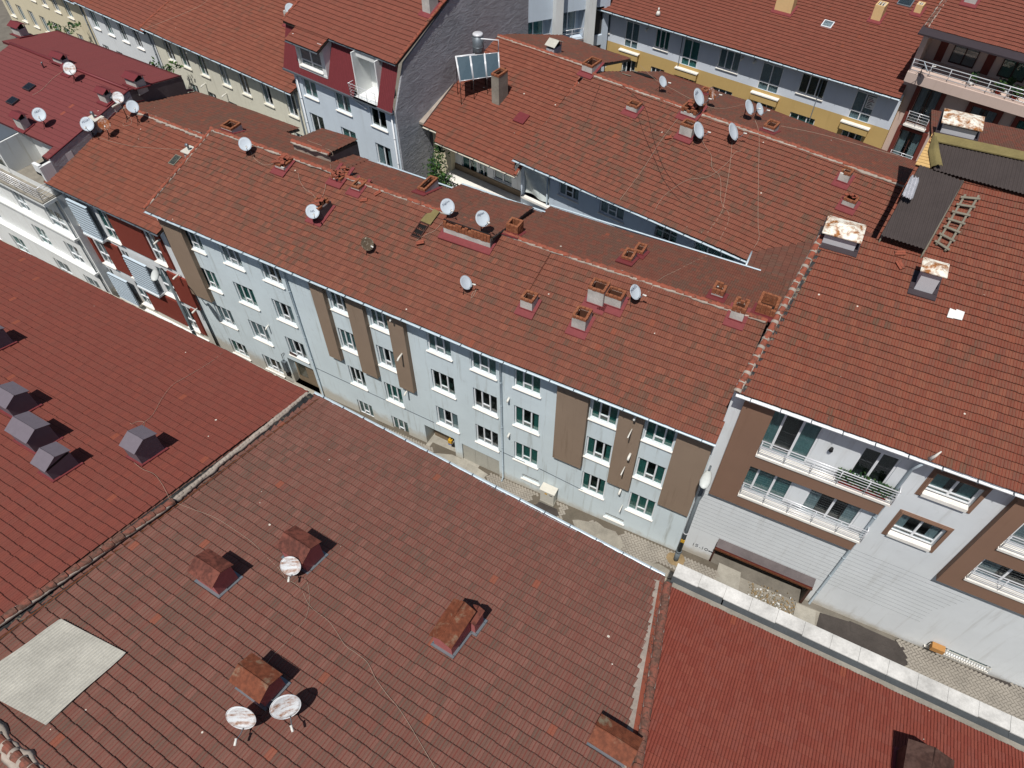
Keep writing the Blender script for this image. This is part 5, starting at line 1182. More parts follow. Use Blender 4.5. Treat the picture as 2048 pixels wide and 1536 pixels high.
# ================================================================== row of houses behind (upper left)
R11 = Roof(W10.p(0, 10.25, .6), -37, .3)
specs = [(-17.9, -.95, 9.95, 'wall_cream', 'cream house with pale stone sills and a patched tiled roof, left of the mansard house', 0.0), (-27.6, -18.0, 9.55, 'wall_pale', 'white house with a plain tiled roof between two cream houses', 1.3), (-44, -27.7, 9.4, 'wall_tan', 'beige terraced house at the upper left corner of the view', 1.3)]
for k, (ua, ub, ze, wm, lab, dn) in enumerate(specs):
    T = thing('house', lab, 'house', W10.p((ua + ub) / 2, 0))
    Wk = W10
    sp_ = 2.05 if k else 2.62; n = int((ub - ua) / sp_); ops = []
    if k == 0:
        us_ = [W10.at(x, y)[0] for x, y in ((338, 100), (372, 127), (408, 142), (452, 163), (493, 185), (537, 203), (587, 228))]
        for u in us_: ops.append((u - .52, u + .52, 7.75, 9.45))
        for u in us_: ops.append((u - .5, u + .5, 4.85, 6.4)); 
    else:
        for i in range(n):
            u = ua + (i + .5) * sp_
            for z in (ze - 2.0, ze - 4.9, ze - 7.6): ops.append((u - .45, u + .45, z, z + 1.5))
    facade(Wk, T, ua, ub, 0, ze, ops, wm)
    for o in ops:
        if o[2] > 2: window(Wk, T, *o, panes=2, transom=None, sillmat='beige' if k == 0 else 'marble', curtain=WR.choice([None, None, 'curtain']))
    Rk = Roof(W10.p(0, ze + .15, .6 if k == 0 else .5), -37, .3)
    rk = tiles(Rk, [[(ua - .1, 0), (ub, 0), (ub, 7.5), (ua - .1, 7.5)]], 'tile_orange' if k == 0 else 'tile_new', T, seed=21 + k, segs=6)
    gutter(Rk.w(ua - .1, -.06, -.05), Rk.w(ub, -.06, -.05), T, r=.06)
    ridge([Rk.w(ua - .1, 0), Rk.w(ua - .1, 7.5)], rk, seed=30 + k, r=.1, mortar=False)
    downpipe([Wk.p(ub - .25, ze, .08), Wk.p(ub - .25, 0, .08)], T, mat='galv')
    if k == 0:
        chimney_plain(Rk, rk, (571, 50), (588, 53), (571, 24), .6, body='plaster_chim')
        for (x, y) in ((376, 102), (423, 120), (405, 170), (447, 190)): vent_stub(Wk, T, x, y, .5, .05, 0, .1)
# ================================================================== yellow and lilac block, upper right
W12 = Wall((6.8, 62.5), -37)
YEL = thing('apartment_building', 'long apartment block painted lilac white above and ochre yellow below', 'building', W12.p(12, 0))
def pz3(x, y): return 1024 + x / 4, y / 4
def pz4(x, y): return 1536 + x / 4, y / 4
big = []; sm = []
for a, b in ((pz3(630, 205), pz3(780, 250)), (pz3(1135, 375), pz3(1245, 405)), (pz3(1635, 545), pz3(1800, 590)), (pz4(225, 750), pz4(430, 805))):
    sm.append((W12.at(*a)[0], W12.at(*b)[0], 7.55, 9.05))
for a, b in ((pz3(890, 370), pz3(1005, 400)), (pz3(1340, 520), pz3(1475, 560)), (pz3(1945, 730), pz4(70, 775)), (pz4(625, 945), pz4(800, 1000))):
    big.append((W12.at(*a)[0] + .05, W12.at(*b)[0] - .05, 6.72, 9.05))
low = []
for (u0, u1, z0, z1) in sm: low.append((u0, u1, 4.6, 6.0))
for (u0, u1, z0, z1) in big: low.append((u0, u1, 3.8, 6.1))
facade(W12, YEL, -1.6, 25.55, 6.95, 9.6, [(a, b, max(c, 6.96), d) for a, b, c, d in sm + big], 'wall_lilac')
facade(W12, YEL, -1.6, 25.55, 0, 6.95, low, 'wall_yellow')
for o in sm: window(W12, YEL, *o, panes=3, transom=None, curtain=WR.choice(['curtain', None]))
for i, o in enumerate(big):
    mb = MB(); mb.box(mbx(W12), (o[0] - .25, o[1] + .25), (6.1, 6.62), (.003, .3), 0); mb.box(mbx(W12), (o[0] - .3, o[1] + .3), (6.62, 6.7), (.003, .36), 1); mb.build('bay_base', [M['wall_yellow'], M['marble']], YEL)
    bw = window(W12, YEL, o[0], o[1], 6.72, 9.0, panes=2, transom='full', sill=False, curtain=None if i in (0, 3) else 'curtain', off=.0, inset=.05)
for o in low: window(W12, YEL, *o, panes=3, transom=None, curtain='blind', sill=False)
R12 = Roof(W12.p(0, 9.68, .8), -37, .3)
r12 = tiles(R12, [[(-1.4, 0), (25.5, 0), (24.6, 9), (24.3, 12.5), (-1.4, 12.5)]], 'tile_new', YEL, seed=25, wave=.008, sag=.02)
gutter(R12.w(-1.4, -.08, -.05), R12.w(25.5, -.08, -.05), YEL, r=.09, mat='gutter')
for i, (bl, br, tp) in enumerate(((1548, 22), (1581, 26), (1550, -12)), ) if False else []: pass
for bl, br, tp, d in (((1547, 22), (1581, 29), (1548, -10), .8), ((1740, 40), (1758, 45), (1742, 8), .9), ((1826, 26), (1839, 30), (1828, 8), .7)): chimney_plain(R12, r12, bl, br, tp, d)
chimney_plain(R12, r12, (1836, 110), (1842, 113), (1845, 78), .8)
c0 = R12.on(1655, 50); mb = MB(); fr = (R12.w(*c0), R12.t, R12.sv, R12.nv); mb.box(fr, (-.38, .38), (-.35, .35), (0, .12), 0); mb.box(fr, (-.32, .32), (-.29, .29), (.12, .13), 1); mb.build('skylight', [M['pvc'], M['glass']], r12)
for (x, y) in ((1812, 4),): 
    c0 = R12.on(x, y); mb = MB(); fr = (R12.w(*c0), R12.t, R12.sv, R12.nv); mb.box(fr, (-.5, .5), (-.5, .5), (0, .1), 0); mb.box(fr, (-.44, .44), (-.44, .44), (.1, .11), 1); mb.build('skylight', [M['flash_zinc'], M['glass']], r12)
for (x, y) in ((1294, 58), (1509, 122), (1484, 116)): vent_stub(W12, YEL, x, y, .35, .08, 0, .1, 'plastic_white')
downpipe([W12.p(8.6, 9.5, .1), W12.p(8.6, 0, .1)], YEL, mat='gutter_dark', r=.03); downpipe([W12.p(20.0, 9.5, .1), W12.p(20.0, 0, .1)], YEL, mat='galv', r=.035)
o = big[3]; mb = MB(); fr = mbx(W12); u_ = (o[0] + o[1]) / 2 + .12; mb.box(fr, (u_, u_ + .62), (7.95, 8.85), (-.03, -.025), 0)
for k in range(7): mb.box(fr, (u_ + .06, u_ + .3 + .25 * ((k * 37) % 5) / 5), (8.72 - k * .115, 8.77 - k * .115), (-.0245, -.021), 1 if k in (1, 2) else 2)
mb.build('window_notice', [M['cloth_white'], M['flash_red'], M['paint_black']], YEL)
sidewall([(W12.p(-1.6, 0, -12), W12.p(-1.6, 0), W12.p(-1.6, 9.4), W12.p(-1.6, 9.4, -12)), (W12.p(25.55, 0), W12.p(25.55, 0, -12), W12.p(25.55, 9.4, -12), W12.p(25.55, 9.4))], YEL, 'wall_yellow')
# ================================================================== pink block with balconies, far upper right
W13 = Wall((28.2, 46.9), -38.5)
PNK = thing('apartment_building', 'dusty pink apartment block with dark red window surrounds and a long railed balcony', 'building', W13.p(3, 0))
o13 = [(W13.at(1848, 232)[0], W13.at(1876, 245)[0], 7.72, 10.4), (W13.at(1938, 240)[0], W13.at(1983, 255)[0], 7.9, 10.1), (W13.at(1802, 300)[0], W13.at(1842, 318)[0], 4.6, 7.2), (6.2, 7.6, 7.9, 10.1)]
o13[0] = (-.15, 1.25, 7.7, 10.35); o13[1] = (3.3, 4.9, 7.7, 10.1); o13[2] = (-.2, 1.3, 4.65, 7.15)
lg = (-1.0, 12, 11.4, 13.7, 1.6, 0)
facade(W13, PNK, -1.35, 12, 0, 13.9, o13 + [lg], 'wall_pink')
for i, o in enumerate(o13):
    window(W13, PNK, *o, panes=2, transom=None, frame='frame_brown', curtain='blind' if i < 2 else None, sill=False)
    mb = MB(); e = .28
    for x0, x1, z0, z1 in ((o[0] - e, o[0], o[2] - .2, o[3] + .2), (o[1], o[1] + e, o[2] - .2, o[3] + .2), (o[0], o[1], o[3], o[3] + .2), (o[0], o[1], o[2] - .2, o[2])): mb.box(mbx(W13), (x0, x1), (z0, z1), (.003, .12))
    mb.build('window_surround', [M['maroon_trim']], PNK)
    if i in (0, 2): railing(W13.p(o[0], o[2], .35), W13.p(o[1], o[2], .35), PNK, h=.95, rails=4, r=.018, post=.7); mb = MB(); mb.box(mbx(W13), (o[0] - .05, o[1] + .05), (o[2] - .12, o[2]), (.003, .42)); mb.build('balcony_slab', [M['marble']], PNK)
mb = MB(); mb.box(mbx(W13), (-1.2, 12), (10.85, 11.5), (.003, 1.25)); mb.build('balcony_slab', [M['wall_pink']], PNK)
railing(W13.p(-1.1, 11.5, 1.15), W13.p(12, 11.5, 1.15), PNK, h=.85, rails=3, r=.022, post=1.2)
WI = Wall(W13.p(0, 0, -1.58), -38.5)
for u in (.5, 3.6, 6.5): window(WI, PNK, u, u + 1.6, 11.6, 13.4, panes=2, transom=None, frame='frame_brown', sill=False, inset=-.03, curtain='blind')
for u in (-.4, 2.6, 5.6):
    mb = MB(); mb.box(mbx(WI), (u, u + .5), (11.45, 13.7), (.0, .04)); mb.build('wall_panel', [M['maroon_trim']], PNK)
mb = MB(); b = [W13.p(-1.5, 13.95, 1.5), W13.p(12, 13.95, 1.5), W13.p(12, 14.2, .75), W13.p(-1.5, 14.2, .75)]; mb.hexa(b, [p + UP * .1 for p in b]); mb.build('canopy', [M['flash_dark']], PNK)
R13 = Roof(W13.p(0, 14.25, .85), -38.5, .3)
r13 = tiles(R13, [[(-1.3, 0), (12, 0), (12, 7), (-1.3, 7)]], 'tile_new', PNK, seed=26, segs=6)
ridge([R13.w(-1.3, 0), R13.w(-1.3, 7)], r13, 'ridge_dull', seed=26)
chimney_plain(R13, r13, (1925, 8), (1950, 10), (1922, -14), .7, body='plaster_chim')
sidewall([(W13.p(-1.35, 0, -10), W13.p(-1.35, 0), W13.p(-1.35, 13.9), W13.p(-1.35, 13.9, -10))], PNK, 'wall_pink')
for k, (u, z, o, s) in enumerate(((2.6, 11.5, .6, .35), (4.3, 11.5, .7, .4), (4.7, 11.5, .3, .45), (5.3, 11.5, .8, .3))):
    pp = thing('potted_plant', ['slim potted plant beside a balcony door of the pink block', 'bushy potted plant behind the balcony rail of the pink block', 'tall potted plant at the back of the pink balcony', 'small potted plant at the right end of the pink balcony'][k], 'plant', W13.p(u, z, o), 'potted plants on the pink balcony')
    mb = MB(); c = W13.p(u, z, o); mb.tube([c, c + UP * .25], [.12, .16], 10); mb.build('pot', [M['pot'] if k % 2 else M['cloth_white']], pp)
    leaves([c + UP * (.35 + s * .5), c + UP * (.35 + s)], 120, .14, .09, ['leaf_dark', 'leaf'], 60 + k, 'foliage', pp)
# ================================================================== grey white block with piers, top centre
W14 = Wall(W12.p(-1.6, 0, 0), 62)
PIE = thing('apartment_building', 'pale grey block with tall white piers and glazed balconies, left of the yellow block', 'building', W14.p(2, 0))
W15 = Wall(W12.p(-1.7, 0, -.2) , -37 + 42)
W15 = Wall(P(1050, 62, 9.0), 20)
u_r = 6.9
opsP = []
facade(W15, PIE, -2, 7.4, 0, 16, [(-.2, 2.3, 4.0, 6.5, 1.2, 0), (3.0, 5.2, 4.0, 6.6, 1.2, 0), (-.2, 2.3, 7.6, 9.6, 1.2, 0), (3.0, 5.2, 7.6, 9.9, 1.2, 0), (5.9, 6.9, 4.0, 6.8, .3, 1), (5.9, 6.9, 7.6, 9.9, .3, 1)], 'wall_blue2')
mb = MB()
for u in (2.35, 5.2): mb.box(mbx(W15), (u, u + .62), (0, 16), (.003, .7))
mb.build('pier', [M['wall_white']], PIE)
WI2 = Wall(W15.p(0, 0, -1.15), 20)
for u0, u1 in ((-.1, 2.2), (3.1, 5.1)):
    for z in (4.05, 7.65): window(WI2, PIE, u0 + .3, u1 - .2, z, z + 2.2, panes=2, transom=None, sill=False, inset=-.03, curtain='curtain')
    for z in (4.0, 7.6): railing(W15.p(u0, z, .1), W15.p(u1, z, .1), PIE, h=.9, rails=2, r=.02, post=1.2)
    mb = MB(); mb.box(mbx(W15), (u0, u1), (7.0, 7.6), (.003, .3)); mb.build('balcony_slab', [M['wall_dark']], PIE)
# ================================================================== tall white building on the right
RT = thing('apartment_building', 'tall white building with brown framed balconies, a grooved lower wall and a recessed garage', 'building', W7.p(5, 0))
fr7 = mbx(W7)
zb1, zb2 = 10.45, 7.35                     # balcony slab tops
uA = W7.at(1500, 830)[0]; u_end = 6.2
bl_u0 = 1.05
bw7 = [(W7.at(1514, 806)[0] + .45, W7.at(1628, 895)[0], zb1 + .04, 13.0, 3), (W7.at(1709, 926)[0], W7.at(1780, 953)[0], zb1 + .04, 12.75, 2), (W7.at(1471, 903)[0] + .45, W7.at(1582, 977)[0], zb2 + .04, 9.45, 3), (W7.at(1628, 965)[0], W7.at(1716, 1033)[0], zb2 + .04, 9.3, 2)]
opsR = [b_[:4] for b_ in bw7]
tA = W7.at(1880, 940); 
w7 = []
def pz7(x, y): return 1536 + x / 4, 768 + y / 4
for (tl, bl, br) in (((1300, 680), (1170, 885), (1610, 1045)), ((1065, 1010), (905, 1200), (1310, 1360))):
    a = W7.at(*pz7(*bl), .06); b = W7.at(*pz7(*br), .06); c_ = W7.at(*pz7(*tl), .06); w7.append([a[0], b[0], (a[1] + b[1]) / 2, c_[1]])
w7[0][3] = 12.95
for o in w7: opsR.append((o[0] + .17, o[1] - .17, o[2] + .17, o[3] - .17))
f2u = W7.at(1883, 1150, .3)[0]; 
f2b = W7.at(1960, 1196, .3)[1]
i2u = W7.at(2004, 1083)[0] ; 
i2u2 = W7.at(1936, 1143)[0]
inn = (i2u + i2u2) / 2 - .1
zs2 = W7.at(1936, 1143)[1]; zs1 = W7.at(2004, 1083)[1]
opsR += [(inn + .15, inn + 3.2, zs1 + .03, 12.9), (inn + .15, inn + 3.2, zs2 + .03, zs1 - 1.05)]
ga = W7.at(1436, 1090); gb = W7.at(1616, 1165)
GU0, GU1, GZ = ga[0] - .0, gb[0] + .1, 2.3
opsR.append((GU0, GU1, -.15, GZ, 1.5, 0))
vw = (W7.at(*(1536 + 1290 / 4, 1152 + 530 / 4))[0], W7.at(*(1536 + 1770 / 4, 1152 + 740 / 4))[0], 1.02, 1.5)
opsR.append((vw[0], vw[1], vw[2], vw[3]))
facade(W7, RT, -.62, 16, -3, 13.75, opsR, 'wall_white' if False else 'wall_pale')
sidewall([(W7.p(16, -3), W7.p(16, -3, -16), W7.p(16, 13.6, -16), W7.p(16, 13.6))], RT, 'wall_pale')
mb = MB(); o3 = .3
z_bot = 6.45
mb.box(fr7, (-.12, bl_u0), (z_bot, 13.7), (.003, o3)); mb.box(fr7, (bl_u0, 6.2), (z_bot, zb2 - .18), (.003, o3)); mb.box(fr7, (bl_u0, 6.2), (9.5, zb1 - .18), (.003, o3)); mb.build('balcony_frame', [M['brown_frame']], RT)
mb = MB(); mb.box(fr7, (f2u, inn), (f2b, 13.7), (.003, o3)); mb.box(fr7, (inn, 16), (f2b, zs2 - .12), (.003, o3)); mb.box(fr7, (inn, 16), (zs1 - 1.0, zs1 - .12), (.003, o3)); mb.build('balcony_frame', [M['brown_frame']], RT)
WI7 = Wall(W7.p(0, 0, -1.14), -27.2)
for z, nm, ue in ((zb1, 'upper', 6.35), (zb2, 'lower', 6.3)):
    mb = MB(); mb.box(fr7, (bl_u0 + .0, ue), (z - .13, z), (.003, .38)); mb.build('balcony_slab', [M['marble']], RT)
    railing(W7.p(bl_u0 + .05, z, .33), W7.p(ue - .02, z, .36), RT, h=.92, rails=5, r=.02, post=1.05)
    railing(W7.p(ue - .02, z, .33), W7.p(ue - .02, z, .02), RT, h=.92, rails=5, r=.018, post=.4)
for a, b, z0, z1, n in bw7: window(W7, RT, a, b, z0, z1, panes=n, transom='low' if (n == 2 and z0 > 9) else None, sill=False, inset=.08, curtain='curtain' if (z0 < 9 and a > 3) else ('curtain_teal' if n == 3 else None), fw=.075, glass='glass')
mb = MB(); c = W7.p(3.5, zb1 + 1.7, .1); mb.tube([c, c - UP * .18], [.06, .09], 8); mb.build('wall_lamp', [M['plastic_black']], RT)
for z in (zs1, zs2):
    mb = MB(); mb.box(fr7, (inn, 16), (z - .13, z), (.003, .38)); mb.build('balcony_slab', [M['marble']], RT)
    railing(W7.p(inn + .05, z, .33), W7.p(16, z, .36), RT, h=.92, rails=5, r=.02, post=1.05)
    window(W7, RT, inn + .15, inn + 3.2, z + .03, 12.9 if z == zs1 else zs1 - 1.05, panes=3, transom=None, sill=False, inset=.08, curtain='blind', fw=.07)
for i, o in enumerate(w7):
    window(W7, RT, o[0] + .17, o[1] - .17, o[2] + .3, o[3] - .17, panes=2, transom='low', sill=False, glass='glass', curtain='curtain' if i else None, fw=.07, inset=.17)
    mb = MB(); mb.box(fr7, (o[0] + .17, o[1] - .17), (o[2] + .12, o[2] + .3), (-.1, .14)); mb.build('sill', [M['marble']], RT)
    mb = MB(); e = .17
    for k, (dd, oo) in enumerate(((0, .03), (.05, .055), (.1, .08))):
        a, b, c_, d_ = o[0] + dd, o[1] - dd, o[2] + dd, o[3] - dd; x = .05 if k < 2 else .07
        mb.box(fr7, (a, a + x - .004), (c_, d_), (.003, oo)); mb.box(fr7, (b - x + .004, b), (c_, d_), (.003, oo)); mb.box(fr7, (a + x, b - x), (d_ - x + .004, d_), (.003, oo)); mb.box(fr7, (a + x, b - x), (c_, c_ + x - .004), (.003, oo))
    mb.build('window_surround', [M['brown_frame']], RT)
# boarded lower wall
mb = MB(); right_end = W7.at(1536 + 1290 / 4, 1152 + 300 / 4)[0]
for i in range(12):
    z = 2.75 + i * .31; re_ = right_end + (.0 if i < 4 else .2 * (i - 4)) * .6
    mb.box(fr7, (-.6, min(re_, right_end + .9)), (z, z + .011), (.001, .004))
mb.build('wall_joint', [M['joint']], RT)
# garage canopy, jambs, ceiling, door sill
mb = MB(); mb.box(fr7, (GU0 - .08, GU1 + .1), (GZ, GZ + .06), (-1.4, .42), 0); mb.box(fr7, (GU0 - .08, GU1 + .1), (GZ + .06, GZ + .2), (.0, .4), 0); b = [W7.p(GU0 - .08, GZ + .2, .4), W7.p(GU1 + .1, GZ + .2, .4), W7.p(GU1 + .1, GZ + .2, .0), W7.p(GU0 - .08, GZ + .2, .0)]
mb.hexa(b, [b[0] + UP * .01, b[1] + UP * .01, b[2] + UP * .2, b[3] + UP * .2], 1); mb.box(fr7, (GU0 - .1, GU1 + .12), (GZ - .03, GZ + .1), (.42, .45), 2); mb.build('garage_canopy', [M['maroon_trim'], M['wall_dark'], M['rust_edge']], RT)
mb = MB(); mb.box(fr7, (GU0 - .1, GU0), (-.2, GZ), (-.2, .05)); mb.box(fr7, (GU1, GU1 + .12), (-.5, GZ), (-.6, .35)); mb.build('garage_jamb', [M['frame_brown']], RT)
mb = MB(); mb.box(fr7, (GU0, GU1), (.0, GZ - .02), (-1.42, -1.3)); mb.build('garage_door', [M['door_wood']], RT)
mb = MB(); mb.box(fr7, (GU0, GU1), (-.3, .02), (-1.5, .12)); mb.build('garage_floor', [M['screed']], RT)
mb = MB(); n = 24
for i in range(n + 1): u = vw[0] + (vw[1] - vw[0]) * i / n; mb.tube([W7.p(u, vw[2] - .02, .1), W7.p(u, vw[3] + .05, .1)], .012, 5)
for z_ in (vw[2] + .02, vw[3]): mb.tube([W7.p(vw[0], z_, .1), W7.p(vw[1], z_, .1)], .014, 5)
window(W7, RT, *vw, panes=3, transom=None, curtain=None, name='vent_window'); mb.build('window_grille', [M['beige']], RT)
bx = W7.at(1536 + 1355 / 4, 1152 + 590 / 4, .3)
mb = MB(); c = W7.p(bx[0], bx[1], .16); mb.box((c, W7.t, UP, W7.n), (-.28, .28), (-.18, .14), (-.1, .2)); o = mb.build('cardboard_box', [M['cardboard']], None, loc=c - UP * .18); tag(o, 'brown cardboard box stuck on the barred basement window at lower right', 'box')
pu = W7.at(1660, 1152, .07)[0]; downpipe([W7.p(pu, 13.6, .6), W7.p(pu, 12.6, .1), W7.p(pu, .5, .07), W7.p(pu, .15, .25), W7.p(pu - .05, .0, 1.0)], RT, r=.06)
R7 = Roof(W7.p(0, 13.85, .55), -27.2, .28)
M7 = 14.3
qb, qt = R7.on(1752, 478), R7.on(1866, 262)
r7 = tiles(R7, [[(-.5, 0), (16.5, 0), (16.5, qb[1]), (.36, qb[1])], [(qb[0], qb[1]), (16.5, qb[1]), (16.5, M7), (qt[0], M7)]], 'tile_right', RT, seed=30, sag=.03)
sidewall([(R7.w(qb[0], qb[1], -.1), R7.w(qt[0], M7, -.1), R7.w(qt[0], M7, -4), R7.w(qb[0], qb[1], -3)), (R7.w(.2, qb[1], -.1), R7.w(qb[0], qb[1], -.1), R7.w(qb[0], qb[1], -3), R7.w(.2, qb[1], -3))], RT, 'wall_dark')
Q7 = R7.rear(0, M7)
tiles(Q7, [[(qt[0], 9.0), (16.5, 9.0), (16.5, M7), (qt[0], M7)]], 'tile_rear', RT, seed=31, segs=6)
ridge([R7.w(-.5, 0, .03), R7.w(.36, 7.7, .03)], r7, seed=31, collar=True, r=.12, seg=.42, msz=.3)
gutter(R7.w(-.5, -.07, -.06), R7.w(16.5, -.07, -.06), RT, r=.085, mat='pvc')
sidewall([(R7.w(.4, 7.6, -8), R7.w(-.55, .55, -8), R7.w(-.55, .55, -.1), R7.w(.4, 7.6, -.1)), (W7.p(-.6, -3, -9), W7.p(-.6, -3), W7.p(-.6, 9, -.0), W7.p(-.6, 9, -9))], RT, 'wall_pale')
mb = MB()
vs = []
for i in range(60):
    u = -.5 + .86 * i / 59; m = 7.6 * i / 59; vs += [R7.w(u + .1, m, .05), R7.w(u + .22 + .07 * random.random(), m, .045)]
mb.add(vs, [(2 * i, 2 * i + 1, 2 * i + 3, 2 * i + 2) for i in range(59)]); mb.build('flashing', [M['membrane']], r7)
chimney_cap(R7, r7, (1643, 486), (1705, 507), (1680, 470), 1.0, rise=.2)
chimney_cap(R7, r7, (1826, 580), (1862, 592), (1862, 541), .6, rise=.1)
chimney_cap(R7, r7, (1878, 268), (1945, 283), (1911, 246), 1.0, rise=.1)
# white patches and the spilled mortar on the eaves
mb = MB()
for x, y, s in ((1900, 630, .22), (1913, 632, .3)):
    c = R7.on(x, y); b = [R7.w(c[0] + a, c[1] + d, .07) for a, d in ((-.1, -.2), (s - .1, -.18), (s - .08, .2), (-.08, .22))]; mb.hexa(b, [p + UP * .01 for p in b])
mb.build('tile_patch', [M['cloth_white']], r7)
# scrawled number on the wall (brush strokes)
def stroke_text(W, px, py, h, glyphs, name, parent, ang=0.0, r=.015, off=.012):
    u, z = W.at(px, py); mb = MB(); x = 0
    for g in glyphs:
        for st in G_[g]: mb.tube([W.p(u + x + p[0] * h, z + p[1] * h - x * math.tan(ang), off) for p in st], r, 5)
        x += h * (GW[g])
    return mb.build(name, [M['paint_black']], parent)
ci = lambda cx, cy, rx, ry: [(cx + rx * math.cos(t), cy + ry * math.sin(t)) for t in np.linspace(0, 6.4, 12)]
G_ = {'1': [[(.1, 0), (.1, 1)]], '5': [[(.55, 1), (.1, .98), (.08, .58), (.4, .6), (.5, .3), (.35, .04), (.05, .1)]], '.': [[(.05, .2), (.3, .2)]], '0': [ci(.35, .5, .3, .42)], 'o': [ci(.2, .4, .16, .16)]}
GW = {'1': .45, '5': .8, '.': .55, '0': .8, 'o': .42}
stroke_text(W7, 1385, 1090, .27, '15.10oo', 'graffiti', RT)
# black corrugated sheets over a patched part of the roof, with a lifted flap and foil
def rp(R, pts, h=0): return [R.on(x, y, h) for x, y in pts]
RBk = Roof(R7.o + UP * .5, -27.2, .28); RBk.s = .2; RBk.k = math.sqrt(1.04); RBk.sv = (RBk.m + UP * .2) / RBk.k; RBk.nv = (UP - RBk.m * .2) / RBk.k
RBk.o = R7.o + UP * (1.15)
patch_sheet(RBk, rp(RBk, [(1762, 470), (1850, 498), (1927, 362), (1840, 330)]), 'roofing_sheet', 'black corrugated roofing sheets lying beside the wooden ladder', 'roofing sheet', 'black_sheet', lift=.0, pitch=.15, amp=.022)
patch_sheet(RBk, rp(RBk, [(1866, 342), (2100, 405), (2140, 330), (1872, 270)]), 'roofing_sheet', 'wide band of black corrugated sheets under the mossy strip at right', 'roofing sheet', 'black_sheet', lift=.07, pitch=.15, amp=.022)
mb = MB(); pr = rp(RBk, [(1866, 268), (2100, 318), (2104, 335), (1868, 285)], .1); b = [RBk.w(u, m, .14) for u, m in pr]; mb.hexa(b, [p + UP * .05 for p in b]); o = mb.build('ridge_strip', [M['lichen']], None, loc=b[0]); tag(o, 'mossy yellow-green capping strip along the top of the black sheets', 'capping')
# side frame under the lifted sheets
mb = MB()
for (x0, y0, x1, y1) in ((1765, 470, 1842, 330), (1850, 500, 1926, 362)):
    a, b = RBk.wp(x0, y0, -.1), RBk.wp(x1, y1, -.1); mb.tube([a, b], .05, 4)
for q in np.linspace(0, 1, 5):
    a = RBk.wp(1765 + 77 * q, 470 - 140 * q, -.1); mb.tube([a, a - UP * .75], .04, 4); a = RBk.wp(1850 + 76 * q, 500 - 138 * q, -.1); mb.tube([a, a - UP * .75], .04, 4)
o = mb.build('timber_frame', [M['wood_grey']], None, loc=RBk.wp(1765, 470, -.8)); tag(o, 'rough timber frame propping up the black sheets on the right roof', 'timber frame')
mb = MB(); a0 = rp(RBk, [(1830, 330), (1862, 338), (1864, 268)], -.05); N = 11
for i in range(N):
    t0, t1 = i / N, (i + .82) / N
    p = [RBk.w(a0[0][0] + (a0[2][0] - a0[0][0]) * t, a0[0][1] + (a0[2][1] - a0[0][1]) * t, -.03) for t in (t0, t1)]; q = [RBk.w(a0[1][0] + (a0[2][0] - a0[1][0]) * t, a0[1][1] + (a0[2][1] - a0[1][1]) * t, -.03) for t in (t0, t1)]
    b = [p[0], q[0], q[1], p[1]]; mb.hexa(b, [v + UP * .03 for v in b])
o = mb.build('board_decking', [M['wood_pale']], None, loc=RBk.wp(1845, 325)); tag(o, 'strip of pale bare boards left uncovered beside the lifted black sheet', 'boards')
mb = MB(); P0 = [RBk.wp(1866, 270, .12), RBk.wp(1857, 300, .1), RBk.wp(1862, 334, .08)]; Q0 = [RBk.wp(1876, 285, .2), RBk.wp(1880, 305, .42), RBk.wp(1886, 332, .34)]
vs = []
for p, q in zip(P0, Q0):
    for k in range(7): t = k / 6; vs.append(p + (q - p) * t + UP * (.09 * math.sin(t * 3.1) + .025 * math.sin(t * 16)))
n0 = len(vs); vs += [v - UP * .015 for v in vs]
fs = []
for i in range(2):
    for k in range(6): a = i * 7 + k; fs += [(a, a + 1, a + 8, a + 7), (n0 + a, n0 + a + 7, n0 + a + 8, n0 + a + 1)]
mb.add(vs, fs, 0, True); o = mb.build('roofing_sheet', [M['lichen']], None, loc=P0[1]); tag(o, 'weathered brown sheet flap curled up at the corner of the black sheets', 'roofing sheet')
patch_sheet(R7, rp(R7, [(1802, 394), (1824, 402), (1838, 362), (1822, 352)], .65), 'foil_sheet', 'crumpled silver foil scrap at the left edge of the black sheets', 'foil', 'foil', lift=.72, pitch=.12, amp=.03, jag=.12)
# ladder
LD = thing('ladder', 'home-made grey wooden ladder lying on the right roof', 'ladder', R7.wp(1880, 495))
a, b = R7.wp(1872, 490, .1), R7.wp(1930, 390, .1); c, d = R7.wp(1890, 502, .1), R7.wp(1957, 392, .1)
for p, q in ((a, b), (c, d)):
    mb = MB(); dd = (q - p) / np.linalg.norm(q - p); mb.box((p, dd, np.cross(R7.nv, dd), R7.nv), (0, np.linalg.norm(q - p)), (-.04, .04), (-.03, .05)); mb.build('rail', [M['wood_grey']], LD)
for i in range(7):
    t = .03 + i * .15; p = a + (b - a) * t; q = c + (d - c) * t; dd = (q - p) / np.linalg.norm(q - p); L_ = np.linalg.norm(q - p); mb = MB(); mb.box((p, dd, np.cross(R7.nv, dd), R7.nv), (-.12, L_ + .12), (-.05, .05), (.052, .09)); mb.build('rung', [M['wood_grey']], LD)
# planter on the upper balcony
PL = thing('planter', 'long balcony planter of dense dark green leaves behind the upper rail', 'planter', W7.p(5.0, zb1, .1))
mb = MB(); mb.box(fr7, (4.3, 6.1), (zb1, zb1 + .25), (.0, .25)); mb.build('trough', [M['pot']], PL)
leaves([W7.p(u, zb1 + z, .15) for u in np.linspace(4.3, 6.1, 14) for z in (.3, .45, .6)], 1100, .1, .07, ['leaf_dark', 'leaf_dark', 'leaf'], 9, 'foliage', PL)
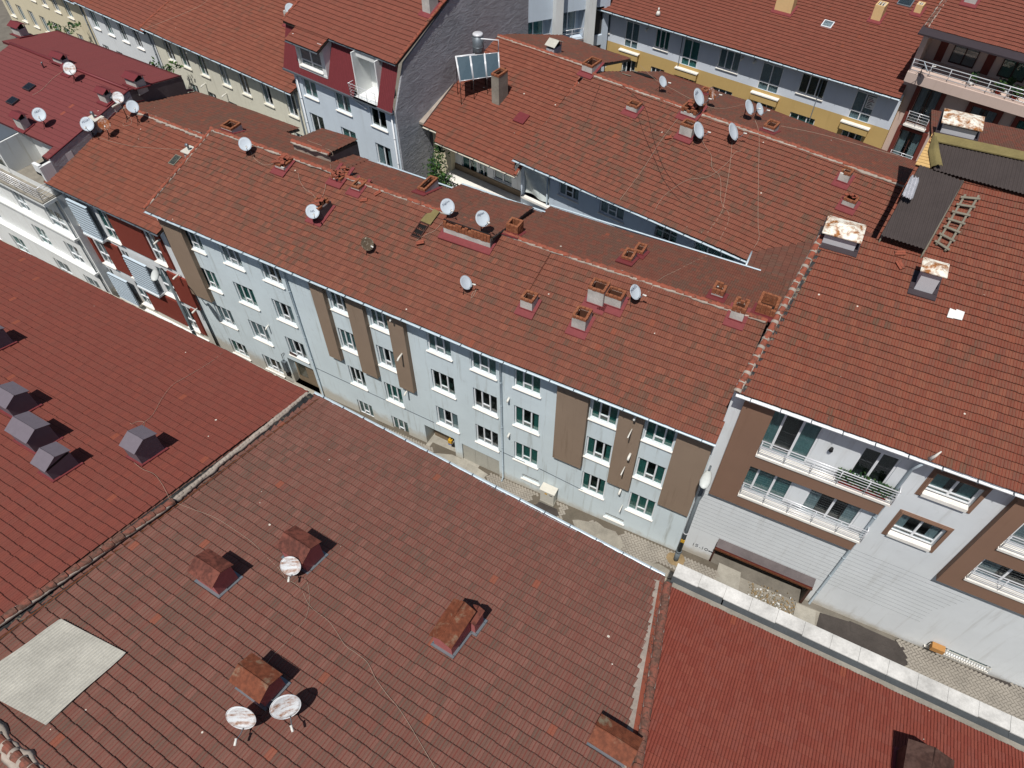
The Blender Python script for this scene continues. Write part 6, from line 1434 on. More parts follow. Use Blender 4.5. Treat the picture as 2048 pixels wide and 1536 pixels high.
# ================================================================== foreground roofs
SF = .25
E5 = P(628, 790, 10); R5 = Roof(E5, -31.4, SF, -1)
BRN = thing('apartment_building', 'nearest building under a broad weathered brown tiled roof with rusty hoods', 'building', R5.w(9, 3, -10.5))
M5 = 15.6
tiles5 = [[(0.0, 0), (16.95, 0), (18.4, 6.2), (18.4, M5), (-3.6, M5), (-3.6, 12), (-2.3, 6.8)]]
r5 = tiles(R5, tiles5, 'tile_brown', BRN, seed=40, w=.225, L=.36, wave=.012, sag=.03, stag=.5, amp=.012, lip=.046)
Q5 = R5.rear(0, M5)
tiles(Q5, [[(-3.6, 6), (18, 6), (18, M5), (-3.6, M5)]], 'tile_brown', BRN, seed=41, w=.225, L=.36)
ridge([R5.w(-3.6, M5, .04), R5.w(18, M5, .04)], r5, 'ridge_dull', seed=40, msz=2.2, r=.14, collar=True)
gutter(R5.w(-.1, -.09, .05), R5.w(16.9, -.09, .05), BRN, r=.085, mat='gutter')
W5 = Wall(R5.w(0, .5), -31.4)
sidewall([(R5.w(17, .4, -11), R5.w(0, .4, -11), R5.w(0, .4, -.1), R5.w(17, .4, -.1)), (R5.w(0, .4, -11), R5.w(-3, 26, -16), R5.w(-3, 26, -5), R5.w(0, .4, -.1)), (R5.w(17.5, 26, -16), R5.w(17, .4, -11), R5.w(17, .4, -.1), R5.w(17.5, 26, -5)), (R5.w(-3, 26, -16), R5.w(17.5, 26, -16), R5.w(17.5, 26, -6), R5.w(-3, 26, -6))], BRN, 'wall_pale')
# left neighbour
E4 = P(619, 786, 10.12); R4 = Roof(E4, -30, SF, -1)
RED = thing('apartment_building', 'foreground building at left under an even dark red tiled roof with grey metal chimney hoods', 'building', R4.w(-9, 3, -10.5))
b4 = rp(R4, [(619, 786), (337, 1006), (0, 1242)])
sl_ = (b4[2][0] - b4[0][0]) / (b4[2][1] - b4[0][1])
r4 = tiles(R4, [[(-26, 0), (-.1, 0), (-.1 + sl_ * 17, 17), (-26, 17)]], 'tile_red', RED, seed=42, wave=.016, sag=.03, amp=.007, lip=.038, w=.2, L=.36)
gutter(R4.w(-26, -.06, -.02), R4.w(-.1, -.06, -.02), RED, r=.05, mat='gutter_cream', brackets=False)
sidewall([(R4.w(-.2, .4, -11), R4.w(-26, .4, -11), R4.w(-26, .4, -.1), R4.w(-.2, .4, -.1)), (R4.w(-26, .4, -11), R4.w(-26, 20, -14), R4.w(-26, 20, -4), R4.w(-26, .4, -.1))], RED, 'wall_pale')
p_mid = R4.on(345, 1003)
ridge([R4.w(p_mid[0] + .05, p_mid[1], .05), R4.w(-.1 + sl_ * 17, 17, .05)], r4, 'ridge_dull', seed=42, r=.13, mortar=True, msz=.4, seg=.4)
ridge([R4.w(-.05, .1, .0), R4.w(p_mid[0], p_mid[1] - .1, .0)], r4, 'mortar', seed=43, r=.07, msz=1.2, seg=.18)
# lined valley gutter between the two roofs
mb = MB(); rs = random.Random(8); N = 110; vs = []
for i in range(N + 1):
    m = 17 * i / N; u5 = R5.on(628, 790)[0] + (-2.3 / 6.8) * m * (1 if m < 30 else 1)
    L_ = R4.w(-.1 + sl_ * m, m, 0); uu = -.34 * m if m < 6.8 else -2.3 - (m - 6.8) * .2
    Rr_ = R5.w(-2.3 / 6.8 * m if m < 6.8 else -2.3 - (min(m, 12) - 6.8) * .25, m, 0)
    z = min(L_[2], Rr_[2])
    a = L_ + R4.t * .14; a[2] = R4.w(0, m)[2] + .03 + .02 * rs.random(); b = a + R4.t * .3; b[2] = z - .02 + .015 * rs.random(); c = b + R4.t * .12; c[2] = z + .035 + .02 * rs.random(); d = c + R4.t * .08; d[2] = z + .06
    vs += [a, b, c, d, d - UP * .15, a - UP * .3]
fs = [(i * 6 + k, i * 6 + (k + 1) % 6, (i + 1) * 6 + (k + 1) % 6, (i + 1) * 6 + k) for i in range(N) for k in range(6)]; mi0 = len(mb.f)
mb.add(vs, fs, 0, True)
for i, f in enumerate(fs): mb.mi[mi0 + i] = 1 if i % 6 == 2 else 0
mb.build('valley_gutter', [M['membrane'], M['rust_edge']], BRN)
for i, (bl, br, tp, d) in enumerate((((260, 922), (286, 929), (282, 868), .85), ((96, 951), (109, 961), (110, 905), .85), ((42, 892), (73, 906), (50, 848), .85), ((4, 829), (32, 838), (20, 792), .85), ((-14, 705), (-6, 708), (-8, 672), .8))):
    pass
def hood4(R, roof, corner, ulen, mlen, h, **k):
    """corner = photo point of the foot nearest the lower right; the stack runs up-slope (towards the viewer) and left"""
    u1, m0 = R.on(*corner); u0 = u1 - ulen; m1 = m0; 
    R_ = Roof(R.o, R.ang, R.s, R.side); R_.m = -R.m; R_.s = -R.s; R_.sv = (R_.m + UP * R_.s) / R_.k
    # near face = high m ; run away from the viewer
    bl = (u0, -m0); zt = R.w((u0 + u1) / 2, m0)[2] + h
    return stack(R_, roof, u0, u1, -m0, mlen, zt, **k)
def stack(R, roof, u0, u1, m0, d, zt, body='hood_grey', hood='hood_grey', skirt='flash_red', over=.06, rise=.24, vent=.0, along='m', notch=None, name='chimney'):
    m1 = m0 + d; fr = (R.o * np.array([1, 1, 0]), R.t, R.m, UP); mb = MB(); zb = min(R.w(u0, m0)[2], R.w(u0, m1)[2]) - .3; ze = zt - rise
    mb.box(fr, (u0, u1), (m0, m1), (zb, ze - .01), 0)
    if vent: mb.box(fr, (u0 + .05, u1 - .05), (m0 - .004, m1 + .004), (ze - vent, ze - .02), 3); mb.box(fr, (u0 - .004, u1 + .004), (m0 + .05, m1 - .05), (ze - vent, ze - .02), 3)
    a0, a1, b0, b1 = u0 - over, u1 + over, m0 - over, m1 + over
    def q(x, y, z): return fr[0] + fr[1] * x + fr[2] * y + UP * z
    if along == 'm':
        mid = (a0 + a1) / 2; S = [[(a0, b1, ze - .03), (a0, b0, ze - .03), (mid, b0, zt), (mid, b1, zt)], [(mid, b1, zt), (mid, b0, zt), (a1, b0, ze - .03), (a1, b1, ze - .03)]]; tri = [[(u0, m0, ze - .01), (u1, m0, ze - .01), (mid, m0, zt - .02)], [(u0, m1, ze - .01), (u1, m1, ze - .01), (mid, m1, zt - .02)]]; seam = [q(mid, b0, zt + .02), q(mid, b1, zt + .02)]
    else:
        mid = (b0 + b1) / 2; S = [[(a0, b0, ze - .03), (a1, b0, ze - .03), (a1, mid, zt), (a0, mid, zt)], [(a0, mid, zt), (a1, mid, zt), (a1, b1, ze - .03), (a0, b1, ze - .03)]]; tri = [[(u0, m0, ze - .01), (u0, m1, ze - .01), (u0, mid, zt - .02)], [(u1, m0, ze - .01), (u1, m1, ze - .01), (u1, mid, zt - .02)]]; seam = [q(a0, mid, zt + .02), q(a1, mid, zt + .02)]
    for s in S: b = [q(*p) for p in s]; mb.hexa(b, [p + UP * .02 for p in b], 1)
    for t_ in tri: mb.add([q(*p) for p in t_], [(0, 1, 2)], 0)
    mb.tube(seam, .016, 5, 1)
    e = .09
    if skirt:
        for (x0, x1, y0, y1) in ((u0 - e, u1 + e, m0 - .09, m0 + .02), (u0 - e, u1 + e, m1 - .02, m1 + .12), (u0 - e, u0 + .02, m0, m1), (u1 - .02, u1 + e, m0, m1)):
            b = [R.w(x0, y0, .03), R.w(x1, y0, .03), R.w(x1, y1, .03), R.w(x0, y1, .03)]; mb.hexa(b, [p + UP * .055 for p in b], 2)
    return mb.build(name, [M[body], M[hood], M[skirt or 'flash_red'], M['soot']], roof)
# grey hoods: corner = lower right foot in the photo
hood4(R4, r4, (286, 930), .72, 1.0, 1.08, along='u')
hood4(R4, r4, (109, 962), .7, 1.0, .95, along='u', vent=.12); hood4(R4, r4, (73, 907), 1.15, .95, 1.0, along='u'); hood4(R4, r4, (32, 838), .9, .95, 1.0, along='u'); hood4(R4, r4, (-12, 706), .9, .9, 1.0, along='u')
# rusty hoods of the brown roof
kb = dict(body='pink_plaster', skirt='flash_zinc', over=.08)
hood4(R5, r5, (440, 1192), .98, .8, 1.08, hood='hood_brown', along='u', **kb)
hood4(R5, r5, (616, 1145), 1.05, .82, 1.12, hood='hood_brown', along='u', **kb)
hood4(R5, r5, (905, 1312), .7, 1.25, 1.15, hood='hood_rust', along='m', **kb)
hood4(R5, r5, (951, 1268), .34, .5, .95, hood='hood_brown', along='m', rise=.1, body='pink_plaster', skirt='flash_zinc', over=.05)
hood4(R5, r5, (532, 1415), 1.05, .8, .98, hood='hood_rust', along='u', **kb)
hood4(R5, r5, (1254, 1534), 1.2, .75, .62, hood='hood_rust', along='u', **kb)
# grey fibre-cement sheets let into the brown roof
patch_sheet(R5, rp(R5, [(125, 1240), (255, 1308), (95, 1452), (-60, 1370)]), 'roofing_sheet', 'pale grey corrugated sheet replacing tiles at the lower left of the brown roof', 'roofing sheet', 'asbestos', lift=.11, pitch=.1, amp=.022, jag=.0)
patch_sheet(Q5, [(-3.4, M5 - 2.2), (-1.3, M5 - 2.2), (-1.3, M5 - .12), (-3.4, M5 - .12)], 'roofing_sheet', 'pale corrugated sheet beyond the ridge in the lower left corner', 'roofing sheet', 'asbestos', lift=.07, pitch=.11, amp=.016)
# right neighbour
E6 = P(1345, 1177, 10.05); R6 = Roof(E6, -28.4, SF, -1)
ORA = thing('apartment_building', 'foreground building at lower right under a plain orange-red tiled roof', 'building', R6.w(6, 3, -10.5))
v6 = rp(R6, [(1337, 1172), (1278, 1536)]); s6 = (v6[1][0] - v6[0][0]) / (v6[1][1] - v6[0][1])
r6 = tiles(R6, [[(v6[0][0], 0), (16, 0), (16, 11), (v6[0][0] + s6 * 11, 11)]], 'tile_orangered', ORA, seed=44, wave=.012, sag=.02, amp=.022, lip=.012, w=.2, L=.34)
ridge([R6.w(v6[0][0] - .05, 0, .12), R6.w(v6[0][0] - .05 + s6 * 11, 11, .12)], r6, 'ridge_dull', seed=44, r=.14, seg=.36, msz=.2)
# strip of single tiles and mortar between the ridge line and the brown roof
def strip(o0, o1, mat, h0, h1, name, wob=.0, seed=0):
    rs = random.Random(seed); mb = MB(); vs = []; N = 60
    for i in range(N + 1):
        m = 11 * i / N; u = v6[0][0] + s6 * m; vs += [R6.w(u + o0 + wob * (rs.random() - .5), m, h0), R6.w(u + o1, m, h1 + wob * .3 * rs.random()), R6.w(u + o1, m, h1 - .3), R6.w(u + o0, m, h0 - .3)]
    mb.add(vs, [(i * 4 + k, i * 4 + (k + 1) % 4, (i + 1) * 4 + (k + 1) % 4, (i + 1) * 4 + k) for i in range(N) for k in range(4)] + [(0, 1, 2, 3), (N * 4, N * 4 + 3, N * 4 + 2, N * 4 + 1)]); return mb.build(name, [M[mat]], ORA)
strip(-.62, -.36, 'mortar', .0, .1, 'mortar_fillet', .12, 3)
strip(-.36, -.18, 'ridge_tile', .1, .02, 'verge_tile', .0, 4)
strip(-.18, -.1, 'opening', -.05, -.05, 'verge_shadow', .0, 5)  # black strip painted in for the shadow beside the ridge caps
# parapet: white coping, bitumen gutter, concrete
W6 = Wall(R6.w(0, -.55), -28.4)
cp = [W6.at(*q) for q in ((1340, 1140), (2048, 1450))]
PAR = thing('parapet_wall', 'street parapet with white stone coping and black lined gutter along the orange-red roof', 'parapet wall', R6.w(5, -.9, -10.5))
fr6 = (R6.o * np.array([1, 1, 0]), R6.t, -R6.m, UP)
rs = random.Random(12); u0_ = v6[0][0] + .0; u1_ = 16.0
mb = MB(); mb.box(fr6, (u0_ + .1, u1_), (.02, 1.08), (-1, 9.72), 0); mb.box(fr6, (u0_ + .1, u1_), (.0, .27), (9.72, 9.985), 1); mb.box(fr6, (u0_ + .1, u1_), (.55, 1.0), (9.72, 9.98), 1); mb.build('wall', [M['wall_pale'], M['screed']], PAR)
mb = MB(); u = u0_
while u < u1_:
    L_ = .95; d_ = .0 if u > 1.0 else .02; mb.box(fr6, (u + .004, min(u + L_, u1_) - .004), (.5 + .04 * (rs.random() > .6), 1.06), (9.98, 10.03 + .006 * rs.random())); u += L_
mb.build('coping', [M['coping']], PAR)
mb = MB(); u = u0_
while u < u1_:
    L_ = 1.9; mb.box(fr6, (u, min(u + L_ + .05, u1_)), (.27, .54), (9.72, 9.95 + .012 * (int(u / 1.9) % 2)), 0); b0_ = [fr6[0] + fr6[1] * a + fr6[2] * .2 + UP * 9.80 for a in (u, min(u + L_ + .05, u1_))]
    u += L_
mb.build('gutter_lining', [M['bitumen']], PAR)

hood4(R6, r6, (1868, 1604), 1.15, 1.0, 1.1, hood='hood_dark', body='hood_dark', along='m', over=.07)
# ================================================================== street furniture
def street_lamp(base_px, head_px, label, zb=0.0, top=8.6, hz=8.45, wall=None):
    b = P(base_px[0], base_px[1], zb) if wall is None else wall
    h = P(head_px[0], head_px[1], hz)
    T = thing('street_lamp', label, 'street lamp', b, 'street lamps')
    mb = MB(); mb.tube([b, b + UP * 1.2], .13, 12); mb.tube([b + UP * 1.2, b + UP * 4, b + UP * (top - 1)], [.11, .095, .075], 12); mb.tube([b + UP * 1.1, b + UP * 1.25], .145, 12); mb.tube([b - UP * .05, b + UP * .03], .2, 12); mb.build('pole', [M['lamp_pole']], T)
    d = h - b; d[2] = 0; L = np.linalg.norm(d); d /= L; tp = b + UP * (top - 1)
    mb = MB(); mb.tube(smooth_path([tp - UP * .1, tp + UP * .5, tp + UP * .92 + d * L * .25, tp + UP * (hz - top + 1.12) + d * L * .5, h - d * .43 - UP * .0], 5), .045, 8); mb.build('arm', [M['lamp_pole']], T)
    mb = MB(); s = np.cross(d, UP); vs = []; N = 14; K = 9
    prof = [(x * 1.35, y_ * 1.35, z_ * 1.2) for x, y_, z_ in [(-.34, .05, .05), (-.28, .1, .08), (-.1, .15, .12), (.12, .17, .12), (.3, .13, .09), (.38, .04, .04)]]
    for x, wy, hz_ in prof:
        for k in range(N): t = 2 * math.pi * k / N; vs.append(h + d * x + s * math.cos(t) * wy + UP * (math.sin(t) * hz_ * (1 if math.sin(t) > 0 else .45)))
    mb.add(vs, [(i * N + k, i * N + (k + 1) % N, (i + 1) * N + (k + 1) % N, (i + 1) * N + k) for i in range(len(prof) - 1) for k in range(N)] + [tuple(range(N))[::-1], tuple(range((len(prof) - 1) * N, len(prof) * N))], 0, True); mb.build('lamp_head', [M['lamp_head']], T)
    mb = MB(); mb.box((b + UP * 2.4, s, UP, d), (-.1, .1), (-.14, .14), (.08, .105), 0); mb.tube([b + UP * 3.1, b + UP * 3.16], .12, 12, 1); mb.build('warning_plate', [M['yellow'], M['steel']], T)
    return T
LS = 1.45
street_lamp((1350, 1123), (1412, 958), 'grey street lamp with a yellow plate standing beside the white building corner', zb=.15, top=9.3, hz=9.15)
u_l = W1.at(437, 690)[0]
street_lamp((0, 0), (310, 550), 'street lamp with a curved neck in front of the red and white striped building', top=8.6, hz=8.3, wall=W1.p(-22.0, -.9, 1.3))
CB = P(1096, 1003, .12); cu_, cn_ = float((CB - GS.o) @ GS.t), float((CB - GS.o) @ GS.n)
CAB = thing('utility_cabinet', 'beige electricity cabinet on the pavement against the pale blue wall', 'cabinet', gp(cu_, cn_, 0))
frc = (gp(cu_, cn_, 0), GS.t, UP, GS.n)
cw = .42
mb = MB(); mb.box(frc, (-cw, cw), (0, .18), (-.22, .22)); mb.build('plinth', [M['cement']], CAB)
mb = MB(); mb.box(frc, (-cw + .02, cw - .02), (.18, 1.28), (-.2, .2)); 
for k in (-.01, ): mb.box(frc, (k - .008, k + .008), (.22, 1.24), (.2, .206))
bd = mb.build('body', [M['beige']], CAB)
mb = MB(); mb.box(frc, (-.14, .0), (1.0, 1.12), (.202, .212), 0); mb.box(frc, (.14, .32), (1.02, 1.08), (.202, .212), 1); mb.build('warning_sticker', [M['yellow'], M['paint_black']], CAB)
mb = MB(); b = [frc[0] + frc[1] * x + frc[3] * y + UP * 1.28 for x, y in ((-cw - .03, .25), (cw + .03, .25), (cw + .03, -.24), (-cw - .03, -.24))]; mb.hexa(b, [p + UP * (.04 + (.05 if i > 1 else 0)) for i, p in enumerate(b)]); mb.build('lid', [M['beige']], CAB)
# tar patch round the cabinet and the lamp footing
def blotch(name, c, ru, rn, mat, z=.022, seed=1, kind='structure', n=18):
    rs = random.Random(seed); pts = [gp(c[0] + math.cos(t) * ru * (.8 + .35 * rs.random()), c[1] + math.sin(t) * rn * (.8 + .35 * rs.random()), z - .03) for t in np.linspace(0, 2 * math.pi, n, endpoint=False)]
    mb = MB(); mb.hexa(pts, [p + UP * .03 for p in pts]); o = mb.build(name, [M[mat]], None, loc=gp(*c)); return tag(o, kind=kind)
blotch('tar_patch', (cu_ + .1, cn_ + .55), .75, .45, 'tar', seed=2)
lb = P(1350, 1123, .15); lu, ln = float((lb - GS.o) @ GS.t), float((lb - GS.o) @ GS.n)
blotch('dirt_patch', (lu, ln), .5, .4, 'straw', z=.024, seed=3)
blotch('screed_patch', (6.2, .9), 1.5, .62, 'screed', seed=5)
blotch('screed_patch', (-2.6, .8), 2.0, .9, 'cement', seed=6)
blotch('screed_patch', (9.9, 1.35), .9, .3, 'screed', seed=7)
# ground in front of the white building: forecourt, ramp debris, tar, pavers
def gpx(px, py, z=0.0):
    # photo pixel onto the sloping street
    d = ray(px, py); nv = np.cross(GS.t + UP * SL, GS.n); o = GS.o + UP * z; k = ((o - EYE) @ nv) / (d @ nv); return EYE + d * k
def ground_poly(name, pix, z, mat):
    mb = MB(); b = [gpx(x, y, z) - UP * .05 for x, y in pix]; mb.hexa(b, [p + UP * .05 for p in b]); return tag(mb.build(name, [M[mat]], None, loc=b[0]), kind='structure')
ground_poly('forecourt', [(1420, 1128), (1700, 1250), (2200, 1445), (2200, 1600), (1330, 1200), (1350, 1120)], -.02, 'screed')
ground_poly('concrete_ramp', [(1438, 1125), (1482, 1145), (1476, 1185), (1430, 1160)], .0, 'cement')
ground_poly('tar_strip', [(1640, 1225), (1720, 1250), (1815, 1302), (1815, 1340), (1720, 1320), (1630, 1262)], .004, 'tar')
ground_poly('concrete_slab', [(1592, 1205), (1632, 1222), (1628, 1262), (1585, 1240)], .08, 'cement')
ground_poly('tar_strip', [(1700, 1242), (1812, 1292), (2060, 1380), (2060, 1388), (1806, 1306), (1700, 1262)], .008, 'tar')
mb = MB(); rs = random.Random(6)
c7, s7 = math.cos(math.pi / 4), math.sin(math.pi / 4)
a7 = gpx(1805, 1298); ua7 = float((a7 - GS.o) @ GS.t)
for i in range(46, 330):
    for j in range(-8, 9):
        for k in (0, 1):
            ox, oy = i * pw, i * pw + j * 4 * pw; r = (ox, oy, pl, pw) if k == 0 else (ox, oy + pw, pw, pl)
            cx_, cy_ = r[0] + r[2] / 2, r[1] + r[3] / 2; u = (cx_ * c7 + cy_ * s7); n_ = (-cx_ * s7 + cy_ * c7)
            w_ = (gp(u, n_) - W7.o); nw = float(w_ @ W7.n)
            if not (ua7 + .25 * math.sin(n_ * 3) < u < 36 and .12 < nw < 2.9): continue
            g = .009; cs = [(r[0] + g, r[1] + g), (r[0] + r[2] - g, r[1] + g), (r[0] + r[2] - g, r[1] + r[3] - g), (r[0] + g, r[1] + r[3] - g)]
            pts = [gp(px_ * c7 + py_ * s7, -px_ * s7 + py_ * c7, -.012) for px_, py_ in cs]; mb.hexa(pts, [p + UP * (.02 + rs.random() * .005) for p in pts], 0)
tag(mb.build('pavement', [M['paver']], None, loc=gp(20, 2)), kind='structure')
rs = random.Random(15); mb = MB()
for i in range(420):
    t = rs.random(); q = rs.random() ** 1.6; x = 1500 + 95 * t + rs.gauss(0, 6); y = 1165 + 45 * t + 32 * (1 - q) + rs.gauss(0, 4); c = gpx(x, y, .02); s = rs.choice((.015, .02, .03, .045)); an = rs.random() * 3
    ax = np.array([math.cos(an), math.sin(an), 0]); mb.box((c, ax, np.cross(UP, ax), UP), (-s, s), (-s * .7, s * .7), (-.02, s * .8), rs.choice((0, 0, 0, 1, 1, 2)))
o = mb.build('leaf_litter', [M['straw'], M['wood_grey'], M['cloth_white']], None, loc=gpx(1560, 1190)); tag(o, kind='stuff')
# ================================================================== solar water heater
SOL = thing('solar_water_heater', 'solar water heater with three dark collector panels on a white frame beside a brick stack', 'solar heater', R9.wp(950, 190))
bl_, br_ = R9.wp(924, 188, .9), R9.wp(985, 178, .9)
foot = R9.on(922, 192)
uA_, mA_ = R9.on(924, 192)
T9, Mv = R9.t, R9.m
base0 = R9.wp(928, 195, 0)
pl0 = P(920, 164, 12.2); pr0 = P(1000, 152, 12.2); ptl = P(911, 113, 13.4); ptr = P(997, 104, 13.4)
zpl = 12.3
def colp(x, y): # x along 0..1, y up 0..1
    a = pl0 + (pr0 - pl0) * x; b = ptl + (ptr - ptl) * x; return a + (b - a) * y
nrmc = np.cross(pr0 - pl0, ptl - pl0); nrmc /= np.linalg.norm(nrmc)
for x0, x1 in ((.015, .32), (.345, .655), (.68, .985)):
    mb = MB(); b = [colp(x0, .03), colp(x1, .03), colp(x1, .97), colp(x0, .97)]; mb.hexa([p - nrmc * .04 for p in b], [p + nrmc * .04 for p in b], 0)
    for p, q in ((b[0], b[1]), (b[1], b[2]), (b[2], b[3]), (b[3], b[0])): mb.tube([p + nrmc * .035, q + nrmc * .035], .025, 5, 1)
    mb.build('collector_panel', [M['collector'], M['steel']], SOL)
mb = MB()
for x in (0, .33, .67, 1.0):
    a, b = colp(x, -.02), colp(x, 1.02); mb.tube([a, b], .035, 6)
    u, m = R9.on(*[float(v) for v in (CX + FPX * (RC.T @ (a - EYE))[0] / (RC.T @ (a - EYE))[2], CY + FPX * (RC.T @ (a - EYE))[1] / (RC.T @ (a - EYE))[2])])
    ra = a.copy(); ra[2] = R9.o[2] + R9.s * float((a - R9.o) @ R9.m); rb = b.copy(); rb[2] = R9.o[2] + R9.s * float((b - R9.o) @ R9.m)
    mb.tube([a, ra], .022, 6, 1); mb.tube([b, rb], .022, 6, 1)
tnk = (ptl + ptr) / 2
mb.tube([ptl, ptl + UP * .02 + (ptr - ptl) * .45], .04, 6); mb.tube([ptr, ptr + UP * .75, ptl + (ptr - ptl) * .6 + UP * .95], .04, 6)
mb.build('frame', [M['pvc'], M['iron']], SOL)
tb = P(957, 108, 13.2); TK = thing('water_tank', 'upright galvanised water tank standing behind the solar collectors', 'water tank', tb)
mb = MB(); rr = .36; mb.tube([tb - UP * .3, tb + UP * .5, tb + UP * 1.25], rr, 20)
for z in (.5, 1.2): mb.tube([tb + UP * z, tb + UP * (z + .04)], rr * 1.04, 20)
mb.build('shell', [M['galv']], TK); mb = MB(); mb.tube([tb + UP * 1.25, tb + UP * 1.33], [rr * 1.02, rr * .8], 20); mb.build('lid', [M['steel']], TK)
# ================================================================== satellite dishes
D = dish
D(R1, 490, 288, 26, 'grey dish at the left end of the central roof ridge, beside the first brick stack', az=25, el=38, h=.75)
D(R1, 625, 423, 28, 'dish with rusty lettering in front of the low soot-blackened stack', az=22, el=42, h=.8, text=('NS', .45, -.1))
D(R1, 735, 488, 27, 'blotched and rotten dish alone in the middle of the central roof', az=40, el=42, h=.55, mat='dish_dead')
D(R1, 932, 565, 29, 'clean dish alone on the central roof with a looping white cable', az=58, el=40, h=.55)
D(R1, 895, 413, 31, 'left dish of the pair above the long brick parapet', az=28, el=38, h=1.0, text=('Digiline', .36, .35, .3))
D(R2, 965, 437, 32, 'right dish of the pair above the long brick parapet', az=35, el=38, h=1.5, text=('Digitürk' if False else 'digisat', .42, .45))
D(R2, 1271, 584, 31, 'dish lettered MAG beside the double rendered stack', az=50, el=38, h=.75, text=('MAG', .6, .3, .1))
D(R8, 1398, 194, 35, 'large dish with a dark label behind the broken stack on the courtyard block', az=55, el=36, h=1.2, text=('WISI', .36, .35, .1))
D(Q8, 1425, 187, 25, 'small rust-eaten dish at the rear of the courtyard block', az=55, el=36, h=.9, mat='dish_rust2')
D(R8, 1398, 260, 33, 'dish fixed to the stack wrapped in white cable', az=52, el=36, h=.8)
D(R8, 1467, 263, 35, 'dish standing free on the courtyard block, rightmost on its near slope', az=58, el=36, h=.7)
D(Q8, 1499, 214, 30, 'bigger dish of the twin pair on the rear slope of the courtyard block', az=55, el=36, h=.8)
D(Q8, 1520, 218, 25, 'smaller dish of the twin pair on the rear slope of the courtyard block', az=55, el=36, h=.7)
D(Q8, 1326, 163, 22, 'dish by the hole in the rear slope of the courtyard block', az=50, el=36, h=.7)
D(R3, 78, 229, 26, 'dish with a dark label on the brown hooded stack of the maroon roof', az=25, el=38, h=.9, text=('NEXT', .36, .35, .2), mat='dish')
D(R3, 139, 137, 24, 'rust-streaked dish near the ridge of the maroon roof', az=25, el=38, h=.9, mat='dish_rust')
D(RS_, 174, 248, 27, 'dish lettered in dark capitals at the left end of the striped building roof', az=15, el=36, h=1.0, text=('POLSAT', .36, .35, .3))
D(RS_, 208, 248, 24, 'badly rusted dish beside the white-capped chimney of the striped building', az=30, el=38, h=1.0, mat='dish_rust2')
D(RS_, 236, 195, 22, 'rusty dish behind the twin white chimneys of the striped building', az=28, el=38, h=1.6, mat='dish_rust')
D(RS_, 265, 213, 24, 'plain grey dish right of the twin white chimneys of the striped building', az=38, el=38, h=1.2)
D(R5, 581, 1132, 43, 'rust-stained dish hung on the upper rusty hood of the brown roof', az=5, el=32, h=.75, mat='dish_rust')
D(R5, 482, 1436, 64, 'left one of the two big rust-streaked dishes at the bottom of the view', az=-2, el=24, h=.8, mat='dish_rust')
D(R5, 571, 1414, 64, 'right one of the two big rust-streaked dishes at the bottom of the view', az=26, el=22, h=.8, mat='dish_rust')
rk_ = Roof(W10.p(0, 10.1, .6), -37, .3)
D(rk_, 580, 17, 20, 'grey dish on the stack of the cream house beside the mansard roof', az=25, el=36, h=1.6); D(rk_, 604, 5, 18, 'grey dish half hidden behind the mansard roof edge', az=25, el=36, h=1.6)
D(R9, 955, 68, 25, 'pale dish seen behind the upright water tank', az=20, el=36, h=1.2)
def w13f(px, py): return W13.p(*W13.at(px, py, 1.6), 1.6)
D(None, 1852, 133, 22, 'dish hanging on the corner of the pink balcony', az=75, el=36, h=.6, roofless=w13f)
# ================================================================== loose cables
C_ = cable
C_('white cable snaking down the brown roof from the upper rusty hood to the bottom edge', on_roof(R5, [(572, 1158), (600, 1175), (620, 1212), (655, 1240), (672, 1262), (690, 1290), (712, 1306), (735, 1325), (750, 1355), (775, 1390), (800, 1420), (830, 1468), (872, 1540)]), r=.006)
C_('white cable from the twin hoods down to the lower rusty hood', on_roof(R5, [(598, 1162), (612, 1158), (619, 1195), (612, 1235), (590, 1262), (572, 1285), (545, 1312), (532, 1330)]), r=.006)
C_('white cable crossing the brown roof from the valley to the rusty dish', on_roof(R5, [(350, 1005), (390, 1020), (430, 1035), (470, 1060), (505, 1085), (535, 1115), (560, 1140), (575, 1165)]), r=.006)
C_('pale cable from the grey hood down to the valley gutter', on_roof(R4, [(268, 925), (285, 938), (308, 948), (322, 965), (333, 985), (340, 1000)]), r=.006)
C_('pale cable running up the dark red roof from the grey hood towards the street', on_roof(R4, [(278, 868), (285, 848), (305, 830), (325, 795), (345, 770), (370, 755), (420, 725), (445, 705)]), r=.006)
C_('short hooked cable end near the grey hood on the dark red roof', on_roof(R4, [(260, 846), (264, 848), (275, 843), (288, 845), (286, 862)]), r=.006)
C_('white wavy cable hanging over the courtyard block towards the long roof', on_roof(R8, [(1400, 270), (1410, 292), (1422, 310), (1424, 335), (1438, 350), (1442, 370), (1441, 392), (1445, 410), (1452, 418), (1458, 430), (1455, 448), (1440, 478)], .06))
C_('thin white cable looping left from the free standing dish over the courtyard block', on_roof(R8, [(1483, 302), (1470, 305), (1455, 325), (1420, 352), (1375, 360), (1345, 378), (1325, 395), (1310, 420)], .06))
C_('straight white cable dropping to the courtyard corner', on_roof(R8, [(1465, 275), (1460, 330), (1448, 405), (1440, 430), (1415, 465)], .06))
C_('long straight white cable on the right of the courtyard block', on_roof(R8, [(1510, 240), (1518, 270), (1517, 350), (1516, 440), (1518, 475), (1508, 495)], .06))
C_('white cable slanting down the courtyard block from the broken stack', on_roof(R8, [(1360, 232), (1330, 270), (1310, 300), (1285, 340), (1255, 380), (1240, 400)], .06))
C_('sagging black wire pair on the left of the courtyard block', on_roof(R8, [(1232, 160), (1262, 185), (1290, 215), (1305, 270), (1325, 330), (1352, 370), (1380, 395)], .08), 'cable_black')
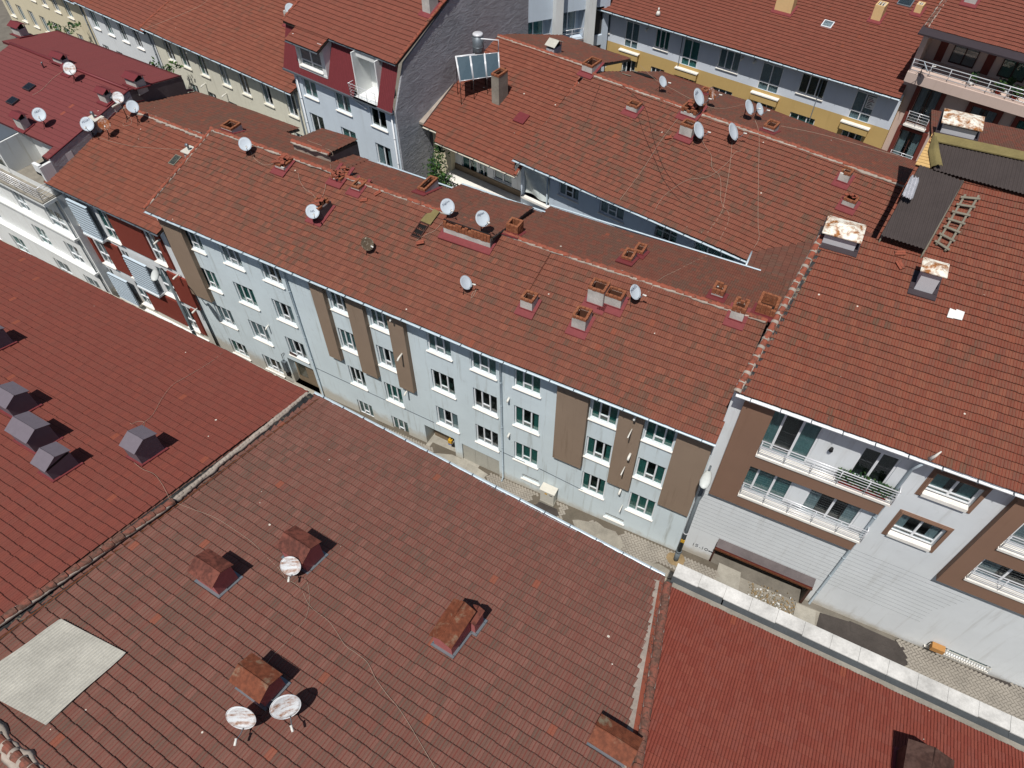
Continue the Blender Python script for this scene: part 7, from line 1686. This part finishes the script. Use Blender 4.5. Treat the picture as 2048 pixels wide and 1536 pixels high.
C_('second black wire crossing the courtyard block', on_roof(R8, [(1268, 200), (1285, 260), (1310, 320), (1325, 355), (1345, 385), (1365, 405)], .08), 'cable_black')
C_('thin black wire along the upper left of the courtyard block', on_roof(R8, [(1200, 170), (1185, 210), (1172, 245), (1162, 260)], .05), 'cable_black')
C_('white wavy cable over the long roof from the MAG dish to the courtyard', on_roof(R2, [(1288, 592), (1300, 580), (1310, 566)], .06) + on_roof(Q2, [(1318, 560), (1330, 552), (1345, 545), (1365, 535), (1380, 527), (1400, 518), (1415, 512)], .06))
C_('pale cable from the first ridge dish across to the second stack', on_roof(R1, [(500, 300), (510, 318), (530, 330), (550, 325)], .06)); C_('white cable from the soot-blackened stack up to the ridge', on_roof(R1, [(634, 402), (625, 388), (610, 378), (600, 362), (596, 345)], .06)); C_('white cable from the dish over the ridge to the raised stair roof', on_roof(R1, [(636, 402), (645, 392), (650, 378), (652, 368), (661, 352), (660, 345)], .06) + on_roof(Q1, [(662, 335), (660, 328)], .06) )
C_('cable lying on the raised stair roof', on_roof(RB, [(615, 281), (628, 286), (640, 290), (652, 297), (662, 302), (666, 310), (662, 312)], .06))
C_('white cable beside the open roof hatch', on_roof(R1, [(832, 481), (850, 470), (868, 462), (880, 450), (890, 438)], .07))
C_('cable loop under the clean dish on the central roof', on_roof(R1, [(953, 578), (948, 590), (942, 596), (946, 585), (953, 580)], .08))
C_('tangle of white cables below the twin white chimneys', on_roof(RS_, [(240, 212), (250, 225), (262, 238), (262, 248), (250, 252), (246, 248), (258, 240), (255, 228)], .06)); C_('thin cable across the striped building roof to the right chimney', on_roof(RS_, [(195, 274), (230, 285), (270, 293), (320, 297), (360, 299)], .06))
C_('pale cable on the patched roof of the cream house', on_roof(rk_, [(290, 58), (320, 46), (360, 30), (400, 12), (415, 0)], .06))
C_('white cable from the maroon roof stack to the rusty dish', on_roof(R3, [(65, 190), (80, 182), (95, 168), (108, 155), (125, 143)], .05))
C_('thin pale wire along the rear ridge to the pink block', on_roof(Q8, [(1562, 252), (1640, 268), (1720, 290), (1800, 313)], .25)); C_('wire from the rear dishes across the hole', on_roof(Q8, [(1280, 130), (1310, 158), (1345, 178), (1385, 200)], .2)); C_('sagging wire joining the dishes on the rear slope', on_roof(Q8, [(1410, 210), (1430, 216), (1455, 216), (1490, 208)], .3))
# loose single things
def loose_tile(R, x, y, ang, label, tilt=.1, mat='ridge_tile', name='loose_tile'):
    c = R.wp(x, y, .07); a = math.radians(ang); ax = R.t * math.cos(a) + R.sv * math.sin(a); ay = -R.t * math.sin(a) + R.sv * math.cos(a); mb = MB()
    mb.box((c, ax, ay, R.nv), (-.2, .2), (-.11, .11), (0, .03)); mb.box((c, ax, ay, R.nv), (-.2, .2), (-.115, -.08), (.03, .05)); mb.box((c, ax, ay, R.nv), (-.2, .2), (-.01, .02), (.03, .05)); o = mb.build(name, [M[mat]], None, loc=c); tag(o, label, 'roof tile', 'loose roof tiles')
loose_tile(R7, 1800, 506, 20, 'broken tile lying below the black sheets on the right roof'); loose_tile(R7, 1800, 530, -50, 'slipped tile turned sideways above the grey stack on the right roof')
loose_tile(R8, 1336, 275, 40, 'brick coloured scrap by the cable-wrapped stack'); loose_tile(R2, 840, 485, 35, 'loose tile just below the open roof hatch')
loose_tile(R1, 755, 386, 60, 'slipped tile standing out right of the third ridge stack'); loose_tile(R1, 727, 400, 30, 'loose tile below the hollow square stack near the ridge')
pg = R7.wp(1860, 918, .05); BIRD = thing('roof_vane', 'small white plastic scrap standing on the gutter of the right roof', 'scrap', pg)
mb = MB(); mb.tube([pg, pg + UP * .25 + R7.t * .08, pg + UP * .55 + R7.t * .14], [.09, .05, .02], 6); mb.build('plastic', [M['plastic_white']], BIRD)
pg = R12.wp(1316, 30, .05); VV = thing('roof_vent', 'small white vent cowl on the yellow block roof', 'vent', pg); mb = MB(); mb.tube([pg, pg + UP * .3], [.22, .1], 10); mb.tube([pg + UP * .3, pg + UP * .55], .06, 8); mb.build('cowl', [M['plastic_white']], VV)
# armchair on the roof terrace
CHR = thing('armchair', 'dark armchair on the roof terrace of the white building', 'armchair', W3.p(-2.2, tz, -1.2))
frh = (W3.p(-2.2, tz, -1.2), W3.t, UP, W3.n)
mb = MB(); mb.box(frh, (-.4, .4), (.12, .42), (-.35, .4)); mb.build('seat', [M['cloth_black']], CHR)
mb = MB(); mb.box(frh, (-.42, .42), (.12, .95), (-.5, -.33)); mb.build('backrest', [M['cloth_black']], CHR)
for s in (-1, 1): mb = MB(); mb.box(frh, (s * .42 - .08 * (s > 0), s * .42 + .08 * (s < 0)) if False else ((.40, .52) if s > 0 else (-.52, -.40)), (.1, .62), (-.4, .4)); mb.build('armrest', [M['cloth_black']], CHR)
# weeds
for k, (pt, n, sp, lab) in enumerate(((W10.p(-14.9, 7.9, 1.2), 90, .4, 'leafy creeper poking up beyond the dark gable of the maroon roof'), (W10.p(-29.3, 7.2, 1.5), 120, .5, 'dark bush behind the maroon roof at the upper left'))):
    T = thing('bush', lab, 'plant', pt); leaves([pt + np.array([dx * .5, 0, .2 * abs(dx)]) for dx in (-2, -1, 0, 1, 2)], n, sp * .5, .14, ['leaf', 'leaf_dark'], 80 + k, 'foliage', T)
    mb = MB(); mb.tube([pt - UP * 1.5, pt, pt + UP * .3], .03, 5); mb.build('stem', [M['wood_grey']], T)
